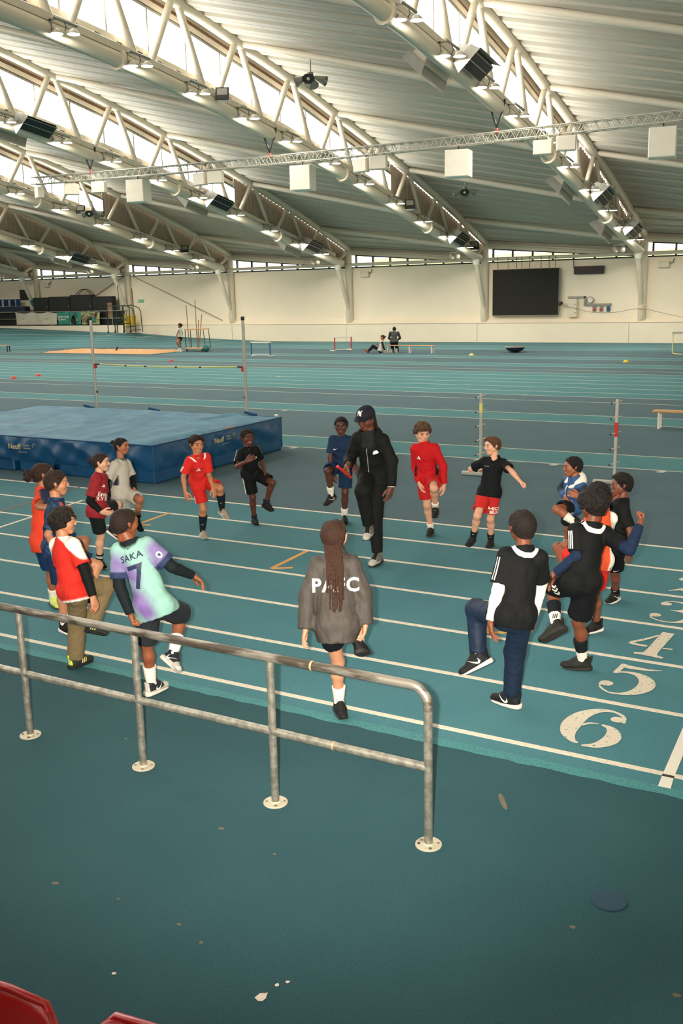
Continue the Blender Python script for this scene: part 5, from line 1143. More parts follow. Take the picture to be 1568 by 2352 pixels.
    for s_ in 'LR': g.add(nb-sp*.032*H, P['sh'+s_], .025*H+ez*.4, .028*H*w+ez*.5, .035)
    g.cut(tp(hem), -sp)
    ends = {}
    for s_ in 'LR':
        a, e, wr = P['sh'+s_], P['el'+s_], P['wr'+s_]; d = nrm(e-a)
        if ss['sleeve'] == 'short':
            f = ss.get('slen', .72); q = a+(e-a)*f; r1 = .035*H*w+ez*.6; g.add(a, q+d*.05, .029*H*w+ez*.5, r1, .03, None, ((q, d),)); g.sub(q-d*.012, q+d*.05, r1-.015, r1-.013, .004); ends[s_] = (a, q, r1)
        else:
            da = nrm(wr-e); q = e+(wr-e)*ss.get('slen', .93); rs = ss.get('rs', .030)*H*w; rw = ss.get('rw', .023)*H*w; g.add(a, e, .029*H*w+ez*.5, rs, .03); g.add(e, q+da*.03, rs, rw, .025, None, ((q, da),)); ends[s_] = (a, e, rs)
    nk = ss.get('neck', 'crew'); nax = nrm(hc-hz*.3*u-nb)
    if nk in ('crew', 'vneck'): g.add(nb-sp*.022*H, nb+nax*.012*H, .049*H, .047*H, .015, None, ((nb+nax*.012*H, nax),)); g.sub(nb-sp*.0*H+TF*.006*H, nb+nax*.10*H, .037*H, .043*H, .006)
    else:
        g.add(nb-sp*.02*H, nb+nax*.03*H, .047*H, .046*H, .012, None, ((nb+nax*.020*H, nax),)); g.sub(nb+nax*.012*H, nb+nax*.08*H, .035*H, .037*H, .006)
    if nk == 'vneck': g.sub(nb-sp*.045*H+TF*.06*H, nb+TF*.045*H, .004*H, .03*H, .008)
    K_ = lambda k: C_[k]
    def tcol(V):
        c = np.tile(C_[ss['c']], (len(V), 1)); T = ((V-pe)@sp)/tl; Lx = ((V-nb)@lat)/H; Fx = ((V-tp(.7))@TF)/H
        arm = {}
        for s_ in 'LR':
            a, e = P['sh'+s_], P['el'+s_]; ba = e-a; t = ((V-a)@ba)/(ba@ba); dd = np.linalg.norm(V-a-np.clip(t, 0, 1.2)[:, None]*ba, axis=1); inn_ = (dd < .062*H) & (t > .0) & (((V-a)@(lat*(1 if s_ == 'R' else -1)))/H > -.012-.02*t); arm[s_] = (t, inn_)
        dn = np.linalg.norm(V-nb-sp*.004*H, axis=1)/H
        if 'ring' in ss: blend(c, 1-sm(dn, ss['ring'][1]-.005, ss['ring'][1]+.004), K_(ss['ring'][2])); blend(c, 1-sm(dn, ss['ring'][0]-.005, ss['ring'][0]+.004), C_[ss['c']])
        fn = ss.get('paint')
        return fn(V, c, T, Lx, Fx, arm, C_) if fn else c
    out['top'] = garment(ss.get('name', 'shirt'), g, tcol, ss.get('m', 'fabric'), ss.get('fold', .0036), sd+3, ss.get('wl', .13))
    if 'under' in S:        # arm sleeves below a short-sleeved shirt
        for s_ in S.get('under_on', 'LR'):
            a, e, wr = P['sh'+s_], P['el'+s_], P['wr'+s_]; g = Grid(np.minimum(np.minimum(a, e), wr)-.09, np.maximum(np.maximum(a, e), wr)+.09, .007); da = nrm(wr-e); q = e+(wr-e)*.95
            g.add(a+(e-a)*.3, e, .033*H*w, .0285*H*w, .01); g.add(e, e+(wr-e)*.3, .0285*H*w, .028*H*w, .01); g.add(e+(wr-e)*.3, q+da*.02, .028*H*w, .0205*H*w, .01, None, ((q, da),)); garment('under_sleeve', g, C_[S['under']], 'fabric', .0025, sd+9, .05)
    # ---------------- collar ring, hood
    if 'collar' in S:
        c0 = nb-sp*.004*H+nax*.008*H+TF*.006*H; b = MB(); pts = []
        for k in range(21):
            an = 2*math.pi*k/20; d = lat*math.cos(an)+TF*math.sin(an)*.95; pts.append(c0+d*.047*H*S.get('collar_r', 1.0)-sp*(.010*H*(1+math.sin(an)))+nax*.002)
        g = Grid(c0-.12, c0+.12, .0055)
        for k in range(20): g.add(pts[k], pts[k+1], .0105*S.get('collar_w', 1.), .0105*S.get('collar_w', 1.), .004, (nax, 1.3))
        garment('collar', g, C_[S['collar']], 'fabric', 0)
    if 'hood' in S:
        g = Grid(nb-.2, nb+.2, .007)
        for k in range(9):
            an = math.pi*(k/8)+math.pi; d = lat*math.cos(an)+TF*math.sin(an); p = nb+nax*.012*H+d*.052*H; g.ball(p-sp*.004*H, 0.018*H*S.get('hoodk', 1), .03); g.ball(p-sp*.025*H+d*.006*H, .022*H*S.get('hoodk', 1), .03)
        for q in ((-1, 1) if 'hoodk' in S else ()): g.add(nb+lat*q*.05*H-sp*.01*H, nb+lat*q*.030*H+TF*.060*H-sp*.030*H, .018*H, .010*H, .02)
        g.sub(nb-sp*.02*H, nb+nax*.1*H, .040*H, .05*H, .01); garment('hood', g, C_[S['hood']], 'fabric', .003, sd, .05)
    # ---------------- socks and shoes
    so_ = S.get('sock')
    for s_ in 'LR':
        k, a, to = P['kn'+s_], P['an'+s_], P['to'+s_]
        if so_:
            f = so_.get('h', .3); da = nrm(a-k); q = a-da*np.linalg.norm(a-k)*f; g = Grid(np.minimum(np.minimum(q, a), to)-.09, np.maximum(np.maximum(q, a), to)+.09, .007 if not S.get('far') else .015)
            rq = np.interp(f, [0, .35, .75], [.024, .033, .040])*H*w+.002; g.add(q-da*.03, a, rq*1.03, .0215*H*w+.003, .02, None, ((q, -da),)); g.add(a, a+(to-a)*.3, .0205*H, .016*H, .02); bkk = nrm(P['hi'+s_]-k)+nrm(a-k)
            def scol(V, q=q, da=da): 
                c = np.tile(C_[so_['c']], (len(V), 1)); t = (V-q)@da
                if 'c2' in so_: 
                    m_ = t > so_.get('split', .08); c[m_] = C_[so_['c2']]
                for b0, b1 in so_.get('bands', ()): c[(t > b0) & (t < b1)] = C_['white']
                return c
            so2, bvs = garment('sock', g, scol, 'fabric', .0015, sd+21, .03)
            if so_.get('mark'):
                D_ = nrm((np.array([0, 0, 3.])-(a+base))); Xd = nrm(np.cross(da, D_)); mid = (q+a)/2*.5+(q*.35+a*.65)*.5
                if so_['mark'] == 'stripes': sh = quads([[(-.022+i*.014, -.02), (-.014+i*.014, -.02), (-.004+i*.014, .02), (-.012+i*.014, .02)] for i in range(3)])
                elif so_['mark'] == 'dots': sh = quads([[(-.02+i*.013+.005*math.cos(w_*2*math.pi/6), -.03+j*.013+.004*math.sin(w_*2*math.pi/6)) for w_ in range(6)] for i in range(4) for j in range(5)])
                else: sh = scaled(SWOOSH, .032)
                project(so2, *sh, mid, Xd*-1, -da, -D_, bvs, M['print_black' if so_['c'] == 'white' or so_.get('c2') == 'white' else 'print_white'], 'sock_print')
        up, sole = shoe('a'); v = to-a; kk = k-a; sh_ = S['shoe']; L_ = .172*H/.25*sh_.get('k', 1.0)
        f = nrm(v); up0 = nrm(kk); side = nrm(np.cross(f, up0)); uh = np.cross(side, f); th = math.radians(22); fy = f*math.cos(th)+uh*math.sin(th); uz = np.cross(side, fy)
        if s_ == S.get('sup_'): fy = nrm(np.array([fy[0], fy[1], 0])); uz = np.array([0, 0, 1.]); side = np.cross(fy, uz)
        o = a-uz*.078*L_
        if s_ == S.get('sup_'): o[2] = .004
        Vv = place(up[0], o, side, fy, uz, L_); cu = np.tile(C_[sh_['c']], (len(Vv), 1)); y, z = up[0][:, 1], up[0][:, 2]
        if 'c2' in sh_: m_ = (z < .040) | (y < -.045) | ((y > .10) & (z > .0)); cu[m_] = C_[sh_['c2']]
        if 'tongue' in sh_: x_ = np.abs(up[0][:, 0]); cu[(x_ < .020) & (y > .02) & (y < .105) & (z > .055)] = C_[sh_['tongue']]
        if 'heel' in sh_: cu[y < -.05] = C_[sh_['heel']]
        so3 = link('shoe', mesh_np('shoe', Vv, up[1], M['shoe'], cu), root)
        Vv2 = place(sole[0], o, side, fy, uz, L_); cs = np.tile(C_[sh_['sole']], (len(Vv2), 1)); cs[sole[0][:, 2] < .006] = hexc((40, 38, 36)) if sh_.get('tread') else C_[sh_['sole']]
        link('sole', mesh_np('sole', Vv2, sole[1], M['shoe'], cs), so3)
        if not S.get('far'):
            b = MB()
            for i in range(4): yy = .035+i*.017; zz = (.113, .099, .084, .076)[i]; b.tube([place((-.016, yy, zz-.004), o, side, fy, uz, L_), place((0, yy, zz+.003), o, side, fy, uz, L_), place((.016, yy, zz-.004), o, side, fy, uz, L_)], .0022, 5)
            b.tube([place(q, o, side, fy, uz, L_) for q in ((0, .034, .113), (.018, .036, .125), (.030, .046, .112), (.016, .045, .104))], .0018, 5); b.tube([place(q, o, side, fy, uz, L_) for q in ((0, .034, .113), (-.016, .036, .126), (-.032, .05, .104), (-.036, .06, .08))], .0018, 5)
            b.build('laces', M[sh_.get('lace', 'black')], so3)
            bvh_ = BVHTree.FromPolygons(Vv.tolist(), up[1].tolist())
            if 'mark' in sh_:
                for q in (-1, 1):
                    if sh_['mark'] == 'swoosh': shp = ([(x*q*.085*L_, yv*.085*L_) for x, yv in SWOOSH[0]], SWOOSH[1])
                    else: shp = quads([[((-.02+i*.018)*L_*q, -.022*L_), ((-.011+i*.018)*L_*q, -.022*L_), ((.001+i*.018)*L_*q, .016*L_), ((-.008+i*.018)*L_*q, .016*L_)] for i in range(3)])
                    project(so3, *shp, place((0, .045, .052), o, side, fy, uz, L_), fy*q, uz, -side*q, bvh_, M[sh_.get('markm', 'print_white')], 'shoe_mark', .002)
    # ---------------- prints
    ctx = dict(P=P, sp=sp, tl=tl, TF=TF, PF=PF, lat=lat, H=H, tp=tp, out=out, root=root, hc=hc, hx=hx, hz=hz, hr=hr, u=u, ends=ends, C=C_, nb=nb, HF=HF)
    for fn in S.get('prints', ()): fn(ctx)
    return root, ctx
def p_chest(shape, t, l, k, m='print_white', side=1, name='logo'):
    def f(c): o, bv = c['out']['top']; D = -c['TF']*side; X = -c['lat']*side; project(o, *scaled(shape, k*c['H']), c['tp'](t, .0, l), X, c['sp'], D, bv, M[m], name)
    return f
def p_text(txt, t, l, size, m, side=-1, bold=.02, spacing=1.0, name='lettering', rot=0.):
    def f(c):
        o, bv = c['out']['top']; D = -c['TF']*side; X = -c['lat']*side; Y = c['sp']; X2 = X*math.cos(rot)+Y*math.sin(rot); Y2 = -X*math.sin(rot)+Y*math.cos(rot)
        project(o, *text_mesh(txt, size*c['H'], spacing, bold), c['tp'](t, 0., l), X2, Y2, D, bv, M[m], name)
    return f
def p_sleeve(n=3, t0=.1, t1=.9, wd=.010, gap=.020, m='print_white', sides='LR', ang=0., shoulder=False):
    def f(c):
        o, bv = c['out']['top']; P = c['P']
        for s_ in sides:
            a, q, r1 = c['ends'][s_]; sg = 1 if s_ == 'R' else -1; ax_ = nrm(q-a); oD = c['lat']*sg; oD = nrm(oD-ax_*(oD@ax_)+c['sp']*.15); fw = np.cross(ax_, oD); oD2 = oD*math.cos(ang)+fw*math.sin(ang); fw2 = np.cross(ax_, oD2); L_ = np.linalg.norm(q-a); V = []
            sh = quads([[((i-(n-1)/2)*gap-wd/2, t0*L_), ((i-(n-1)/2)*gap+wd/2, t0*L_), ((i-(n-1)/2)*gap+wd/2, t1*L_), ((i-(n-1)/2)*gap-wd/2, t1*L_)] for i in range(n)])
            project(o, *sh, a, fw2, ax_, -oD2, bv, M[m], 'stripe', .0025)
    return f
def p_collar(m='print_white', r0=.047, r1=.063):
    def f(c):
        o, bv = c['out']['top']; H = c['H']; n = 18
        for sgn in (-1, 1):
            D = nrm(-c['TF']*sgn*.55-c['sp']*.85); X = c['lat']; Y = nrm(np.cross(-D, X)); a0 = math.pi if sgn*np.dot(Y, c['TF']) < 0 else 0
            sh = quads([[(math.cos(a)*r0*H, math.sin(a)*r0*H), (math.cos(b)*r0*H, math.sin(b)*r0*H), (math.cos(b)*r1*H, math.sin(b)*r1*H), (math.cos(a)*r1*H, math.sin(a)*r1*H)] for a, b in [(a0+math.pi*k/n, a0+math.pi*(k+1)/n) for k in range(n)]])
            project(o, *sh, c['nb']-c['sp']*.012*H, X, Y, D, bv, M[m], 'collar_ring', .003)
    return f
def p_thigh(shape, s_, t, k, m='print_white', ang=0., name='logo', txt=None, up=True):
    def f(c):
        o, bv = c['out']['legs']; P = c['P']; h, kn = P['hi'+s_], P['kn'+s_]; ax_ = nrm(kn-h); sg = 1 if s_ == 'R' else -1; out_ = c['lat']*sg; out_ = nrm(out_-ax_*(out_@ax_)); fr = c['PF']-ax_*(c['PF']@ax_); fr = nrm(fr-out_*(fr@out_)); D = -(out_*math.cos(ang)+fr*math.sin(ang)); X = np.cross(-ax_, -D)
        sh = text_mesh(txt, k*c['H'], 1.0, .03) if txt else scaled(shape, k*c['H'])
        project(o, *sh, h+(kn-h)*t, X, -ax_, D, bv, M[m], name)
    return f
def p_thigh_stripes(s_, ang=0., n=3, t0=.0, t1=.78, wd=.009, gap=.017, m='print_white'):
    def f(c):
        L_ = np.linalg.norm(c['P']['kn'+s_]-c['P']['hi'+s_]); tm = (t0+t1)/2; hl = (t1-t0)/2*L_; sh = quads([[((i-(n-1)/2)*gap-wd/2, -hl), ((i-(n-1)/2)*gap+wd/2, -hl), ((i-(n-1)/2)*gap+wd/2, hl), ((i-(n-1)/2)*gap-wd/2, hl)] for i in range(n)])
        p_thigh((([(x/c['H'], y/c['H']) for x, y in sh[0]]), sh[1]), s_, tm, 1.0, m, ang, 'stripe')(c)
    return f
# joint positions of every figure, metres in the hall
POSE = {"M":{"anL":[-3.331,5.76,0.08],"pe":[-3.225,5.574,0.739],"hiL":[-3.273,5.547,0.739],"hiR":[-3.177,5.602,0.739],"knL":[-3.301,5.708,0.423],"knR":[-3.266,5.948,0.717],"anR":[-3.103,5.659,0.605],"toR":[-3.102,5.787,0.475],"toL":[-3.202,5.631,0.02],"nb":[-3.291,5.683,1.205],"shL":[-3.382,5.613,1.149],"elL":[-3.421,5.515,0.954],"wrL":[-3.396,5.443,0.741],"tiL":[-3.407,5.414,0.688],"shR":[-3.185,5.727,1.15],"elR":[-3.089,5.711,0.962],"wrR":[-3.056,5.678,0.752],"tiR":[-3.062,5.641,0.668],"hc":[-3.305,5.715,1.343],"hf":[-0.259,0.966,0.0],"tf":[-0.501,0.866,0.0],"pf":[-0.501,0.866,0.0],"H":1.46,"sup":"L"},
"F":{"anL":[-4.798,5.414,0.081],"pe":[-4.63,5.325,0.763],"hiL":[-4.684,5.31,0.763],"hiR":[-4.577,5.341,0.763],"knL":[-4.785,5.371,0.427],"knR":[-4.649,5.651,0.594],"anR":[-4.554,5.399,0.367],"toR":[-4.424,5.298,0.285],"toL":[-4.787,5.598,0.02],"nb":[-4.814,5.313,1.236],"shL":[-4.895,5.272,1.17],"elL":[-4.86,5.208,0.927],"wrL":[-4.762,5.202,0.711],"tiL":[-4.734,5.196,0.641],"shR":[-4.699,5.355,1.215],"elR":[-4.534,5.433,1.048],"wrR":[-4.491,5.616,0.938],"tiR":[-4.432,5.639,0.877],"hc":[-4.859,5.314,1.372],"hf":[0.317,0.949,0.0],"tf":[-0.367,0.93,0.0],"pf":[-0.285,0.959,0.0],"H":1.47,"sup":"L"},
"C":{"anR":[-5.747,5.575,0.077],"pe":[-5.587,5.47,0.697],"hiL":[-5.638,5.485,0.697],"hiR":[-5.536,5.455,0.697],"knR":[-5.688,5.571,0.41],"knL":[-5.583,5.821,0.653],"anL":[-5.617,5.658,0.375],"toL":[-5.458,5.658,0.303],"toR":[-5.732,5.749,0.02],"nb":[-5.69,5.507,1.122],"shL":[-5.783,5.519,1.06],"elL":[-5.797,5.576,0.838],"wrL":[-5.789,5.747,0.72],"tiL":[-5.759,5.762,0.683],"shR":[-5.574,5.487,1.091],"elR":[-5.45,5.468,0.899],"wrR":[-5.375,5.455,0.695],"tiR":[-5.357,5.445,0.63],"hc":[-5.707,5.532,1.255],"hf":[0.631,0.776,0.0],"tf":[0.159,0.987,0.0],"pf":[0.278,0.961,0.0],"H":1.4,"sup":"R"},
"A":{"anR":[-7.149,6.714,0.08],"pe":[-7.025,6.517,0.707],"hiL":[-7.068,6.551,0.707],"hiR":[-6.981,6.483,0.707],"knR":[-7.062,6.627,0.399],"knL":[-6.78,6.83,0.685],"anL":[-6.741,6.756,0.393],"toL":[-6.662,6.791,0.286],"toR":[-6.984,6.639,0.02],"nb":[-7.058,6.617,1.215],"shL":[-7.143,6.676,1.159],"elL":[-7.211,6.799,0.966],"wrL":[-7.201,6.992,0.872],"tiL":[-7.163,7.025,0.858],"shR":[-6.966,6.54,1.181],"elR":[-6.841,6.343,1.117],"wrR":[-6.689,6.488,1.081],"tiR":[-6.622,6.557,1.083],"hc":[-7.063,6.646,1.353],"hf":[0.618,0.786,0.0],"tf":[0.618,0.786,0.0],"pf":[0.618,0.786,0.0],"H":1.45,"sup":"R"},
"B":{"anR":[-6.464,6.172,0.081],"pe":[-6.476,6.148,0.784],"hiL":[-6.52,6.184,0.784],"hiR":[-6.432,6.113,0.784],"knR":[-6.414,6.135,0.428],"knL":[-6.222,6.407,0.608],"anL":[-6.232,6.284,0.339],"toL":[-6.141,6.327,0.238],"toR":[-6.282,6.138,0.02],"nb":[-6.506,6.244,1.23],"shL":[-6.591,6.3,1.157],"elL":[-6.616,6.355,0.91],"wrL":[-6.647,6.472,0.727],"tiL":[-6.608,6.496,0.684],"shR":[-6.413,6.161,1.181],"elR":[-6.416,6.028,0.965],"wrR":[-6.402,6.124,0.768],"tiR":[-6.364,6.145,0.718],"hc":[-6.513,6.274,1.374],"hf":[0.691,0.723,0.0],"tf":[0.625,0.781,0.0],"pf":[0.625,0.781,0.0],"H":1.48,"sup":"R"},
"D":{"anR":[-7.719,7.982,0.074],"pe":[-7.607,7.883,0.684],"hiL":[-7.634,7.927,0.684],"hiR":[-7.579,7.84,0.684],"knR":[-7.644,7.958,0.385],"knL":[-7.634,8.258,0.684],"anL":[-7.641,8.165,0.412],"toL":[-7.576,8.187,0.296],"toR":[-7.56,7.926,0.02],"nb":[-7.608,7.978,1.088],"shL":[-7.651,8.06,1.03],"elL":[-7.688,8.105,0.814],"wrL":[-7.695,8.225,0.655],"tiL":[-7.65,8.262,0.639],"shR":[-7.565,7.874,1.056],"elR":[-7.595,7.78,0.825],"wrR":[-7.428,7.778,0.716],"tiR":[-7.358,7.844,0.717],"hc":[-7.606,8.009,1.216],"hf":[0.874,0.485,0.0],"tf":[0.913,0.407,0.0],"pf":[0.848,0.531,0.0],"H":1.35,"sup":"R"},
"E":{"anR":[-8.438,9.256,0.075],"pe":[-8.26,9.015,0.619],"hiL":[-8.269,9.066,0.619],"hiR":[-8.251,8.964,0.619],"knR":[-8.335,9.161,0.367],"knL":[-7.946,9.0,0.575],"anL":[-8.087,9.066,0.288],"toL":[-8.012,9.081,0.129],"toR":[-8.276,9.204,0.02],"nb":[-8.287,9.08,1.033],"shL":[-8.287,9.175,0.966],"elL":[-8.219,9.19,0.778],"wrL":[-8.092,9.073,0.675],"tiL":[-8.068,9.077,0.61],"shR":[-8.28,8.966,0.986],"elR":[-8.347,8.854,0.789],"wrR":[-8.281,8.808,0.604],"tiR":[-8.246,8.818,0.526],"hc":[-8.29,9.11,1.2],"hf":[0.969,0.248,0.0],"tf":[0.999,0.041,0.0],"pf":[0.984,0.18,0.0],"H":1.36,"sup":"R"},
"G":{"anR":[-7.494,9.611,0.076],"pe":[-7.464,9.587,0.73],"hiL":[-7.438,9.633,0.73],"hiR":[-7.49,9.542,0.73],"knR":[-7.411,9.545,0.391],"knL":[-7.121,9.526,0.682],"anL":[-7.194,9.644,0.382],"toL":[-7.063,9.604,0.277],"toR":[-7.355,9.509,0.02],"nb":[-7.369,9.436,1.087],"shL":[-7.324,9.543,1.054],"elL":[-7.302,9.556,0.824],"wrL":[-7.178,9.466,0.689],"tiL":[-7.153,9.461,0.592],"shR":[-7.439,9.367,1.03],"elR":[-7.484,9.282,0.844],"wrR":[-7.403,9.199,0.675],"tiR":[-7.366,9.202,0.572],"hc":[-7.381,9.441,1.219],"hf":[0.927,-0.376,0.0],"tf":[0.866,-0.501,0.0],"pf":[0.866,-0.501,0.0],"H":1.38,"sup":"R"},
"H":{"anR":[-7.318,10.514,0.075],"pe":[-7.263,10.41,0.703],"hiL":[-7.24,10.456,0.703],"hiR":[-7.287,10.364,0.703],"knR":[-7.266,10.423,0.381],"knL":[-6.926,10.399,0.608],"anL":[-7.068,10.449,0.318],"toL":[-6.938,10.419,0.212],"toR":[-7.183,10.411,0.02],"nb":[-7.2,10.264,1.071],"shL":[-7.151,10.369,1.035],"elL":[-7.179,10.526,0.869],"wrL":[-7.061,10.427,0.739],"tiL":[-7.025,10.441,0.69],"shR":[-7.265,10.198,1.008],"elR":[-7.209,10.028,0.86],"wrR":[-7.033,9.985,0.949],"tiR":[-6.966,10.04,0.991],"hc":[-7.21,10.274,1.202],"hf":[0.905,-0.425,0.0],"tf":[0.856,-0.517,0.0],"pf":[0.89,-0.456,0.0],"H":1.36,"sup":"R"},
"I":{"anL":[-6.247,11.069,0.08],"pe":[-6.239,11.014,0.772],"hiL":[-6.186,11.031,0.772],"hiR":[-6.292,10.998,0.772],"knL":[-6.194,11.007,0.42],"knR":[-6.234,10.645,0.768],"anR":[-6.25,10.742,0.432],"toR":[-6.285,10.623,0.298],"toL":[-6.151,10.914,0.02],"nb":[-6.182,10.943,1.17],"shL":[-6.082,10.99,1.12],"elL":[-6.037,10.971,0.924],"wrL":[-5.921,10.81,0.837],"tiL":[-5.899,10.812,0.785],"shR":[-6.295,10.912,1.13],"elR":[-6.316,10.852,0.915],"wrR":[-6.274,10.83,0.696],"tiR":[-6.253,10.822,0.605],"hc":[-6.193,10.946,1.311],"hf":[0.366,-0.931,0.0],"tf":[0.333,-0.943,0.0],"pf":[0.3,-0.954,0.0],"H":1.46,"sup":"L"},
"J":{"anL":[-4.914,9.445,0.099],"pe":[-5.016,9.592,1.007],"hiL":[-4.947,9.595,1.007],"hiR":[-5.084,9.589,1.007],"knL":[-4.968,9.505,0.553],"knR":[-4.946,9.189,0.882],"anR":[-4.928,9.274,0.459],"toR":[-4.862,9.087,0.353],"toL":[-4.881,9.223,0.02],"nb":[-4.953,9.383,1.477],"shL":[-4.822,9.425,1.412],"elL":[-4.713,9.43,1.189],"wrL":[-4.693,9.376,0.904],"tiL":[-4.728,9.325,0.763],"shR":[-5.1,9.393,1.424],"elR":[-5.246,9.444,1.168],"wrR":[-5.136,9.201,1.153],"tiR":[-5.157,9.175,1.082],"hc":[-4.991,9.374,1.645],"hf":[-0.075,-0.948,-0.309],"tf":[0.096,-0.995,0.0],"pf":[0.043,-0.999,0.0],"H":1.8,"sup":"L"},
"K":{"anR":[-4.918,10.913,0.082],"pe":[-4.881,10.748,0.766],"hiL":[-4.827,10.766,0.766],"hiR":[-4.934,10.729,0.766],"knR":[-4.9,10.773,0.408],"knL":[-4.664,10.447,0.7],"anL":[-4.743,10.664,0.427],"toL":[-4.692,10.534,0.305],"toR":[-4.865,10.734,0.02],"nb":[-4.881,10.655,1.183],"shL":[-4.77,10.698,1.136],"elL":[-4.66,10.701,0.926],"wrL":[-4.628,10.668,0.705],"tiL":[-4.633,10.647,0.621],"shR":[-4.993,10.635,1.127],"elR":[-5.024,10.699,0.891],"wrR":[-4.932,10.601,0.717],"tiR":[-4.911,10.599,0.663],"hc":[-4.912,10.656,1.324],"hf":[0.707,-0.676,-0.208],"tf":[0.28,-0.96,0.0],"pf":[0.33,-0.944,0.0],"H":1.49,"sup":"R"},
"L":{"anL":[-4.04,10.696,0.075],"pe":[-3.993,10.506,0.688],"hiL":[-3.943,10.517,0.688],"hiR":[-4.043,10.494,0.688],"knL":[-3.993,10.558,0.365],"knR":[-4.036,10.249,0.464],"anR":[-4.134,10.364,0.175],"toR":[-4.156,10.222,0.083],"toL":[-4.021,10.528,0.02],"nb":[-3.964,10.589,1.089],"shL":[-3.865,10.599,1.027],"elL":[-3.707,10.433,0.982],"wrL":[-3.561,10.336,0.882],"tiL":[-3.494,10.353,0.854],"shR":[-4.071,10.556,1.041],"elR":[-4.269,10.612,0.929],"wrR":[-4.079,10.552,0.96],"tiR":[-4.005,10.585,0.988],"hc":[-3.994,10.6,1.221],"hf":[-0.66,-0.751,0.0],"tf":[0.22,-0.976,0.0],"pf":[0.22,-0.976,0.0],"H":1.36,"sup":"L"},
"N":{"anR":[-2.247,6.413,0.083],"pe":[-2.168,6.198,0.768],"hiL":[-2.212,6.161,0.768],"hiR":[-2.124,6.234,0.768],"knR":[-2.218,6.383,0.443],"knL":[-2.513,6.372,0.725],"anL":[-2.453,6.268,0.414],"toL":[-2.532,6.188,0.306],"toR":[-2.43,6.46,0.02],"nb":[-2.149,6.334,1.233],"shL":[-2.248,6.254,1.187],"elL":[-2.271,6.169,0.958],"wrL":[-2.295,6.084,0.75],"tiL":[-2.268,6.07,0.687],"shR":[-2.055,6.379,1.161],"elR":[-2.077,6.507,0.937],"wrR":[-2.098,6.419,0.71],"tiR":[-2.112,6.392,0.649],"hc":[-2.172,6.362,1.376],"hf":[-0.699,0.716,0.0],"tf":[-0.564,0.826,0.0],"pf":[-0.633,0.774,0.0],"H":1.51,"sup":"R"},
"O":{"anR":[-1.985,7.339,0.084],"pe":[-1.968,7.125,0.782],"hiL":[-2.012,7.088,0.782],"hiR":[-1.923,7.162,0.782],"knR":[-2.002,7.239,0.43],"knL":[-2.253,7.344,0.66],"anL":[-2.133,7.083,0.434],"toL":[-2.197,7.034,0.357],"toR":[-2.173,7.31,0.02],"nb":[-1.923,7.245,1.224],"shL":[-2.018,7.157,1.184],"elL":[-1.991,7.113,1.0],"wrL":[-2.156,7.084,0.851],"tiL":[-2.186,7.045,0.756],"shR":[-1.84,7.301,1.151],"elR":[-1.621,7.185,1.072],"wrR":[-1.583,7.33,1.239],"tiR":[-1.573,7.353,1.329],"hc":[-1.925,7.277,1.369],"hf":[-0.768,0.641,0.0],"tf":[-0.645,0.765,0.0],"pf":[-0.645,0.765,0.0],"H":1.52,"sup":"R"},
"P":{"anR":[-2.123,8.272,0.078],"pe":[-2.071,7.997,0.708],"hiL":[-2.098,7.951,0.708],"hiR":[-2.043,8.044,0.708],"knR":[-2.114,8.132,0.384],"knL":[-2.422,8.042,0.798],"anL":[-2.341,8.001,0.584],"toL":[-2.416,7.959,0.522],"toR":[-2.231,8.131,0.02],"nb":[-2.069,8.096,1.135],"shL":[-2.125,7.99,1.089],"elL":[-2.167,7.943,0.951],"wrL":[-2.243,7.908,0.898],"tiL":[-2.291,7.893,0.897],"shR":[-2.012,8.175,1.064],"elR":[-2.098,8.339,0.904],"wrR":[-2.191,8.472,0.771],"tiR":[-2.232,8.456,0.751],"hc":[-2.111,8.114,1.273],"hf":[-0.936,0.352,0.0],"tf":[-0.861,0.509,0.0],"pf":[-0.861,0.509,0.0],"H":1.42,"sup":"R"},
"Q":{"anL":[-2.194,9.209,0.075],"pe":[-2.126,8.924,0.622],"hiL":[-2.116,8.874,0.622],"hiR":[-2.137,8.975,0.622],"knL":[-2.165,9.045,0.348],"knR":[-2.362,8.914,0.618],"anR":[-2.296,8.873,0.418],"toR":[-2.361,8.836,0.35],"toL":[-2.242,9.046,0.02],"nb":[-2.119,9.019,1.05],"shL":[-2.086,8.909,1.007],"elL":[-1.993,8.869,0.766],"wrL":[-2.033,8.951,0.586],"tiL":[-1.986,8.943,0.52],"shR":[-2.154,9.104,0.982],"elR":[-2.261,9.066,0.931],"wrR":[-2.22,8.915,1.058],"tiR":[-2.185,8.935,1.11],"hc":[-2.135,9.042,1.185],"hf":[-0.903,-0.429,0.0],"tf":[-0.949,-0.316,0.0],"pf":[-0.98,-0.198,0.0],"H":1.36,"sup":"L"},
"R":{"anR":[-3.047,10.531,0.076],"pe":[-2.942,10.253,0.682],"hiL":[-2.906,10.216,0.682],"hiR":[-2.979,10.291,0.682],"knR":[-3.026,10.411,0.377],"knL":[-3.001,9.892,0.706],"anL":[-2.812,9.914,0.575],"toL":[-2.828,9.885,0.481],"toR":[-3.143,10.387,0.02],"nb":[-2.853,10.027,1.014],"shL":[-2.789,10.009,0.942],"elL":[-2.717,10.005,0.839],"wrL":[-2.743,9.808,0.886],"tiL":[-2.783,9.799,0.896],"shR":[-2.942,10.108,0.995],"elR":[-3.058,10.265,0.863],"wrR":[-2.975,10.089,0.802],"tiR":[-2.956,10.085,0.76],"hc":[-2.887,10.039,1.143],"hf":[-0.828,-0.561,0.0],"tf":[-0.627,-0.779,0.0],"pf":[-0.718,-0.696,0.0],"H":1.38,"sup":"R"},
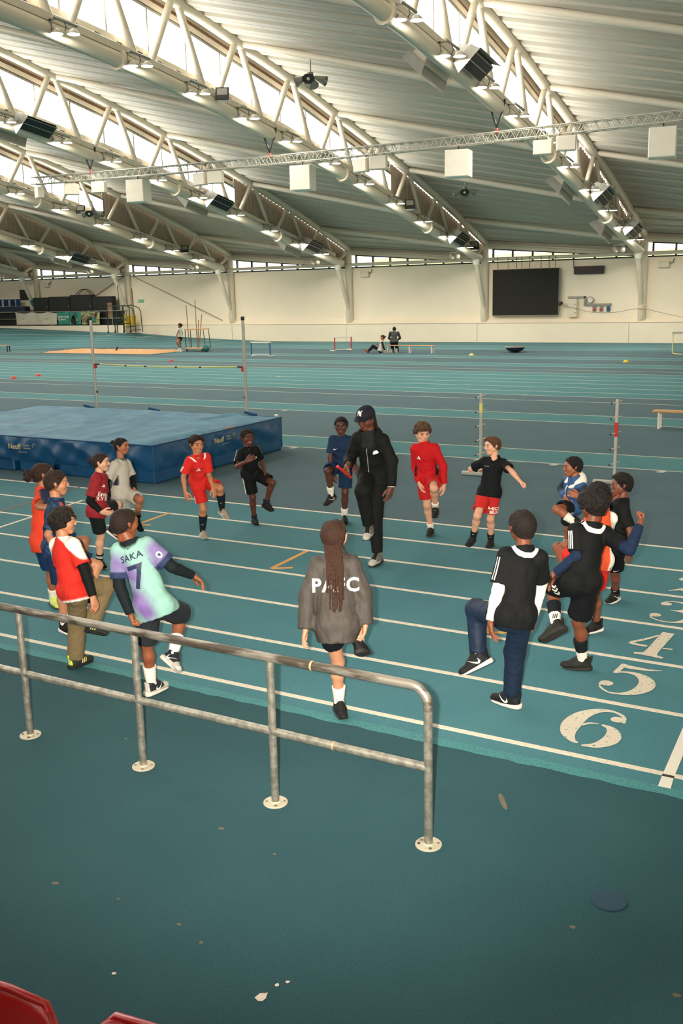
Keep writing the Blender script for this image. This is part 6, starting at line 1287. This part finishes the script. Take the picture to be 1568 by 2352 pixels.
"S":{"anR":[-34.207,42.834,0.089],"pe":[-33.95,42.563,0.791],"hiL":[-33.904,42.522,0.791],"hiR":[-33.996,42.604,0.791],"knR":[-34.132,42.733,0.448],"knL":[-33.916,42.205,0.553],"anL":[-33.919,42.374,0.203],"toL":[-33.966,42.33,0.097],"toR":[-34.056,42.7,0.02],"nb":[-33.95,42.583,1.278],"shL":[-33.931,42.455,1.222],"elL":[-34.026,42.365,0.941],"wrL":[-34.012,42.362,0.668],"tiL":[-34.033,42.339,0.57],"shR":[-33.969,42.705,1.216],"elR":[-34.039,42.856,1.001],"wrR":[-33.949,42.701,0.842],"tiR":[-33.964,42.685,0.76],"hc":[-33.959,42.581,1.436],"hf":[-0.948,-0.319,0.0],"tf":[-0.989,-0.15,0.0],"pf":[-0.661,-0.75,0.0],"H":1.62,"sup":"R"},
"T":{"pe":[-22.42,43.75,0.12],"hiL":[-22.394,43.669,0.12],"hiR":[-22.446,43.831,0.12],"knL":[-22.708,43.533,0.36],"knR":[-22.805,43.775,0.3],"anL":[-22.981,43.468,0.08],"anR":[-23.086,43.666,0.08],"toL":[-23.166,43.389,0.16],"toR":[-23.282,43.625,0.16],"nb":[-22.286,43.792,0.58],"shL":[-22.254,43.624,0.54],"shR":[-22.357,43.948,0.54],"elL":[-22.157,43.581,0.29],"elR":[-22.448,44.003,0.3],"wrL":[-22.068,43.631,0.08],"wrR":[-22.589,43.886,0.4],"tiL":[-22.05,43.573,0.02],"tiR":[-22.647,43.804,0.42],"hc":[-22.306,43.786,0.76],"hf":[-0.954,-0.301,0.0],"tf":[-0.954,-0.301,0.0],"pf":[-0.954,-0.301,0.0],"H":1.62,"sup":"N"},
"U":{"pe":[-21.95,44.35,0.5],"hiL":[-22.034,44.319,0.5],"hiR":[-21.866,44.381,0.5],"knL":[-22.153,44.552,0.09],"knR":[-21.889,44.586,0.09],"anL":[-22.007,44.158,0.1],"anR":[-21.749,44.211,0.1],"toL":[-21.993,44.121,0.02],"toR":[-21.728,44.155,0.02],"nb":[-21.985,44.444,1.0],"shL":[-22.163,44.377,0.95],"shR":[-21.807,44.51,0.95],"elL":[-22.289,44.458,0.69],"elR":[-21.757,44.635,0.69],"wrL":[-22.195,44.664,0.56],"wrR":[-21.989,44.741,0.56],"tiL":[-22.164,44.782,0.55],"tiR":[-22.089,44.81,0.55],"hc":[-22.02,44.537,1.13],"hf":[-0.349,0.937,0.0],"tf":[-0.349,0.937,0.0],"pf":[-0.349,0.937,0.0],"H":1.78,"sup":"N"}}
# ------------------------------------------------------------------ who wears what
W_ = (240, 234, 222); BK = (19, 22, 23); NV = (26, 46, 74)
def blend(c, m, k): c[:] = c*(1-m[:, None])+m[:, None]*k; return c
def sm(x, a, b): return np.clip((x-a)/(b-a), 0, 1)
def any_arm(arm): return arm['L'][1] | arm['R'][1]
def arm_m(arm, s_): t, i = arm[s_]; return i*1.0
def soft(x, e, w=.010): return np.clip((x-e)/w+.5, 0, 1)
def paint_C(V, c, T, Lx, Fx, arm, K):
    blend(c, soft(np.abs(Lx)+.30*(T-.86), .070)*(T > .5), K['white']); blend(c, 1-soft(T, -.105, .03), K['white'])
    for s_ in 'LR': t, i = arm[s_]; blend(c, i*soft(t, .70, .05), K['top'])
    return c
def paint_F(V, c, T, Lx, Fx, arm, K):
    for cx, ct, r, k in ((-.10, .72, .075, .9), (-.035, .52, .06, .9), (-.04, .22, .055, .95), (-.02, .02, .07, .95), (.12, .80, .05, .8), (-.075, .35, .03, .6)):
        d = np.sqrt(np.maximum(0, ((Lx-cx)/r)**2+((T-ct)*.3/r)**2+.15*np.sin(Lx*40+T*9))); blend(c, np.clip(1.25-d, 0, 1)*k, K['purple'])
    for s_ in 'LR':
        t, i = arm[s_]
        if s_ == 'R': blend(c, np.where(i, sm(t, .1, .5), 0)*.8, K['purple'])
        blend(c, i*soft(t, .62, .04), K['navy'])
    return c
def paint_A(V, c, T, Lx, Fx, arm, K):
    return blend(c, soft(Lx, .058)*soft(Fx, -.03)*soft(T, .62, .03), K['navy'])
def paint_B(V, c, T, Lx, Fx, arm, K):
    k = .5+.5*np.sin(V[:, 0]*60+3*np.sin(V[:, 2]*30))*np.sin(V[:, 2]*70+2*np.sin(V[:, 1]*40)); return blend(c, sm(k, .5, .8)*.55, K['blue'])
def paint_D(V, c, T, Lx, Fx, arm, K):
    k = .5+.5*np.sin(V[:, 2]*70+4*np.sin(V[:, 0]*30)); return blend(c, k*.35, K['dark'])
def paint_E(V, c, T, Lx, Fx, arm, K):
    return blend(c, soft(np.abs(Lx), .074)*(T < .55)*(T > .25)*~any_arm(arm), K['navy'])
def paint_P(V, c, T, Lx, Fx, arm, K):
    return blend(c, soft(Lx, .028), K['white'])
def paint_R(V, c, T, Lx, Fx, arm, K):
    blend(c, any_arm(arm)*1.0, K['navy']); return blend(c, 1-soft(T, -.05, .03), K['navy'])
def paint_K(V, c, T, Lx, Fx, arm, K):
    blend(c, soft(np.abs(Lx), .075)*(T < .40)*(T > .15)*(np.abs(Lx) < .095), K['black']); return c
def paint_J(V, c, T, Lx, Fx, arm, K):
    return blend(c, soft(T, .80, .03)*(1-soft(np.abs(Lx), .034))*(Fx > .005), K['tee'])
def paint_T(V, c, T, Lx, Fx, arm, K):
    return blend(c, any_arm(arm)*1.0, K['black'])
def zip_J(c):
    o, bv = c['out']['top']; sh = quads([[(-.004, -.16), (.004, -.16), (.004, .14), (-.004, .14)]]); project(o, *scaled(sh, c['H']*.6), c['tp'](.50), -c['lat'], c['sp'], -c['TF'], bv, M['print_grey'], 'zip')
def zip_R(c):
    o, bv = c['out']['top']; sh = quads([[(-.006, -.17), (.006, -.17), (.006, .16), (-.006, .16)]]); project(o, *sh, c['tp'](.48), -c['lat'], c['sp'], -c['TF'], bv, M['print_white'], 'zip')
SP = {}
SP['M'] = dict(label='person in a charcoal jacket with white back lettering, one knee lifted', hair='braids', tilt=0, hands=('relax', 'relax'), mouth='closed',
  c=dict(skin=(206, 146, 112), hair=(58, 36, 27), top=(74, 69, 64), legs=(18, 22, 26), white=W_, shoe=(30, 30, 30), sole=(52, 49, 46), black=BK),
  legs=dict(kind='shorts', c='legs', len=.50, r=.058), top=dict(c='top', sleeve='long', m='shiny', ease=.020, hem=-.22, neck='stand', hemw=.060, waist=.066, fold=.006, wl=.16, slen=1.0, rs=.038, rw=.034, name='jacket'), sock=dict(c='white', h=.40), shoe=dict(c='shoe', sole='sole'),
  prints=[p_text('PAFC', .60, 0, .068, 'print_white', -1, .03, 1.12)])
SP['F'] = dict(label='person in a mint and purple shirt numbered 7, right arm held out', hair='buzz', hands=('fist', 'relax'),
  c=dict(skin=(136, 78, 50), hair=(36, 24, 18), top=(142, 190, 176), purple=(124, 94, 160), navy=(48, 58, 92), black=(22, 30, 32), legs=(38, 40, 46), white=W_, shoe=(38, 40, 46), grey=(190, 186, 178), sole=(228, 220, 206)),
  legs=dict(kind='shorts', c='legs', len=.88, r=.074, m='shiny'), top=dict(c='top', sleeve='short', slen=.80, ease=.016, hem=-.16, paint=paint_F, ring=(.0, .058, 'black')), under='black', sock=dict(c='white', h=.46), shoe=dict(c='shoe', sole='sole', c2='grey', mark='swoosh'),
  prints=[p_text('SAKA', .80, 0, .034, 'print_navy', -1, .02, 1.1, rot=.0), p_text('7', .50, .004, .125, 'print_navy', -1, .02), p_chest(quads([[(-.5, -.06), (.45, .14), (.5, .04), (-.1, -.06), (.1, -.2), (-.2, -.2), (-.3, -.1)]]), .93, 0, .026, 'print_navy', -1),
          lambda c: sleeve_badge(c, 'R')])
def sleeve_badge(c, s_):
    o, bv = c['out']['top']; a, q, r1 = c['ends'][s_]; ax_ = nrm(q-a); D = nrm(c['TF']*.8-c['lat']*.45); sh = quads([[(math.cos(2*math.pi*k/14)*.5, math.sin(2*math.pi*k/14)*.6) for k in range(14)]]); X = nrm(np.cross(-ax_, -D)); project(o, *scaled(sh, .030*c['H']), a+(q-a)*.55, X, -ax_, D, bv, M['print_white'], 'badge'); project(o, *scaled(sh, .015*c['H']), a+(q-a)*.55, X, -ax_, D, bv, M['print_navy'], 'badge', .0045)
SP['C'] = dict(label='person in a red shirt with white sleeves and khaki trousers', hair='mop', hands=('relax', 'relax'),
  c=dict(skin=(192, 132, 98), hair=(34, 27, 23), top=(206, 46, 36), white=W_, black=BK, legs=(122, 106, 76), shoe=(44, 46, 40), lime=(190, 214, 80), sole=(34, 36, 34)),
  legs=dict(kind='trousers', c='legs', len=.97, rk=.058, ra=.052), top=dict(c='top', sleeve='short', slen=.78, ease=.016, hem=-.14, paint=paint_C), under='black', sock=dict(c='white', h=.15), shoe=dict(c='shoe', sole='sole', heel='lime', mark='stripes', markm='lime', k=1.08))
SP['A'] = dict(label='person in an orange-red shirt with navy shoulder, mostly hidden by a navy patterned shirt', hair='puff', hands=('relax', 'fist'),
  c=dict(skin=(158, 100, 70), hair=(52, 34, 26), top=(216, 66, 42), navy=(38, 48, 76), legs=(22, 52, 88), white=W_, shoe=(204, 226, 110), sole=(60, 70, 60), grey=(225, 230, 220)),
  legs=dict(kind='shorts', c='legs', len=.8, r=.066), top=dict(c='top', sleeve='short', slen=.72, ease=.014, hem=-.16, paint=paint_A), sock=dict(c='white', h=.35), shoe=dict(c='shoe', sole='sole', lace='lime', k=1.05, mark='stripes'))
SP['B'] = dict(label='person in a navy patterned shirt with orange shoulder stripes, half behind khaki trousers', hair='fade', hands=('relax', 'relax'),
  c=dict(skin=(192, 132, 98), hair=(44, 31, 24), top=(26, 46, 76), blue=(52, 92, 128), legs=(26, 44, 74), white=W_, black=BK, shoe=BK, sole=(234, 226, 216)),
  legs=dict(kind='shorts', c='legs', len=.8, r=.066), top=dict(c='top', sleeve='short', slen=.85, ease=.013, hem=-.14, paint=paint_B), sock=dict(c='white', h=.30, mark='dots'), shoe=dict(c='shoe', sole='sole'),
  prints=[p_sleeve(3, -.25, .35, .009, .017, 'print_orange', 'R', -.5)])
SP['D'] = dict(label='person in a maroon shirt and black shorts, hand by the lifted knee', hair='bigbun', hands=('relax', 'relax'),
  c=dict(skin=(218, 166, 134), hair=(46, 32, 26), top=(152, 42, 48), dark=(118, 28, 36), black=BK, legs=(20, 24, 26), white=W_, shoe=BK, sole=(232, 224, 212)),
  legs=dict(kind='shorts', c='legs', len=.78, r=.064, m='shiny'), top=dict(c='top', sleeve='short', slen=.80, ease=.016, hem=-.16, paint=paint_D), under='black', sock=dict(c='black', h=.30, bands=((.020, .028), (.036, .044))), shoe=dict(c='shoe', sole='sole', mark='stripes'), mouth='grin',
  prints=[p_text('Emirates', .48, 0, .038, 'print_white', 1), p_text('FLY BETTER', .36, 0, .028, 'print_white', 1), p_chest(TREFOIL, .70, .05, .03)])
SP['E'] = dict(label='person in a light grey kit over black sleeves beside the mat corner', hair='bun', hands=('relax', 'relax'), mouth='grin',
  c=dict(skin=(170, 108, 78), hair=(28, 22, 20), top=(190, 184, 172), navy=(40, 46, 60), black=BK, legs=(190, 184, 172), white=W_, shoe=(28, 28, 28), sole=(46, 44, 42)),
  legs=dict(kind='shorts', c='legs', len=.82, r=.070), top=dict(c='top', sleeve='short', slen=.78, ease=.016, hem=-.16, paint=paint_E, ring=(0, .052, 'navy')), under='black', sock=dict(c='black', h=.28), shoe=dict(c='shoe', sole='sole'),
  prints=[p_thigh_stripes('R', .2, 1, .35, .8, .035, .03, 'print_black')])
SP['G'] = dict(label='person in an all-red kit with dark knee socks, knee lifted', hair='curly', hands=('relax', 'relax'),
  c=dict(skin=(190, 128, 92), hair=(40, 28, 22), top=(214, 44, 38), legs=(208, 40, 36), white=W_, navy=(24, 32, 40), shoe=(158, 148, 132), sole=(206, 200, 184), black=BK),
  legs=dict(kind='shorts', c='legs', len=.76, r=.066), top=dict(c='top', sleeve='short', slen=.82, ease=.014, hem=-.14), sock=dict(c='navy', h=.72, mark='swoosh'), shoe=dict(c='shoe', sole='sole', lace='grey', mark='stripes'),
  prints=[p_chest(TREFOIL, .64, .035, .040), p_sleeve(3, .62, .98, .010, .018), p_thigh_stripes('R', .15, 2, .48, .76, .008, .016), lambda c: shoulder_tabs(c)])
def shoulder_tabs(c):
    o, bv = c['out']['top']; sh = quads([[(-.016, -.05), (.016, -.05), (.016, .05), (-.016, .05)]])
    for q in (-1, 1):
        X = nrm(-c['lat']*.55+c['sp']*q*.8); project(o, *scaled(sh, c['H']*.75), c['tp'](.93, 0, q*.058), nrm(-c['lat']*q+c['sp']*-.45), nrm(c['sp']*.6-c['lat']*q*-.3), nrm(-c['TF']-c['sp']*.6), bv, M['print_white'], 'shoulder_tab')
SP['H'] = dict(label='person in a black kit with white stripes, hand across the chest', hair='short', hands=('relax', 'relax'), mouth='grin',
  c=dict(skin=(92, 52, 38), hair=(22, 18, 17), top=(17, 20, 22), legs=(16, 18, 20), white=W_, navy=(26, 36, 54), shoe=(26, 26, 26), sole=(40, 38, 36), black=BK),
  legs=dict(kind='shorts', c='legs', len=.80, r=.070), top=dict(c='top', sleeve='short', slen=.76, ease=.012, hem=-.13), sock=dict(c='navy', h=.17), shoe=dict(c='shoe', sole='sole'),
  prints=[p_chest(TREFOIL, .66, -.045, .034), p_sleeve(3, -.1, .98, .008, .016), p_thigh_stripes('R', .1, 1, .1, .78, .022, .02), p_thigh(TREFOIL, 'L', .66, .03)])
SP['I'] = dict(label='person in a navy kit and white socks standing behind the black tracksuit', hair='short', hands=('relax', 'relax'),
  c=dict(skin=(86, 50, 38), hair=(20, 17, 17), top=(26, 48, 76), legs=(24, 46, 76), white=W_, shoe=(28, 28, 28), sole=(74, 70, 64), black=BK),
  legs=dict(kind='shorts', c='legs', len=.80, r=.074), top=dict(c='top', sleeve='short', slen=.78, ease=.014, hem=-.13), sock=dict(c='white', h=.34, mark='swoosh'), shoe=dict(c='shoe', sole='sole', mark='swoosh'),
  prints=[p_chest(SWOOSH, .66, .045, .038), p_thigh(SWOOSH, 'L', .70, .04)])
SP['J'] = dict(label='person in a black tracksuit and cap holding a red baton', adult=True, hair='locs', hands=('relax', 'grip'), mouth='open', palm={'R': (.3, -1, .1)},
  c=dict(skin=(100, 60, 45), hair=(26, 21, 20), top=(22, 24, 23), tee=(36, 38, 38), legs=(21, 23, 22), white=W_, shoe=(112, 106, 100), black=BK, sole=(40, 39, 38), silver=(190, 184, 174)),
  legs=dict(kind='trousers', c='legs', len=.93, rk=.053, ra=.034), top=dict(c='top', sleeve='long', m='fabric', ease=.014, hem=-.10, neck='stand', fold=.005, wl=.14, rs=.034, rw=.025, paint=paint_J, name='jacket'), hood='top', shoe=dict(c='shoe', sole='sole', c2='silver', k=1.02, tongue='black'),
  prints=[p_chest(PATCH_E, .70, -.052, .030, 'reflector'), zip_J])
SP['K'] = dict(label='person in a long-sleeved red top and red shorts, knee lifted', hair='mop', hands=('relax', 'relax'), hseed=2,
  c=dict(skin=(226, 168, 138), hair=(82, 58, 42), top=(190, 26, 32), legs=(192, 34, 36), white=W_, shoe=(30, 29, 27), sole=(88, 82, 72), black=BK),
  legs=dict(kind='shorts', c='legs', len=.74, r=.066), top=dict(c='top', sleeve='long', ease=.014, hem=-.10, neck='stand', fold=.005, wl=.14, paint=paint_K, name='sweater'), sock=dict(c='white', h=.22), shoe=dict(c='shoe', sole='sole', lace='yellow'),
  prints=[p_chest(TREFOIL, .68, .05, .036), p_thigh_stripes('L', .5, 2, .45, .74, .008, .02)])
SP['L'] = dict(label='person in a black T-shirt and red lettered shorts, both fists out', hair='quiff', hands=('fist', 'fist'), palm={'R': (-.2, 0, -1), 'L': (0, .3, -1)},
  c=dict(skin=(228, 170, 140), hair=(96, 62, 44), top=(18, 22, 25), legs=(200, 46, 42), white=W_, shoe=(32, 32, 31), sole=(42, 41, 40), black=(24, 28, 32)),
  legs=dict(kind='shorts', c='legs', len=.74, r=.068), top=dict(c='top', sleeve='short', slen=.72, ease=.016, hem=-.10, neck='vneck'), sock=dict(c='black', h=.30, mark='swoosh'), shoe=dict(c='shoe', sole='sole'),
  prints=[p_text('hummel', .74, .05, .010, 'print_grey', 1), p_thigh(None, 'L', .50, .030, txt='CHICAGO', ang=.65), p_thigh(None, 'L', .64, .030, txt='BULLS', ang=.65), p_thigh(quads([[(-.5, -.5), (.5, -.5), (.5, .5), (-.5, .5)]]), 'R', .60, .025, 'print_navy', .6)])
SP['N'] = dict(label='person in a black shirt with white sleeves and navy trousers, back turned', hair='short', hands=('relax', 'relax'), hseed=3,
  c=dict(skin=(128, 72, 48), hair=(30, 22, 18), top=(20, 22, 23), legs=(20, 36, 58), white=W_, shoe=(26, 28, 30), sole=(230, 214, 202), black=BK),
  legs=dict(kind='trousers', c='legs', len=.94, rk=.056, ra=.043, m='shiny'), top=dict(c='top', sleeve='short', slen=.80, ease=.016, hem=-.14), under='white', sock=dict(c='white', h=.26), shoe=dict(c='shoe', sole='sole', mark='swoosh', k=1.06),
  prints=[p_collar(), p_sleeve(2, .15, .98, .010, .022, 'print_white', 'L', -.5)])
SP['O'] = dict(label='person in a black striped shirt with navy under-sleeves, right fist raised', hair='afro', hands=('relax', 'fist'), palm={'R': (.2, -1, 0), 'L': (0, 0, -1)},
  c=dict(skin=(124, 70, 48), hair=(26, 20, 18), top=(18, 20, 21), legs=(15, 18, 21), navy=(26, 42, 68), white=W_, shoe=(36, 37, 34), sole=(48, 47, 43), black=(22, 27, 32)),
  legs=dict(kind='shorts', c='legs', len=.82, r=.074), top=dict(c='top', sleeve='short', slen=.76, ease=.014, hem=-.12), under='navy', sock=dict(c='black', h=.56, c2='white', split=.105, mark='stripes'), shoe=dict(c='shoe', sole='sole'),
  prints=[p_collar(), p_sleeve(3, .05, .98, .010, .017, 'print_white', 'L', -.35), p_thigh(quads([[(-.5+.34*i, -.5), (-.3+.34*i, -.5), (-.1+.34*i, .0), (-.3+.34*i, .5), (-.5+.34*i, .5), (-.3+.34*i, .0)] for i in range(3)]), 'L', .34, .06, 'print_white', -.55), p_thigh(quads([[(-.5, -.03), (.5, -.03), (.5, .03), (-.5, .03)]]), 'L', .76, .12, 'print_white', 2.6)])
SP['P'] = dict(label='person in an orange and white shirt, half hidden behind a black striped shirt', hair='short', hands=('relax', 'relax'), hseed=7,
  c=dict(skin=(132, 78, 54), hair=(28, 22, 20), top=(216, 84, 48), legs=(206, 46, 40), white=W_, shoe=(30, 30, 30), sole=(236, 230, 220), black=BK),
  legs=dict(kind='shorts', c='legs', len=.72, r=.064), top=dict(c='top', sleeve='short', ease=.013, hem=-.12, paint=paint_P), sock=dict(c='black', h=.12), shoe=dict(c='shoe', sole='sole'))
SP['Q'] = dict(label='person in a plain black T-shirt and shorts, hand raised to the mouth', hair='curly', hseed=4, hands=('relax', 'open'), palm={'R': (-.6, -.6, 0)},
  c=dict(skin=(118, 68, 50), hair=(24, 19, 18), top=(18, 20, 20), legs=(16, 18, 20), white=W_, shoe=(27, 27, 28), sole=(238, 232, 224), black=(24, 26, 28)),
  legs=dict(kind='shorts', c='legs', len=.80, r=.070), top=dict(c='top', sleeve='short', slen=.72, ease=.014, hem=-.12), sock=dict(c='black', h=.24, mark='swoosh'), shoe=dict(c='shoe', sole='sole', mark='swoosh', k=1.08),
  prints=[p_thigh(SWOOSH, 'L', .70, .04)])
SP['R'] = dict(label='person in a blue jacket with a white hood, knee lifted', hair='short', hseed=9, hands=('relax', 'relax'), mouth='grin',
  c=dict(skin=(156, 94, 64), hair=(24, 19, 18), top=(52, 88, 136), navy=(34, 48, 72), legs=(22, 24, 27), white=W_, shoe=(30, 30, 30), sole=(220, 214, 204), black=BK),
  legs=dict(kind='shorts', c='legs', len=.74, r=.070), top=dict(c='top', sleeve='long', m='shiny', ease=.018, hem=-.10, neck='stand', fold=.005, rs=.035, rw=.028, slen=.9, paint=paint_R, name='jacket'), hood='white', hoodk=1.3, sock=dict(c='white', h=.5), shoe=dict(c='shoe', sole='sole'),
  prints=[p_chest(quads([[(-.5, -.2), (.5, -.2), (.5, .2), (-.5, .2)]]), .62, -.045, .036), p_thigh_stripes('L', .2, 3, .15, .6), zip_R])
SP['S'] = dict(label='person in a white vest and black shorts standing by the sand pit', far=True, hair='bigbun', hands=('relax', 'relax'),
  c=dict(skin=(158, 104, 78), hair=(30, 24, 22), top=(196, 200, 190), legs=(24, 24, 26), white=W_, shoe=(225, 220, 212), sole=(235, 230, 222), black=BK),
  legs=dict(kind='shorts', c='legs', len=.40, r=.060), top=dict(c='top', sleeve='short', slen=.2, ease=.006, hem=.05, fold=0), sock=dict(c='white', h=.15), shoe=dict(c='shoe', sole='sole'))
SP['T'] = dict(label='person in a white and black top sitting on the track by the far bench', far=True, hair='bigbun', hands=('relax', 'relax'),
  c=dict(skin=(196, 138, 110), hair=(70, 46, 36), top=(206, 200, 190), legs=(36, 38, 40), white=W_, shoe=(140, 70, 56), sole=(180, 170, 160), black=(36, 38, 40)),
  legs=dict(kind='trousers', c='legs', len=.9), top=dict(c='top', sleeve='long', ease=.016, hem=-.05, fold=0, paint=paint_T), shoe=dict(c='shoe', sole='sole'))
SP['U'] = dict(label='kneeling person in a dark grey jacket seen from behind at the far bench', far=True, adult=True, hair='buzz', hands=('relax', 'relax'),
  c=dict(skin=(140, 92, 70), hair=(28, 24, 22), top=(72, 76, 74), legs=(34, 34, 36), white=W_, shoe=(206, 196, 180), sole=(220, 214, 204), black=BK),
  legs=dict(kind='trousers', c='legs', len=.93), top=dict(c='top', sleeve='long', ease=.022, hem=-.06, neck='stand', fold=0, name='jacket'), shoe=dict(c='shoe', sole='sole'))
CT = {}
for k in 'JMFCABDEGHIKLNOPQRSTU':
    SP[k]['sup_'] = POSE[k].get('sup'); r_, c_ = figure(k, SP[k].pop('label'), SP[k], 'children in the warm-up circle' if k not in 'JSTU' else ('people at the far side' if k != 'J' else None)); CT[k] = (r_, c_)
# coach: cap, bracelet, baton
r_, c_ = CT['J']; hc, hr, hx, hz, u = c_['hc'], c_['hr'], c_['hx'], c_['hz'], c_['u']
g = Grid((-1.2, -1.3, -.3), (1.2, 1.5, 1.6), .05); g.add((0, -.20, .34), (0, .10, .38), .90, .86, .1, ((1, 0, 0), .90)); g.add((0, .1, .70), (0, .42, .62), .52, .46, .2); g.cut((0, .0, .30), nrm((0, .12, -1))); g.sub((0, -.2, .1), (0, .1, .1), .78, .74, .02, ((1, 0, 0), .90))
hv, hf_ = g.mesh(); wv = place(hv, hc, hr, hx, hz, u); cap = link('cap', mesh_np('cap', wv, hf_, M['fabric'], np.tile(hexc((34, 36, 46)), (len(wv), 1))), r_)
cbv = BVHTree.FromPolygons(wv.tolist(), hf_.tolist())
V = []; F = []
for lay in (0, .05):
    for i in range(13):
        a = -1.15+2.3*i/12
        for j in range(6): rr_ = .86+.62*(j/5)*math.cos(a*.9)**.7; V.append((math.sin(a)*(.80+.04*j/5), rr_*math.cos(a)**.8*1.02 if j else .8*math.cos(a), .42-.07*(j/5)+lay-.10*abs(math.sin(a))**2))
F = [(i*6+j, (i+1)*6+j, (i+1)*6+j+1, i*6+j+1) for i in range(12) for j in range(5)]; F = F+[tuple(q+78 for q in f[::-1]) for f in F]+[(i*6+5, (i+1)*6+5, (i+1)*6+83, i*6+83) for i in range(12)]
link('brim', mesh_np('brim', place(np.array(V), hc, hr, hx, hz, u), F, M['fabric'], np.tile(hexc((30, 30, 36)), (len(V), 1))), cap)
o_ = hc+hz*u*.86+hx*u*.6; Dp = nrm(-hx-hz*.15)
for t_, dx, dz in (('N', -.02, .0), ('Y', .03, .04)): project(cap, *text_mesh(t_, u*.42, 1, .03), o_-hr*u*dx+hz*u*dz, -hr, hz, Dp, cbv, M['print_white'], 'logo')
P = c_['P']; b = MB(); wl = P['wrL']; ax_ = nrm(P['wrL']-P['elL']); b.lathe(wl-ax_*.01, [(.035, -.004), (.037, 0), (.035, .004)], 16, axis=ax_); b.build('bracelet', M['print_white'], r_)
xb, di, zb, k_ = c_['HF']['R']; cen = P['wrR']+di*.105*k_-zb*.034*k_; ba = nrm(-xb+di*.12)
bt0 = Vector(cen-ba*.09)+r_.location; bt1 = Vector(cen+ba*.20)+r_.location
ba_o = empty('relay_baton', bt0, label='short red relay baton held in the right hand of the man in the cap', cat='baton')
d_ = bt1-bt0; b = MB(); b.tube([d_*0, d_], .0165, 16, caps=False); b.tube([d_, d_*.02], .0135, 16); b.build('tube', M['red'], ba_o)
b = MB(); b.lathe(d_, [(.0135, -.004), (.0185, -.004), (.0185, .002), (.0135, .002)], 16, axis=d_); b.build('rim', M['red'], ba_o)
